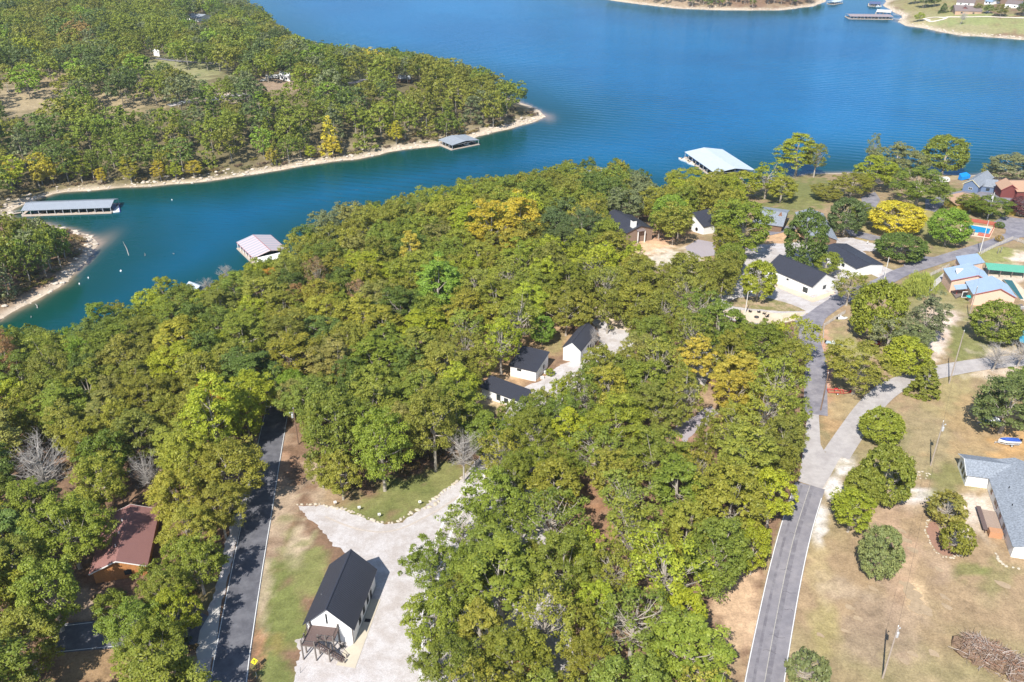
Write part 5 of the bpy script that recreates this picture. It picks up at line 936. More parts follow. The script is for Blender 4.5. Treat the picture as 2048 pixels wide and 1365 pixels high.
SILV = mat('silver_paint', (.5, .52, .55), .35, .03, spec=.5); DKB = mat('dark_blue_paint', (.02, .03, .07), .3, .03, spec=.5); WHP = mat('white_paint', (.8, .8, .8), .3, .02, spec=.5)
for a in ((1982, 428, .8, SILV, 'silver car behind the lamp topped pole near the mustard shed'), (528, 163, .1, WHP, 'white car beside the peninsula camper'), (365, 208, .3, SILV, 'silver car on the rubble patch in the peninsula woods'), (452, 215, .2, DKB, 'dark blue car below the peninsula road'), (1128, 592, .5, SILV, 'silver car glimpsed in the middle woods'), (1127, 625, .4, SILV, 'silver car in the shaded lane of the middle woods'), (1700, 1, .0, WHP, '') if 0 else (1975, 26, .1, SILV, 'silver car beside the far lake lodge')): car(*a)
# ------------------------------------------------------------ stones, rock ring, brush pile
def stone_proto(seed, s):
    r = random.Random(seed); me_ = MB(); pts = []
    n, k = 7, 4
    for i in range(k + 1):
        ph = math.pi * i / k
        for j in range(n): a = 2 * math.pi * j / n; q = 1 + r.uniform(-.2, .2); pts.append((s * q * math.sin(ph) * math.cos(a) * 1.25, s * q * math.sin(ph) * math.sin(a), s * .6 * q * math.cos(ph) + s * .2))
    me_.v = pts
    for i in range(k):
        for j in range(n): me_.f.append((i * n + j, (i + 1) * n + j, (i + 1) * n + (j + 1) % n, i * n + (j + 1) % n)); me_.mi.append(0)
    return me_
sm = [stone_proto(i, .42) for i in range(4)]; smesh = []
for i, q in enumerate(sm): o = q.build('border_stone', ROCK); smesh.append(o.data); bpy.data.objects.remove(o)
def stones(line, step, lab, grp, s0=1.0, seed=1, m=None):
    P = [G(*p) for p in line]; r = random.Random(seed)
    for a, b in zip(P[:-1], P[1:]):
        L = math.dist(a[:2], b[:2]); n = max(1, int(L / step))
        for k in range(n):
            t = (k + r.uniform(-.25, .25)) / n; x = a[0] + (b[0] - a[0]) * t + r.uniform(-.15, .15); y = a[1] + (b[1] - a[1]) * t + r.uniform(-.15, .15)
            o = bpy.data.objects.new('border_stone', r.choice(smesh)); COL.objects.link(o); s = s0 * r.uniform(.6, 1.25); o.location = (x, y, float(H(np.array(x), np.array(y))) + .05); o.scale = (s * r.uniform(.8, 1.3), s, s * r.uniform(.7, 1)); o.rotation_euler.z = r.uniform(0, 6.3); tag(o, lab, 'stone', grp)
stones([(596, 1011), (640, 1010), (690, 1020), (722, 1031), (750, 1043), (775, 1048), (797, 1044), (815, 1030)], .85, 'pale border stone edging the lawn above the gravel court', 'border stones along the left curve', .8, 1)
stones([(815, 1030), (835, 1022), (860, 1015), (878, 1005), (875, 995), (850, 1010)], 1.0, 'pale border stone in the bulge of the right hand border', 'border stones in the bulge', .95, 2)
stones([(880, 990), (905, 972), (925, 955), (940, 940)], .95, 'pale border stone on the straight run towards the bare tree', 'border stones on the straight run', .8, 3)
stones([(1855, 1043), (1850, 1060), (1858, 1085), (1870, 1105), (1885, 1115), (1905, 1117), (1920, 1110), (1921, 1098)], .62, 'white edging stone curving around the shrub bed', 'edging stones of the shrub bed', .55, 4); stones([(1855, 1043), (1868, 1040)], .6, 'white edging stone at the top of the shrub bed', 'edging stones at the top of the bed', .55, 5)
stones([(1828, 945), (1845, 944), (1857, 950), (1850, 958), (1832, 957), (1826, 948)], .7, 'pale stone in the ring of the old fire circle', 'stones of the fire circle', .6, 6); stones([(1835, 951), (1848, 952)], .6, 'stone inside the old fire circle on the grass', 'stones in the middle of the circle', .9, 7)
stones([(940, 828), (958, 831), (980, 838), (1000, 842)], .9, 'pale stone edging the patch below the low cabin', 'stones below the low cabin', .7, 8)
stones([(1991, 1108), (2000, 1125), (2015, 1135), (2045, 1140)], .8, 'grey stone edging the bed by the shingled house', 'stones by the shingled house', .7, 9)
drape('mulch_bed', GP([(1857, 1046), (1868, 1043), (1880, 1060), (1900, 1080), (1918, 1100), (1916, 1110), (1900, 1113), (1885, 1110), (1872, 1100), (1860, 1080), (1853, 1060)]), .06, mat('mulch', (.30, .17, .12), .95, .2, 3), .1)
def brush_pile():
    r = random.Random(5); q = MB(); ax = [G(1930, 1292), G(1985, 1318), G(2050, 1352), G(2110, 1380)]; c = ax[0]
    for k in range(2600):
        t = r.random() * (len(ax) - 1.01); i = int(t); f = t - i; p = ax[i] + (ax[i + 1] - ax[i]) * f; w_ = 3.4 - .4 * abs(t - .8); u = r.gauss(0, .45); u = max(-1, min(1, u)); h_ = 2.5 * (1 - u * u) * r.uniform(.2, 1) + .1
        d = (ax[i + 1] - ax[i])[:2]; d = d / np.linalg.norm(d); nn = np.array([-d[1], d[0]]); b = p[:2] + nn * u * w_ + d * r.uniform(-.5, .5); L = r.uniform(.6, 2.4); an = r.uniform(0, 6.3); dz = r.uniform(-.35, .35)
        a0 = (b[0] - c[0], b[1] - c[1], h_ + p[2] - c[2]); e = (a0[0] + L * math.cos(an), a0[1] + L * math.sin(an), max(.05 + p[2] - c[2], a0[2] + dz * L)); mid = tuple((a0[j] + e[j]) / 2 + r.uniform(-.12, .12) for j in range(3)); ra = r.choice((.02, .03, .045, .07)); q.tube([a0, mid, e], [ra, ra * .8, ra * .4], 4, r.choice((0, 0, 1, 2)), cap=False)
    for i in range(len(ax) - 1):
        pass
    core = MB()
    for t in np.linspace(0, len(ax) - 1.01, 16):
        i = int(t); p = ax[i] + (ax[i + 1] - ax[i]) * (t - i) - c
        for k in range(9): s = r.uniform(.8, 1.5); core.tube([(p[0] + r.uniform(-2.2, 2.2), p[1] + r.uniform(-2, 2), p[2] - .3), (p[0] + r.uniform(-1.5, 1.5), p[1] + r.uniform(-1.5, 1.5), p[2] + r.uniform(.9, 1.6))], [s, .3], 7)
    t = empty('brush_pile', c, 0, 'long brown heap of cut brush and branches at the lower right corner', 'brush pile'); q.build('branches', [mat('twig_brown', (.27, .19, .14), .9, .2, 2), mat('twig_grey', (.40, .34, .30), .9, .2, 2), mat('twig_red', (.27, .15, .10), .9, .2, 2)], t); core.build('dead_leaves', mat('dead_leaf_heap', (.18, .12, .08), .95, .4, 3, 1.0, 5), t)
brush_pile()
# rocks on the beaches: one mass of rubble
def rubble():
    r = random.Random(9); V = []; Fc = []; base_ = [np.array(m_.v) for m_ in sm]; ff = [m_.f for m_ in sm]; k = 0
    segs = [PEN[i:i + 2] for i in range(0, 33)] + [FAR2[i:i + 2] for i in range(0, 9)] + [FAR1[i:i + 2] for i in range(1, 7)]
    for a, b in segs:
        L = math.dist(a, b); n = int(L * 2.2)
        for _ in range(n):
            t = r.random(); x = a[0] + (b[0] - a[0]) * t + r.gauss(0, 3.5); y = a[1] + (b[1] - a[1]) * t + r.gauss(0, 4); s = float(sdf(x, y))
            if s < -.5 or s > 14: continue
            z = float(H(x, y)); i = r.randrange(4); sc = r.choice((.6, .8, 1.1, 1.6, 2.4)); an = r.uniform(0, 6.3); B_ = base_[i] * sc; co, si = math.cos(an), math.sin(an); V.append(np.stack([B_[:, 0] * co - B_[:, 1] * si + x, B_[:, 0] * si + B_[:, 1] * co + y, B_[:, 2] * .8 + z], -1)); Fc += [tuple(v + k for v in f) for f in ff[i]]; k += len(B_)
    me_ = bpy.data.meshes.new('shore_rubble'); me_.from_pydata(np.concatenate(V).tolist(), [], Fc); me_.materials.append(mat('shore_rock', (.52, .45, .37), .9, .3, .3)); o = bpy.data.objects.new('shore_rubble', me_); COL.objects.link(o); tag(o, 'pale broken rock strewn along the waterline of the peninsula and far banks', 'rocks', kind='stuff')
rubble()
# ------------------------------------------------------------ trees
def crown(seed, Rr, zc, hz, ncl, nlf, ls, clr=(.2, .3), style='oak', fill=1.0):
    """leaf quads spread through clumps: returns V (N,4,3), tint (N), clump centres"""
    r = np.random.default_rng(seed); C_ = []
    tries = 0
    while len(C_) < ncl and tries < ncl * 60:
        tries += 1; u = r.normal(size=3); u /= np.linalg.norm(u)
        if style == 'cedar':
            t = r.random() ** 1.3; ang = r.random() * 6.283; rad = Rr * (1 - t) ** .75 * r.uniform(.72, 1.02) * (1 + .15 * math.sin(3 * ang + seed)); c = np.array([rad * math.cos(ang), rad * math.sin(ang), zc - hz + 2 * hz * t])
        elif style == 'round':
            if u[2] < -.75: continue
            f = r.uniform(.7, .98) ** .5; c = np.array([u[0] * Rr * f, u[1] * Rr * f, zc + u[2] * hz * f])
        else:
            if u[2] < -.8: continue
            ang = math.atan2(u[1], u[0]); lob = 1 + .22 * math.sin(2 * ang + seed * 1.7) + .15 * math.sin(5 * ang + seed) ; f = r.uniform(.35, 1.0) ** .45
            c = np.array([u[0] * Rr * f * lob, u[1] * Rr * f * lob, zc + u[2] * hz * f * (1 + .15 * math.cos(3 * ang + seed * 2))])
        rc = Rr * r.uniform(*clr)
        if len(C_) and min(np.linalg.norm(c - q[0]) for q in C_) < rc * .62: continue
        C_.append((c, rc, r.random()))
    out = []; tin = []; ctr = np.array([0, 0, zc - hz * .4])
    for c, rc, tn in C_:
        n = int(nlf * r.uniform(.75, 1.25) * fill); u = r.normal(size=(n, 3)); u /= np.linalg.norm(u, axis=1)[:, None]
        od = (c - ctr) / (np.linalg.norm(c - ctr) + 1e-6); flip = (u @ od) < -.35; u[flip] -= 2 * (u[flip] @ od)[:, None] * od[None] * .8
        # tufts: leaves gather in little sprays on the clump
        nt = max(6, n // 8); tu = r.normal(size=(nt, 3)); tu /= np.linalg.norm(tu, axis=1)[:, None]; tu[:, 2] = np.abs(tu[:, 2]) * .9 - .15; ti = r.integers(0, nt, n)
        k = r.random(n) < .72; u[k] = tu[ti[k]] + r.normal(size=(k.sum(), 3)) * .14; tt = r.random(nt)
        rad = (r.uniform(.5, 1.12, n) ** .8)[:, None]; sq = np.array([1, 1, .72 if style != 'cedar' else .62]); p = c + u * rc * rad * sq
        nrm = u * .7 + np.array([0, 0, .55]) + r.normal(size=(n, 3)) * .45; nrm /= np.linalg.norm(nrm, axis=1)[:, None]
        a = np.cross(nrm, r.normal(size=(n, 3))); a /= np.linalg.norm(a, axis=1)[:, None]; b = np.cross(nrm, a); s = ls * r.uniform(.6, 1.25, n)[:, None]; e = r.uniform(.45, .8, n)[:, None]
        if style == 'willow': p[:, 2] -= r.random(n) * hz * .9; a = np.tile([0, 0, 1.0], (n, 1)); b = np.cross(a, r.normal(size=(n, 3))); b /= np.linalg.norm(b, axis=1)[:, None]; s = s * 1.4; e = np.full((n, 1), .22)
        V = np.stack([p - a * s, p - b * s * e, p + a * s, p + b * s * e], 1); V[:, 0, 2] -= ls * .15; V[:, 2, 2] -= ls * .15
        out.append(V); tin.append(np.clip(.35 * tn + .3 * tt[ti] + .35 * r.random(n), 0, 1))
    return np.concatenate(out), np.concatenate(tin), [c for c, *_ in C_]
def crown_mesh(name, V, T, m, col=None):
    me = bpy.data.meshes.new(name); n = len(V); me.vertices.add(n * 4); me.vertices.foreach_set('co', V.astype(np.float32).ravel()); quads(me, np.arange(n * 4).reshape(-1, 4))
    a = me.attributes.new('tint', 'FLOAT', 'FACE'); a.data.foreach_set('value', T.astype(np.float32))
    if col is not None: a = me.attributes.new('col', 'FLOAT_COLOR', 'FACE'); a.data.foreach_set('color', np.concatenate([col, np.ones((n, 1))], 1).astype(np.float32).ravel())
    me.materials.append(m); me.update(calc_edges=True); return me
def trunk_mb(seed, Hh, zc, hz, Rr, centres, r0=.32, twigs=1, lean=.0, nl=16, bare=False):
    r = random.Random(seed); q = MB(); top = zc + hz * .45; fork = max(1.2, zc - hz * .75)
    sway = [r.uniform(-.35, .35) for _ in range(4)]; P = lambda z: (sway[0] * math.sin(z * .3) + lean * z, sway[1] * math.sin(z * .35 + 1), z)
    zs = [-.5, 0.1, fork * .5, fork, (fork + top) / 2, top]; q.tube([P(z) for z in zs], [r0 * 1.5, r0 * 1.15, r0 * .95, r0 * .85, r0 * .5, r0 * .15], 8, cap=False)
    cs = list(centres); r.shuffle(cs)
    for c in cs[:nl]:
        z0 = r.uniform(fork * .85, min(top, max(fork, c[2] * .8))); a = Vector(P(z0)); e = Vector(c); mid = a.lerp(e, .5) + Vector((r.uniform(-.4, .4), r.uniform(-.4, .4), -.06 * (e - a).length)); rr_ = r0 * r.uniform(.25, .42)
        q.tube([a, mid, e], [rr_, rr_ * .6, rr_ * .18], 5, cap=False)
        for k in range(twigs):
            s = mid.lerp(e, r.uniform(-.3, .8)); L = Rr * r.uniform(.16, .34); d = Vector((r.uniform(-1, 1), r.uniform(-1, 1), r.uniform(-.1, .9))).normalized() * L; m2 = s + d * .5 + Vector((r.uniform(-.2, .2), r.uniform(-.2, .2), .1)); q.tube([s, m2, s + d], [rr_ * .3, rr_ * .2, rr_ * .08], 4, cap=False)
            if bare:
                for _ in range(4):
                    s2 = s + d * r.uniform(.2, 1); d2 = Vector((r.uniform(-1, 1), r.uniform(-1, 1), r.uniform(-.2, .9))).normalized() * L * .6; q.tube([s2, s2 + d2 * .5 + Vector((0, 0, .06)), s2 + d2], [rr_ * .16, rr_ * .1, .012], 3, cap=False)
    return q
KINDS = {}  # kind -> list of (crown mesh, trunk mesh, R, H, zc)
def proto(kind, seed, Rr, Hh, zc, hz, ncl, nlf, ls, clr, style='oak', r0=.3, twigs=1, bark=BARK, nl=16, bare=False, fill=1.0):
    cm = None; cen = None
    if not bare or fill > 0:
        V, T, cen = crown(seed, Rr, zc, hz, ncl, nlf, ls, clr, style, fill); cm = crown_mesh('crown', V, T, LEAF) if fill > .01 else None
    q = trunk_mb(seed, Hh, zc, hz, Rr, cen, r0, twigs, nl=nl, bare=bare); o = q.build('trunk', bark); tm = o.data; bpy.data.objects.remove(o)
    KINDS.setdefault(kind, []).append((cm, tm, Rr, Hh, zc))
for s in range(6): proto('oak', 10 + s, 6.0, 16, 9.6, 6.2, 135, (185 if s < 3 else 140), (.165 if s < 3 else .20), (.11, .23), r0=.34, twigs=1)
for s in range(3): proto('tall', 30 + s, 4.4, 17, 10.0, 7.0, 115, 150, .175, (.13, .26), r0=.28)
for s in range(3): proto('round', 40 + s, 5.6, 11.5, 6.2, 5.2, 150, 130, .205, (.14, .22), 'round', r0=.3)
for s in range(3): proto('cedar', 50 + s, 4.4, 11, 5.6, 5.3, 170, 120, .18, (.10, .19), 'cedar', r0=.22, nl=8)
for s in range(3): proto('sparse', 60 + s, 5.8, 15, 9.4, 5.8, 90, 76, .195, (.11, .22), r0=.34, twigs=5, nl=34)
for s in range(2): proto('bare', 70 + s, 4.6, 10, 6.6, 3.8, 60, 10, .2, (.2, .3), r0=.22, twigs=6, bark=BARKD, nl=46, bare=True, fill=0.001)
for s in range(2): proto('juniper', 90 + s, 4.6, 7.2, 3.7, 3.5, 190, 110, .17, (.12, .2), 'round', r0=.2, nl=8)
proto('willow', 80, 3.6, 7.5, 4.6, 2.9, 60, 110, .3, (.2, .3), 'willow', r0=.2)
for s in range(2): proto('shrub', 84 + s, 2.6, 4.2, 2.3, 2.0, 46, 62, .22, (.2, .32), 'round', r0=.12, twigs=5, nl=34)
PAL = dict(olive=(.225, .225, .050), green=(.175, .215, .045), mid=(.205, .235, .045), deep=(.125, .170, .048), bright=(.205, .290, .048), yg=(.30, .33, .040), yellow=(.50, .44, .045), gold=(.38, .32, .065), orange=(.45, .23, .05), rust=(.32, .22, .10), red=(.30, .19, .13), brown=(.24, .225, .085), grey=(.185, .205, .105), ygold=(.27, .26, .05), dark=(.115, .150, .065), maroon=(.17, .07, .07), willow=(.30, .34, .11), cedar=(.215, .235, .045), juniper=(.215, .245, .12))
PAL = {k: (v[0] * 1.10, v[1] * 1.16, v[2] * (.8 if k not in ('grey', 'juniper') else 1.0)) if k not in ('yellow', 'maroon') else v for k, v in PAL.items()}
CNAME = dict(olive='olive green', green='green', mid='mid green', deep='deep green', bright='bright green', yg='yellow green', yellow='yellow', gold='golden', orange='orange', rust='rusty', red='reddish', brown='brown tinged', grey='grey green', ygold='yellowing', dark='dark green', maroon='maroon', willow='pale green', cedar='green', juniper='grey green')
def place_tree(kind, x, y, Rr, Hh, col, lab=None, grp=None, rz=None, name=None, rr=random, lean=0):
    cm, tm, R0, H0, zc = rr.choice(KINDS[kind]); z = float(H(np.array(x), np.array(y)))
    c = PAL[col] if isinstance(col, str) else col; j = rr.uniform(.85, 1.17); c = (c[0] * j * rr.uniform(.93, 1.08), c[1] * j, c[2] * j * rr.uniform(.85, 1.2))
    nm = name or {'juniper': 'cedar_tree', 'cedar': 'cedar_tree', 'bare': 'bare_tree', 'willow': 'willow_tree', 'shrub': 'shrub', 'round': 'leafy_tree'}.get(kind, 'oak_tree')
    t = empty(nm, (x, y, z), rr.uniform(0, 6.28) if rz is None else rz, lab, 'shrub' if kind == 'shrub' else 'tree', grp); t.scale = (Rr / R0, Rr / R0, Hh / H0)
    if lean: t.rotation_euler = (rr.uniform(-lean, lean), rr.uniform(-lean, lean), t.rotation_euler.z)
    o = bpy.data.objects.new('trunk', tm); COL.objects.link(o); o.parent = t
    if cm is not None: o = bpy.data.objects.new('crown', cm); COL.objects.link(o); o.parent = t; o.color = (*c, 1)
    return t
PLACED = []   # (x, y, R)
def mt(bx, by, top, hw, kind, col, lab, name=None, lean=0):      # a tree measured in the photograph: foot, top, half width
    g = G(bx, by); m = mpp(g); dist = math.hypot(g[1], CAMH - g[2]); el = math.atan2(CAMH - g[2], g[1]); Hh = None
    # height whose top projects to 'top'
    lo, hi = 1.0, 40.0
    for _ in range(30):
        mid = (lo + hi) / 2; p = proj(np.array([g[0], g[1] + .0, g[2] + mid]));
        if p[1] > top: lo = mid
        else: hi = mid
    Rr = hw * mpp(np.array([g[0], g[1], g[2] + mid * .5])); Hh = mid * .93
    if kind in ('round', 'oak', 'cedar', 'shrub', 'juniper'): Hh = max(2.0, mid - Rr * .30)
    t = place_tree(kind, g[0], g[1], Rr, Hh, col, lab, None, name=name, lean=lean); PLACED.append((g[0], g[1], Rr)); return t
L_ = [(1787, 468, 392, 50, 'round', 'yellow', 'big round golden yellow maple in the upper lawn'), (1890, 492, 408, 38, 'round', 'bright', 'bright green round tree left of the blue pool'), (1798, 520, 458, 47, 'round', 'deep', 'dark green round tree beside the forking driveway'),
 (1602, 542, 412, 40, 'round', 'deep', 'dark layered oak between the slate lodge wings'), (1478, 508, 385, 62, 'oak', 'mid', 'large broad oak in front of the slate lodge'), (1457, 545, 480, 28, 'round', 'mid', 'small round tree below the large broad oak'), (1512, 604, 515, 33, 'round', 'yg', 'yellow green tree on the grass island beside the lamp pole'),
 (1648, 548, 496, 33, 'oak', 'mid', 'green tree between the two long black roofs'), (1686, 474, 388, 34, 'round', 'dark', 'dark dense tree right of the pale slate wing'), (1718, 450, 400, 28, 'oak', 'mid', 'mid green tree behind the dark dense one by the driveway'), (1650, 400, 362, 30, 'oak', 'olive', 'olive tree on the lawn behind the slate lodge'), (1700, 395, 335, 34, 'oak', 'ygold', 'yellowing oak at the lawn edge beneath the shore oaks'),
 (1785, 375, 275, 52, 'oak', 'grey', 'broad grey green oak on the right shore'), (1830, 415, 322, 52, 'oak', 'green', 'large dark oak over the upper drive'), (1882, 348, 258, 42, 'round', 'green', 'tall rounded green tree at the water on the right shore'), (1738, 342, 258, 15, 'sparse', 'grey', 'thin pale sparse tree poking above the right shore oaks'), (1745, 385, 302, 36, 'oak', 'yg', 'yellow green oak left of the broad grey green shore oak'),
 (1588, 352, 262, 40, 'tall', 'yg', 'tall yellow green tree alone on the shore right of the white dock'), (1627, 355, 282, 24, 'sparse', 'olive', 'pale thin tree joined to the tall yellow green shore tree'), (1530, 398, 322, 38, 'sparse', 'yg', 'thin yellow green tree right of the big white dock'), (1560, 405, 345, 32, 'oak', 'ygold', 'yellowing oak at the edge of the shore lawn'), (1480, 400, 332, 40, 'oak', 'ygold', 'yellow olive oak in front of the big white dock'),
 (1378, 400, 322, 42, 'oak', 'yg', 'yellow green oak left of the big white dock'), (1336, 469, 380, 34, 'round', 'bright', 'green and yellow maple beside the building site'), (2020, 370, 295, 48, 'oak', 'grey', 'grey green oak behind the slate roofed lake house'), (1975, 362, 325, 20, 'sparse', 'olive', 'small thin tree against the water left of the grey green oak'), (1938, 425, 384, 26, 'oak', 'olive', 'olive tree before the tan roofed mustard house'), (1975, 436, 382, 36, 'oak', 'green', 'green tree around the lamp topped pole'),
 (2042, 432, 388, 26, 'round', 'maroon', 'maroon leaved tree at the right edge'), (1998, 456, 443, 9, 'shrub', 'deep', 'small round bush at the corner of the red pool fence'), (1745, 682, 552, 50, 'juniper', 'cedar', 'big cedar spreading beside the upper road fence'), (1692, 612, 540, 35, 'sparse', 'olive', 'thin olive tree leaning over the upper road'), (1832, 592, 543, 26, 'willow', 'willow', 'small pale willow beside the weathered fence'), (1842, 695, 582, 34, 'tall', 'grey', 'tall grey green oak left of the rocky ground'),
 (1772, 705, 622, 44, 'sparse', 'grey', 'grey green oak over the half hidden camper'), (1815, 715, 640, 36, 'oak', 'grey', 'grey oak right of the half hidden camper'), (1984, 685, 594, 48, 'round', 'mid', 'large round green tree in front of the pink lodge'), (1705, 788, 668, 58, 'oak', 'olive', 'wide olive oak above the red boat trailer'), (1806, 748, 668, 43, 'round', 'yg', 'bright yellow green round tree above the side road'), (1846, 790, 713, 32, 'cedar', 'cedar', 'small cedar at the near side of the light side road'),
 (1757, 883, 814, 41, 'juniper', 'cedar', 'flat layered cedar beside the fork of the roads'), (1760, 1004, 888, 50, 'juniper', 'cedar', 'largest cedar clump below the flat layered one'), (1722, 1006, 930, 37, 'juniper', 'cedar', 'cedar overlapping the left side of the largest cedar clump'), (1693, 1064, 975, 43, 'oak', 'yg', 'yellow green low tree beside the right road'), (1750, 1152, 1050, 41, 'juniper', 'juniper', 'grey green juniper alone in the dry field'), (1888, 1043, 988, 36, 'shrub', 'brown', 'brownish twiggy shrub above the edged bed'), (1908, 1104, 1048, 30, 'shrub', 'olive', 'green shrub inside the stone edged bed'),
 (2000, 866, 740, 66, 'oak', 'dark', 'huge dark oak at the right edge over the blue boat'), (2060, 800, 730, 50, 'oak', 'green', 'green oak cut by the right edge behind the huge dark one'), (1985, 742, 682, 40, 'bare', 'grey', 'bare bleached thicket beyond the side road'), (2035, 735, 680, 34, 'bare', 'grey', 'bare grey thicket at the right edge under the turquoise roof'), (1608, 1372, 1308, 38, 'shrub', 'grey', 'twiggy grey shrub at the bottom edge of the right road'), (1943, 400, 385, 10, 'shrub', 'green', 'low shrub before the blue lake house'),
 (1990, 380, 368, 9, 'shrub', 'green', 'tiny shrub at the wall of the blue lake house'), (1100, 752, 738, 9, 'shrub', 'mid', 'clipped round bush beside the air conditioner units'), (1998, 484, 470, 8, 'shrub', 'rust', 'rusty bush against the grey fence by the upper road'),
 (770, 982, 800, 60, 'oak', 'mid', 'free standing oak with a pale trunk in the middle of the front lawn'), (872, 942, 752, 54, 'oak', 'olive', 'free standing oak on the right of the front lawn'), (684, 952, 768, 58, 'oak', 'green', 'broad oak beside the left road verge'), (647, 978, 905, 29, 'oak', 'olive', 'low yellowish oak at the left end of the front lawn'), (928, 965, 845, 42, 'bare', 'grey', 'bare grey tree at the bend of the stone border'), (590, 812, 735, 34, 'round', 'bright', 'bright green tree overhanging the left road'),
 (112, 1012, 858, 64, 'bare', 'grey', 'big bleached dead tree standing above the left woods'), (305, 1000, 893, 36, 'bare', 'grey', 'white skeleton of a dead tree near the maroon roof'), (1188, 700, 650, 14, 'bare', 'grey', 'small bare tree against the steep dark gable roof'), (455, 570, 520, 20, 'bare', 'grey', 'bare purple grey tree at the cove edge'), (415, 590, 545, 16, 'bare', 'grey', 'smaller bare tree at the cove edge'),
 (445, 925, 738, 52, 'tall', 'yg', 'glowing yellow green tree left of the dark road'), (430, 845, 750, 26, 'tall', 'orange', 'orange topped tree beside the dark road'), (1085, 690, 628, 24, 'round', 'bright', 'bright green tree behind the steep gabled cabin'), (1380, 775, 665, 34, 'tall', 'gold', 'golden tree over the hidden dark roofed cabin'), (1580, 745, 625, 42, 'sparse', 'yg', 'pale limbed yellow green sycamore by the upper road'), (1520, 750, 632, 48, 'oak', 'green', 'green oak behind the sandy path'), (1470, 800, 700, 48, 'oak', 'gold', 'golden brown oak right of the grey gravel'),
 (985, 520, 390, 44, 'tall', 'yellow', 'bright yellow tree near the crest of the shore woods'), (1040, 500, 382, 40, 'tall', 'yellow', 'orange yellow tree right of the bright yellow one'), (940, 505, 400, 38, 'tall', 'yg', 'yellow tree left of the brightest yellow crown'), (825, 560, 455, 22, 'tall', 'gold', 'slim golden tree in the shore woods'), (548, 600, 530, 16, 'tall', 'orange', 'small orange tree in front of the striped dock'), (640, 620, 505, 24, 'sparse', 'red', 'reddish thinning tree right of the striped dock'), (600, 640, 560, 20, 'oak', 'red', 'low reddish tree below the striped dock'), (720, 640, 552, 22, 'sparse', 'red', 'brown red bare topped tree in the shore woods'),
 (30, 790, 655, 34, 'oak', 'red', 'reddish brown tree at the left edge above the cove'), (880, 640, 510, 46, 'tall', 'bright', 'tall bright green tree in the middle of the shore woods'), (345, 640, 545, 24, 'tall', 'yg', 'narrow yellow green tree top poking above the cove edge'), (215, 700, 592, 30, 'tall', 'bright', 'fresh green tree top at the cove edge')]
for i_, (px, py, tp, hw) in enumerate(((18, 376, 322, 15), (80, 374, 328, 14), (108, 370, 308, 17), (165, 366, 303, 18), (205, 368, 332, 11), (263, 366, 310, 18), (322, 362, 318, 15), (353, 360, 322, 13), (390, 356, 318, 15), (545, 332, 292, 10), (667, 312, 268, 15), (622, 318, 288, 12), (793, 290, 240, 12))):
    L_.append((px, py, tp, hw, 'tall', ('yellow', 'gold', 'yellow', 'yg')[i_ % 4], f'yellow shore tree of the peninsula bank, {"first second third fourth fifth sixth seventh eighth ninth tenth eleventh twelfth thirteenth".split()[i_ if i_ < 9 else (9 if i_ == 9 else (11 if i_ == 10 else (10 if i_ == 11 else 12)))]} from the left'))
for a in L_: mt(*a)
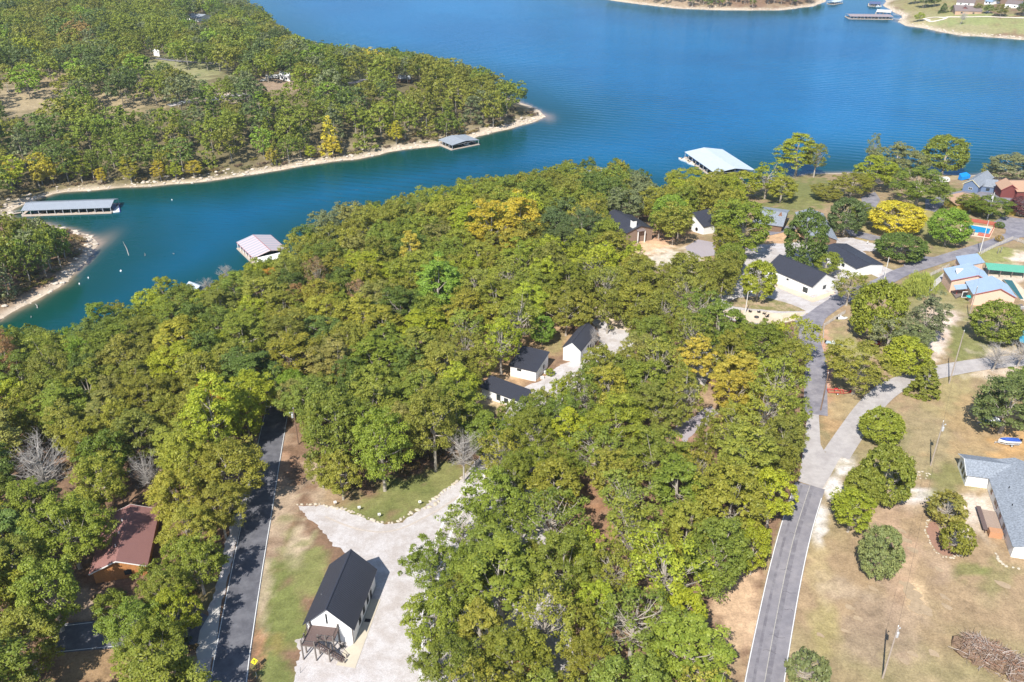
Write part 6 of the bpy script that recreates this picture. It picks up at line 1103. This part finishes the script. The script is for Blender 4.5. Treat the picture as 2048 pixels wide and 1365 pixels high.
# --- the woods: candidates on the land, kept where the photograph shows canopy
OPEN = [[(1072, 1298), (1120, 1290), (1150, 1335), (1100, 1345)], [(1180, 1232), (1205, 1240), (1195, 1275)], [(45, 885), (105, 868), (135, 900), (120, 965), (60, 975)], [(272, 905), (318, 908), (322, 955), (275, 950)], [(1165, 985), (1192, 985), (1197, 1060), (1178, 1085), (1160, 1040)], [(1300, 905), (1308, 878), (1362, 868), (1358, 888), (1320, 902)], [(-50, 657), (60, 660), (130, 658), (152, 650), (185, 602), (218, 600), (245, 618), (262, 602), (275, 585), (312, 570), (330, 560), (350, 572), (405, 582), (420, 572), (430, 552), (470, 545), (500, 525), (556, 515), (562, 490), (575, 468), (612, 430), (680, 408), (780, 402), (840, 378), (870, 380), (892, 357), (930, 352), (1000, 358), (1070, 345), (1085, 333), (1150, 323), (1230, 322), (1280, 338), (1296, 372), (1312, 388), (1330, 372), (1345, 345), (1365, 330), (1400, 335), (1430, 345), (1500, 345), (1550, 340), (1620, 345), (1660, 300), (2100, 280), (2100, -50), (-50, -50)],
 [(525, 800), (575, 833), (600, 850), (598, 900), (630, 925), (640, 975), (690, 990), (730, 965), (800, 955), (830, 930), (905, 925), (945, 950), (945, 990), (900, 1010), (925, 1050), (885, 1110), (860, 1180), (805, 1200), (805, 1260), (850, 1270), (870, 1330), (900, 1400), (380, 1400), (385, 1310), (385, 1250), (412, 1150), (440, 1060), (478, 1000), (510, 935), (522, 870)],
 [(261, 996), (318, 1045), (312, 1112), (268, 1130), (232, 1185), (185, 1178), (168, 1148), (180, 1040)], [(110, 1250), (190, 1240), (200, 1300), (110, 1305)], [(125, 1190), (170, 1175), (190, 1210), (150, 1240)], [(1018, 1318), (1045, 1328), (1130, 1368), (1018, 1350)], [(40, 1370), (110, 1320), (180, 1300), (215, 1345), (330, 1350), (370, 1370)],
 [(963, 752), (985, 745), (1015, 760), (1014, 730), (1000, 740), (1010, 710), (1050, 690), (1060, 665), (1120, 650), (1175, 642), (1200, 660), (1190, 692), (1160, 705), (1150, 722), (1110, 745), (1085, 772), (1045, 775), (1020, 790), (1000, 810), (990, 830), (920, 825), (930, 800), (962, 800)],
 [(1190, 640), (1250, 645), (1255, 665), (1235, 715), (1195, 690), (1205, 660)], [(1368, 710), (1385, 705), (1400, 690), (1430, 700), (1425, 735), (1405, 760), (1430, 790), (1425, 830), (1395, 800), (1388, 765)], [(1390, 820), (1410, 832), (1340, 880), (1300, 890)],
 [(1222, 418), (1260, 430), (1290, 430), (1295, 455), (1350, 470), (1377, 465), (1376, 427), (1428, 413), (1418, 450), (1428, 490), (1432, 512), (1400, 515), (1345, 505), (1330, 530), (1290, 530), (1268, 505), (1250, 475), (1222, 458)],
 [(1430, 600), (1475, 572), (1485, 540), (1495, 505), (1480, 300), (2200, 250), (2200, 1500), (1440, 1400), (1450, 1330), (1425, 1290), (1412, 1250), (1462, 1190), (1468, 1142), (1540, 1140), (1562, 1080), (1588, 1015), (1592, 960), (1612, 900), (1607, 860), (1632, 830), (1605, 770), (1628, 730), (1620, 685), (1585, 655), (1530, 645), (1500, 640), (1450, 640), (1428, 620)]]
WOODS = [[(-250, 1500), (-120, 700), (0, 690), (260, 645), (400, 600), (540, 540), (640, 480), (760, 445), (950, 400), (1080, 380), (1250, 375), (1350, 395), (1460, 380), (1500, 420), (1480, 640), (1600, 660), (1650, 760), (1640, 900), (1560, 1150), (1480, 1500)]]
WOODSW = [GP([(max(px, -250), py) for px, py in P]) for P in WOODS]
def spot(cx, cy, lst):
    b = None; bd = 1
    for (px, py, r, c, *k) in lst:
        d = math.hypot(cx - px, cy - py) / r
        if d < bd: bd = d; b = (c, k[0] if k else None)
    return b
COLS = [(1110, 520, 40, 'yg'), (1060, 560, 50, 'yg'), (940, 590, 40, 'ygold'), (1010, 505, 24, 'gold'), (1100, 360, 40, 'mid'), (1220, 350, 60, 'deep'), (560, 640, 50, 'olive'), (640, 430, 50, 'grey'), (760, 420, 50, 'olive'), (800, 480, 60, 'green'), (180, 780, 60, 'brown'), (100, 850, 60, 'olive'), (300, 800, 80, 'olive'), (270, 880, 70, 'ygold'), (400, 880, 60, 'ygold'), (60, 740, 60, 'green'), (130, 720, 50, 'bright'), (80, 1080, 100, 'mid'), (330, 1010, 70, 'ygold'), (380, 1080, 60, 'mid'),
 (1400, 650, 50, 'green'), (1130, 680, 60, 'ygold'), (1180, 600, 60, 'olive'), (1300, 600, 60, 'olive'), (1440, 760, 60, 'gold'), (1480, 830, 60, 'ygold'), (1520, 900, 60, 'olive'), (1380, 560, 60, 'olive'), (1000, 1100, 90, 'green'), (1240, 560, 50, 'ygold'), (1250, 480, 40, 'yg'), (1120, 460, 40, 'dark'), (1250, 400, 50, 'grey'), (330, 1230, 80, 'mid'), (380, 1200, 40, 'gold'), (1460, 1040, 50, 'mid'), (1560, 1000, 40, 'ygold')]
LAND = [((261, 1060), 'the maroon shingle roof'), ((545, 900), 'the dark left road'), ((675, 1190), 'the white workshop with the stair'), ((1055, 730), 'the single slope cabin'), ((1160, 690), 'the steep gabled cabin'), ((515, 495), 'the striped dock'), ((1250, 450), 'the unfinished house'), ((1395, 445), 'the tall white house'), ((985, 440), 'the bright yellow trees'), ((150, 600), 'the left cove'), ((1380, 740), 'the hidden dark roofed cabin'), ((1070, 1345), 'the orange board fence'), ((1575, 1150), 'the straight right road'), ((1605, 580), 'the long white house'), ((1435, 320), 'the big white dock'), ((130, 930), 'the bleached dead tree'), ((840, 1050), 'the gravel court'), ((1625, 820), 'the fork of the roads')]
def where(cx, cy):
    d, nm, (lx, ly) = min((math.hypot((cx - p[0]), (cy - p[1]) * 1.2), n_, p) for p, n_ in LAND); dx, dy = cx - lx, cy - ly
    dr = ('right of' if dx > 0 else 'left of') if abs(dx) > abs(dy) else ('in front of' if dy > 0 else 'behind'); ds = 'just ' if d < 90 else ('' if d < 190 else 'well '); return f'{ds}{dr} {nm}'
ROADX = [LR, RRP, UPP, SIDE]; LRp = np.array(smoothline(LR, 4)); RRp = np.array(smoothline(RRP, 4)); UPp = np.array(smoothline(UPP, 4))
def blocked(x, y):
    if min(np.min(np.hypot(LRp[:, 0] - x, LRp[:, 1] - y)) - 4.6, np.min(np.hypot(RRp[:, 0] - x, RRp[:, 1] - y)) - 4.4, np.min(np.hypot(UPp[:, 0] - x, UPp[:, 1] - y)) - 4.2) < 0: return True
    for f in FOOT:
        X = np.array(x); Y = np.array(y)
        if inpoly(X, Y, f) or float(polydist(X, Y, f)) < 1.5: return True
    return False
def cover(x, y, z, Rr, Hh, polys, thr):
    """share of the crown's outline disc lying on open parts of the photograph"""
    u = UNIT; P = np.stack([x + u[:, 0] * Rr * 1.08, y + u[:, 1] * Rr * 1.08, z + Hh * .65 + u[:, 2] * Hh * .35], -1); q = proj(P); ins = np.zeros(len(q), bool)
    for p in polys: ins |= inpoly(q[:, 0], q[:, 1], p)
    return ins.mean() <= thr, q
UNIT = RNG.normal(size=(40, 3)); UNIT /= np.linalg.norm(UNIT, axis=1)[:, None]
WN = 0; tr = random.Random(21); LABC = {}
def woods(passes, regions, polys, cap, sink=None):
    global WN
    xs = [p[0] for P in regions for p in P]; ys = [p[1] for P in regions for p in P]; nr = np.random.default_rng(77 + len(PLACED))
    for (Rlo, Rhi, sp, N, thr, Hf) in passes:
        X = nr.uniform(min(xs), max(xs), N); Y = nr.uniform(max(min(ys), 70), max(ys), N); ok = np.zeros(N, bool)
        for P in regions: ok |= inpoly(X, Y, P)
        ok &= sdf(X, Y) > 2
        for ln, wd in ((LRp, 4.6), (RRp, 4.4), (UPp, 4.2)): ok &= polydist(X, Y, ln, False) > wd
        for f in FOOT: ok &= ~(inpoly(X, Y, f) | (polydist(X, Y, f) < 1.5))
        X, Y = X[ok], Y[ok]; PL = np.array(PLACED)
        for x, y in zip(X, Y):
            if WN >= cap: return
            Rr = tr.uniform(Rlo, Rhi)
            if np.min(np.hypot(PL[:, 0] - x, PL[:, 1] - y) - sp * (Rr + PL[:, 2])) < 0: continue
            z = float(H(x, y)); Hh = (9.0 + Rr * 1.15) * Hf * tr.uniform(.88, 1.12); ok_, q = cover(x, y, z, Rr, Hh, polys, thr)
            if not ok_ or q[:, 0].max() < 0 or q[:, 0].min() > 2048 or q[:, 1].min() > 1365: continue
            cx, cy = float(q[:, 0].mean()), float(q[:, 1].mean()); s = spot(cx, cy, COLS); col = s[0] if s and tr.random() < .75 else tr.choice(('olive', 'olive', 'green', 'mid', 'mid', 'ygold', 'deep', 'yg', 'brown') if cx < 900 else ('mid', 'mid', 'olive', 'green', 'yg', 'ygold', 'olive'))
            PL = np.vstack([PL, [x, y, Rr]]); PLACED.append((x, y, Rr))
            if sink is not None: sink.append((x, y, z, Rr, Hh, cx, cy, 200.0, 3, col)); continue
            kind = tr.choice(('oak', 'oak', 'tall', 'sparse' if cx > 900 else 'oak', 'sparse' if cx > 900 else 'tall')) if Rr > 3.6 else tr.choice(('tall', 'oak', 'oak', 'sparse'))
            kn = {'oak': 'spreading oak', 'tall': 'narrow oak', 'sparse': 'thin crowned oak'}[kind]; lab = f'{CNAME[col]} {kn} {where(cx, cy)}'
            place_tree(kind, x, y, Rr, Hh, col, lab, 'trees of the near woods', rr=tr, lean=.05); WN += 1
def mc(cx, cy, hw, kind, col, lab):     # a tree given by the centre of its crown in the photograph
    zz = 10.0
    r_ = ray(cx, cy); t_ = np.linspace(60, 500, 1200); X = r_[0] * t_; Y = r_[1] * t_; Z = CAMH + r_[2] * t_; k = int(np.argmax(Z < H(X, Y) + zz)); x, y = float(X[k]), float(Y[k]); z = float(H(x, y)); Rr = hw * mpp(np.array([x, y, z + zz]))
    place_tree(kind, x, y, Rr, 9.4 + Rr * 1.1, col, lab, 'trees of the near woods', rr=tr); PLACED.append((x, y, Rr))
for a in ((862, 1120, 50, 'oak', 'green', 'green oak hanging over the gravel court above the white workshop'), (868, 1230, 58, 'oak', 'mid', 'mid green oak reaching farthest over the gravel towards the white workshop'), (900, 1325, 62, 'oak', 'green', 'green oak at the bottom edge beside the gravel court'), (925, 1045, 46, 'sparse', 'green', 'thin green oak between bare tree and gravel court'), (985, 990, 55, 'oak', 'mid', 'mid green oak over the gravel lane behind the court'), (1000, 900, 46, 'sparse', 'olive', 'thin olive oak right of the bare grey tree'),
    (1066, 862, 46, 'oak', 'mid', 'mid green oak in front of the low cabin'), (1130, 822, 38, 'oak', 'green', 'green oak covering the lane by the air conditioners'), (1170, 785, 38, 'sparse', 'mid', 'thin mid green oak before the steep gabled cabin'), (1215, 770, 44, 'oak', 'ygold', 'yellowing oak over the gravel lane'), (1262, 715, 26, 'sparse', 'olive', 'thin olive oak beside the sandy lane end'), (1275, 700, 38, 'oak', 'brown', 'brownish oak right of the gravel lane'), (1290, 770, 50, 'oak', 'mid', 'mid green oak left of the golden tree'),
    (437, 1005, 46, 'oak', 'olive', 'olive oak overhanging the left road shoulder'), (392, 1112, 46, 'oak', 'mid', 'mid green oak beside the gravel shoulder'), (345, 1212, 44, 'oak', 'yg', 'yellowish oak above the concrete apron'), (302, 1290, 55, 'oak', 'mid', 'mid green oak at the bottom left by the concrete apron'), (262, 1245, 55, 'oak', 'green', 'green oak in front of the maroon roofed house'), (322, 1175, 42, 'oak', 'mid', 'mid green oak at the near corner of the maroon roof'), (376, 1050, 46, 'oak', 'ygold', 'yellowing oak right of the maroon roof')): mc(*a)
NEARF = []; manual = len(PLACED)
woods([(5.6, 7.6, .84, 60000, .06, 1.0), (4.2, 5.6, .82, 60000, .06, 1.0), (2.8, 4.2, .80, 60000, .05, .92)], WOODSW, OPEN, 9999, NEARF)
NEARF.sort(key=lambda t: -t[3] / float(proj(np.array(t[:3]))[2]))
NIND = 292 - manual
for (x, y, z, Rr, Hh, cx, cy, _a, _b, col) in NEARF[:NIND]:
    kind = tr.choice(('oak', 'oak', 'tall', 'sparse' if cx > 900 else 'oak', 'sparse' if cx > 900 else 'tall')) if Rr > 3.6 else tr.choice(('tall', 'oak', 'oak', 'sparse'))
    if tr.random() < .012: kind = 'bare'
    kn = {'oak': 'spreading oak', 'tall': 'narrow oak', 'sparse': 'thin crowned oak', 'bare': ''}[kind]; lab = f'{CNAME[col]} {kn} {where(cx, cy)}' if kn else f'leafless grey tree {where(cx, cy)}'
    place_tree(kind, x, y, Rr, Hh, col, lab, 'trees of the near woods', rr=tr, lean=.05)
print('INFO near', len(NEARF), 'individual', NIND); NEARF = NEARF[max(0, NIND):]
# --- peninsula and far shores
PENC = [[(-40, -40), (470, -40), (500, 0), (535, 32), (580, 72), (650, 90), (700, 96), (800, 103), (900, 122), (980, 148), (1050, 180), (1062, 200), (1060, 222), (1010, 235), (950, 240), (880, 255), (820, 276), (740, 298), (640, 315), (560, 332), (460, 348), (380, 359), (260, 366), (150, 374), (95, 382), (60, 395), (40, 410), (20, 424), (0, 420), (-40, 430)]]
PEN_OPEN = [[(0, 172), (95, 165), (125, 190), (95, 226), (0, 228)], [(185, 178), (345, 190), (348, 224), (185, 218)], [(306, 100), (480, 118), (480, 152), (400, 158), (340, 136), (306, 120)], [(786, 138), (848, 138), (846, 178), (790, 178)], [(505, 134), (590, 134), (586, 180), (508, 180)], [(372, 18), (422, 18), (420, 54), (378, 54)], [(294, 94), (330, 94), (330, 122), (296, 122)], [(510, 138), (582, 138), (580, 172), (510, 172)], [(790, 142), (840, 142), (838, 168), (793, 168)], [(0, 168), (60, 160), (60, 175), (0, 186)], [(175, 150), (215, 150), (215, 160), (175, 160)], [(445, 300), (475, 298), (450, 335), (430, 335)], [(655, 205), (700, 205), (690, 218)], [(0, 195), (50, 190), (90, 178), (110, 195), (40, 212), (0, 212)], [(90, 140), (130, 138), (120, 160), (80, 165)], [(185, 185), (290, 205), (340, 205), (340, 215), (190, 212)], [(318, 108), (470, 124), (470, 138), (440, 148), (345, 125)], [(337, 196), (384, 200), (384, 222), (340, 218)], [(425, 190), (505, 186), (505, 198), (430, 206)], [(376, 20), (416, 22), (416, 46), (380, 44)], [(300, 97), (325, 97), (325, 116), (300, 116)], [(515, 140), (575, 140), (575, 165), (515, 165)], [(795, 144), (835, 144), (833, 160), (798, 160)], [(700, 130), (740, 135), (738, 162), (670, 185), (665, 175), (700, 160)], [(255, -5), (275, -5), (272, 14), (255, 14)]]
PCOL = [(18, 340, 30, 'yg'), (75, 345, 16, 'yellow'), (105, 335, 16, 'yellow'), (163, 330, 18, 'yellow'), (205, 345, 10, 'yellow'), (263, 332, 18, 'yellow'), (320, 335, 20, 'ygold'), (352, 340, 14, 'gold'), (390, 330, 16, 'ygold'), (668, 275, 16, 'yellow'), (620, 300, 14, 'yellow'), (720, 270, 18, 'yg'), (793, 255, 14, 'yellow'), (1050, 215, 14, 'ygold'), (155, 65, 18, 'rust'), (60, 115, 18, 'yg'), (740, 115, 14, 'gold'), (460, 45, 14, 'brown'), (540, 60, 16, 'brown'), (740, 212, 12, 'gold'), (130, 130, 20, 'brown'), (410, 160, 20, 'bright'), (640, 150, 22, 'deep'), (690, 145, 16, 'green'), (575, 145, 22, 'deep'), (220, 270, 90, 'green'), (120, 290, 50, 'deep'), (600, 230, 60, 'mid'), (950, 190, 60, 'olive'), (860, 170, 60, 'olive'), (100, 60, 60, 'olive'), (280, 50, 70, 'mid')]
def far_ok(cx, cy):
    X = np.array(cx); Y = np.array(cy); return bool(inpoly(X, Y, PENC[0])) and not any(bool(inpoly(X, Y, p)) for p in PEN_OPEN)
FARL = []; fr = random.Random(5); grid = {}
bx0, by0 = LP([(-60, 0)])[0]; pts_ = np.array(PEN[:-1])
def ftry(x, y, Rr, sp, okf):
    k = (int(x // 14), int(y // 14))
    for i in (-1, 0, 1):
        for j in (-1, 0, 1):
            for (a, b, c) in grid.get((k[0] + i, k[1] + j), ()):
                if math.hypot(x - a, y - b) < sp * (Rr + c): return None
    z = float(H(x, y)); Hh = (10.5 + Rr * 1.0) * fr.uniform(.85, 1.2); p = proj(np.array([x, y, z + Hh * .6]))
    if p[0] < -50 or p[0] > 2100 or p[1] < -40: return None
    m_ = F / p[2]
    if not (okf(float(p[0]), float(p[1])) and (Rr < 0 or (okf(float(p[0] - Rr * .7 * m_), float(p[1])) and okf(float(p[0] + Rr * .7 * m_), float(p[1])) and okf(float(p[0]), float(p[1] - Hh * .3 * m_))))): return None
    pb = proj(np.array([x, y, z])); grid.setdefault(k, []).append((x, y, Rr)); return (x, y, z, Rr, Hh, float(p[0]), float(p[1]), float(p[2]))
for N, Rlo, Rhi, sp in ((14000, 7.0, 10.0, .80), (9000, 4.5, 7.0, .80), (6000, 3.0, 4.5, .80)):
    U = RNG.random((N, 2))
    px = -60 + U[:, 0] * 1140; py = -30 + (1 - np.sqrt(U[:, 1] * .995 + .005)) * 480      # denser up the picture
    for a, b in zip(px, py):
        q = W(a, b, LAKE + 8); x, y = q[0], q[1]
        if float(sdf(x, y)) < 5 or y < 260: continue
        if float(sdf(x, y)) < 9 and fr.random() < .5: continue
        if x > -100 and y < 420: continue
        if a < 335 and 120 < b < 232 and fr.random() < .8: continue
        t = ftry(x, y, fr.uniform(Rlo, Rhi), sp, far_ok)
        if t: FARL.append(t + (0,))
# left point wood (foot of the cove)
POINT = [(-60, 425), (20, 432), (60, 437), (100, 445), (125, 455), (140, 472), (135, 500), (120, 520), (80, 545), (40, 575), (0, 590), (-60, 610)]
FARPT = []
for _ in range(2600):
    q = W(fr.uniform(-60, 150), fr.uniform(440, 640), LAKE + 4); x, y = q[0], q[1]
    if float(sdf(x, y)) < 7 or q[1] < 200: continue
    t = ftry(x, y, fr.uniform(3, 5.5), .62, lambda a, b: bool(inpoly(np.array(a), np.array(b), POINT)))
    if t: FARPT.append(t + (1,))
def band(n, px0, px1, py0, py1, okf, Rlo, Rhi, sp=.7):
    out = []
    for _ in range(n):
        q = W(fr.uniform(px0, px1), fr.uniform(py0, py1), LAKE + 6); x, y = q[0], q[1]
        if float(sdf(x, y)) < 6: continue
        t = ftry(x, y, fr.uniform(Rlo, Rhi), sp, okf)
        if t: out.append(t + (2,))
    return out
FARB = band(500, 1200, 1660, -15, 14, lambda a, b: b < 12 - abs(a - 1480) * .01, 4, 6) 
for (px, py, r, c, lab) in ((1722 + 128, 16, 9, 'deep', 'big dark tree clump behind the beach of the far right shore'), (1830, 8, 8, 'green', 'green tree at the top left of the far right shore'), (1868, 14, 7, 'deep', 'dark tree joining the clump on the far right shore'), (1886, 26, 5.5, 'dark', 'dark conical evergreen left of the far lake lodge'), (1838, 44, 5, 'yg', 'small yellow green tree on the far beach'), (2000, 34, 6.5, 'olive', 'olive tree on the lawn right of the far lake lodge'), (1975, 28, 5, 'green', 'green tree at the right end of the far lake lodge'), (1955, 24, 4.5, 'brown', 'thin brown tree before the far lake lodge'), (2045, 32, 7, 'deep', 'dark tree at the right edge of the far shore'), (1905, 24, 3.5, 'green', 'small shrub left of the far lake lodge'), (1990, 8, 6, 'green', 'tree between the far houses at the top'), (1860, -2, 7, 'deep', 'tree at the top edge on the far right shore')):
    g = G(px, py); place_tree('cedar' if 'conical' in lab else 'oak', g[0], g[1], r, r * 1.9, c, lab)
g = G(1920, 50); place_tree('bare', g[0], g[1], 5, 15, 'grey', 'leaning bare tree on the far shore lawn', lean=.3)
FARL.sort(key=lambda t: t[7]); ALLF = FARPT + FARL
def fcol(t):
    s = spot(t[5], t[6], PCOL); return s[0] if s and fr.random() < .8 else fr.choice(('olive', 'olive', 'green', 'deep', 'mid', 'grey', 'mid', 'mid', 'dark', 'bright'))
# the nearest far trees are individuals, the rest one wood
NI = 0
cand = sorted(FARPT + FARL, key=lambda t: t[7] / t[3]); ind = cand[:NI]; rest = cand[NI:] + FARB + [t[:9] for t in NEARF]; NCOL = {(t[0], t[1]): t[9] for t in NEARF}
for t in ind:
    c = fcol(t); k = 'tall' if c in ('yellow', 'gold', 'ygold') else fr.choice(('oak', 'oak', 'tall', 'cedar'))
    if t[8] == 1: lab = f'{CNAME[c]} tree on the left point {"near its sandy tip" if t[5] > 90 else ("by the long dock" if t[6] < 470 else "above the rocky bank")}'; c2_ = c
    else: lab = f'{CNAME[c]} tree on the peninsula ' + ('near its tip' if t[5] > 850 else 'behind the square dock' if t[5] > 700 else 'on the middle of its bank' if t[5] > 350 else 'near the long dock') + (' at the waterline' if float(sdf(t[0], t[1])) < 20 else ' back from the bank')
    place_tree(k, t[0], t[1], t[3], t[4], c, lab, 'trees along the peninsula bank' if t[8] == 0 else 'trees of the left point', rr=fr)
midp = [crown(230 + i, 6.0, 9.6, 6.2, 115, 90, .23, (.12, .24)) for i in range(3)]
lowp = [crown(200 + i, 6.0, 9.4, 6.2, 70, 26, .46, (.14, .27)) for i in range(6)] + [crown(210 + i, 5.0, 8.0, 7.4, 56, 28, .46, (.15, .26), 'cedar') for i in range(2)]
Vs, Ts, Cs = [], [], []; tk = MB()
for t in rest:
    V, T, _c = midp[fr.randrange(3)] if t[8] == 3 else lowp[fr.randrange(8) if t[6] > 200 else fr.randrange(6)]; a = fr.uniform(0, 6.28); co, si = math.cos(a), math.sin(a); R_ = t[3]
    Q = np.stack([(V[..., 0] * co - V[..., 1] * si) * R_ / 6 + t[0], (V[..., 0] * si + V[..., 1] * co) * R_ / 6 + t[1], V[..., 2] * t[4] / 16 * 1.05 + t[2]], -1); c = np.array(PAL[NCOL[(t[0], t[1])] if t[8] == 3 else fcol(t)]) * fr.uniform(.8, 1.15)
    Vs.append(Q); Ts.append(T); Cs.append(np.tile(c, (len(T), 1)))
    tk.tube([(t[0], t[1], t[2] - .3), (t[0] + fr.uniform(-.3, .3), t[1], t[2] + t[4] * .6)], [.28, .12], 5, cap=False)
me = crown_mesh('far_woodland', np.concatenate(Vs), np.concatenate(Ts), LEAFS, np.concatenate(Cs)); o = bpy.data.objects.new('far_woodland', me); COL.objects.link(o); tag(o, 'mixed green and olive woodland covering the far peninsula and banks', 'woodland', kind='stuff')
o2 = tk.build('trunks', BARK, o)
# scrub along the banks and under the woods
def scrub():
    r = np.random.default_rng(3); Vv, Tt, Cc = [], [], []; sp_c = crown(300, 1.0, .35, .35, 12, 22, .16, (.3, .5))
    n = 0
    for _ in range(9000):
        i = r.integers(0, 34); a = np.array(PEN[i]); b = np.array(PEN[(i + 1) % len(PEN)]); p = a + (b - a) * r.random() + r.normal(size=2) * 9
        s = float(sdf(p[0], p[1]))
        if not 5 < s < 26: continue
        q = proj(np.array([p[0], p[1], LAKE + 3]));
        if q[0] < -40 or q[0] > 1120: continue
        if r.random() > .16: continue
        R_ = r.uniform(.8, 2.3); c = np.array([(.30, .22, .08), (.26, .24, .06), (.16, .16, .06), (.33, .26, .16), (.2, .14, .1)][r.integers(0, 5)]); V, T, _c = sp_c; Vv.append(V * R_ + np.array([p[0], p[1], float(H(p[0], p[1]))])); Tt.append(T); Cc.append(np.tile(c, (len(T), 1))); n += 1
    W0 = np.array(WOODSW[0]); lo, hi = W0.min(0), W0.max(0); m = 0
    while m < 900:
        p = lo + (hi - lo) * r.random(2)
        if not inpoly(np.array(p[0]), np.array(p[1]), W0) or float(sdf(p[0], p[1])) < 3 or blocked(p[0], p[1]): m += .2; continue
        z = float(H(p[0], p[1])); q = proj(np.array([p[0], p[1], z + 1]))
        m += 1
        if any(bool(inpoly(np.array(q[0]), np.array(q[1]), P)) for P in OPEN) or not -20 < q[0] < 900 or (bool(inpoly(np.array(q[0]), np.array(q[1]), GRAVPX))): continue
        R_ = r.uniform(1.0, 2.4); c = np.array([(.09, .12, .03), (.13, .14, .04), (.16, .12, .05)][r.integers(0, 3)]); V, T, _c = sp_c; Vv.append(V * R_ + np.array([p[0], p[1], z])); Tt.append(T); Cc.append(np.tile(c, (len(T), 1)))
    me = crown_mesh('undergrowth', np.concatenate(Vv), np.concatenate(Tt), LEAFS, np.concatenate(Cc)); o = bpy.data.objects.new('undergrowth', me); COL.objects.link(o); tag(o, 'low scrub and dry brush along the banks and under the woods', 'undergrowth', kind='stuff')
GRAVPX = [(600, 1012), (880, 986), (950, 925), (1000, 840), (1110, 850), (1130, 1180), (1180, 1420), (585, 1420)]
scrub()
print('INFO far', len(FARL), len(FARPT), len(FARB), 'individual', NI)

# ------------------------------------------------------------ air
hz_ = MB(); hz_.box(-9200, 9200, -3200, 16200, LAKE - 9.2, 121.5); hzo = hz_.build('haze', None or bpy.data.materials.new('haze')); tag(hzo, kind='stuff'); hm = hzo.data.materials[0]; hm.use_nodes = True; n = hm.node_tree.nodes; n.remove(n["Principled BSDF"]); v_ = n.new("ShaderNodeVolumePrincipled"); v_.inputs["Color"].default_value = (.75, .87, 1, 1); v_.inputs["Density"].default_value = .00008; v_.inputs["Anisotropy"].default_value = .2
hm.node_tree.links.new(v_.outputs[0], n["Material Output"].inputs["Volume"])
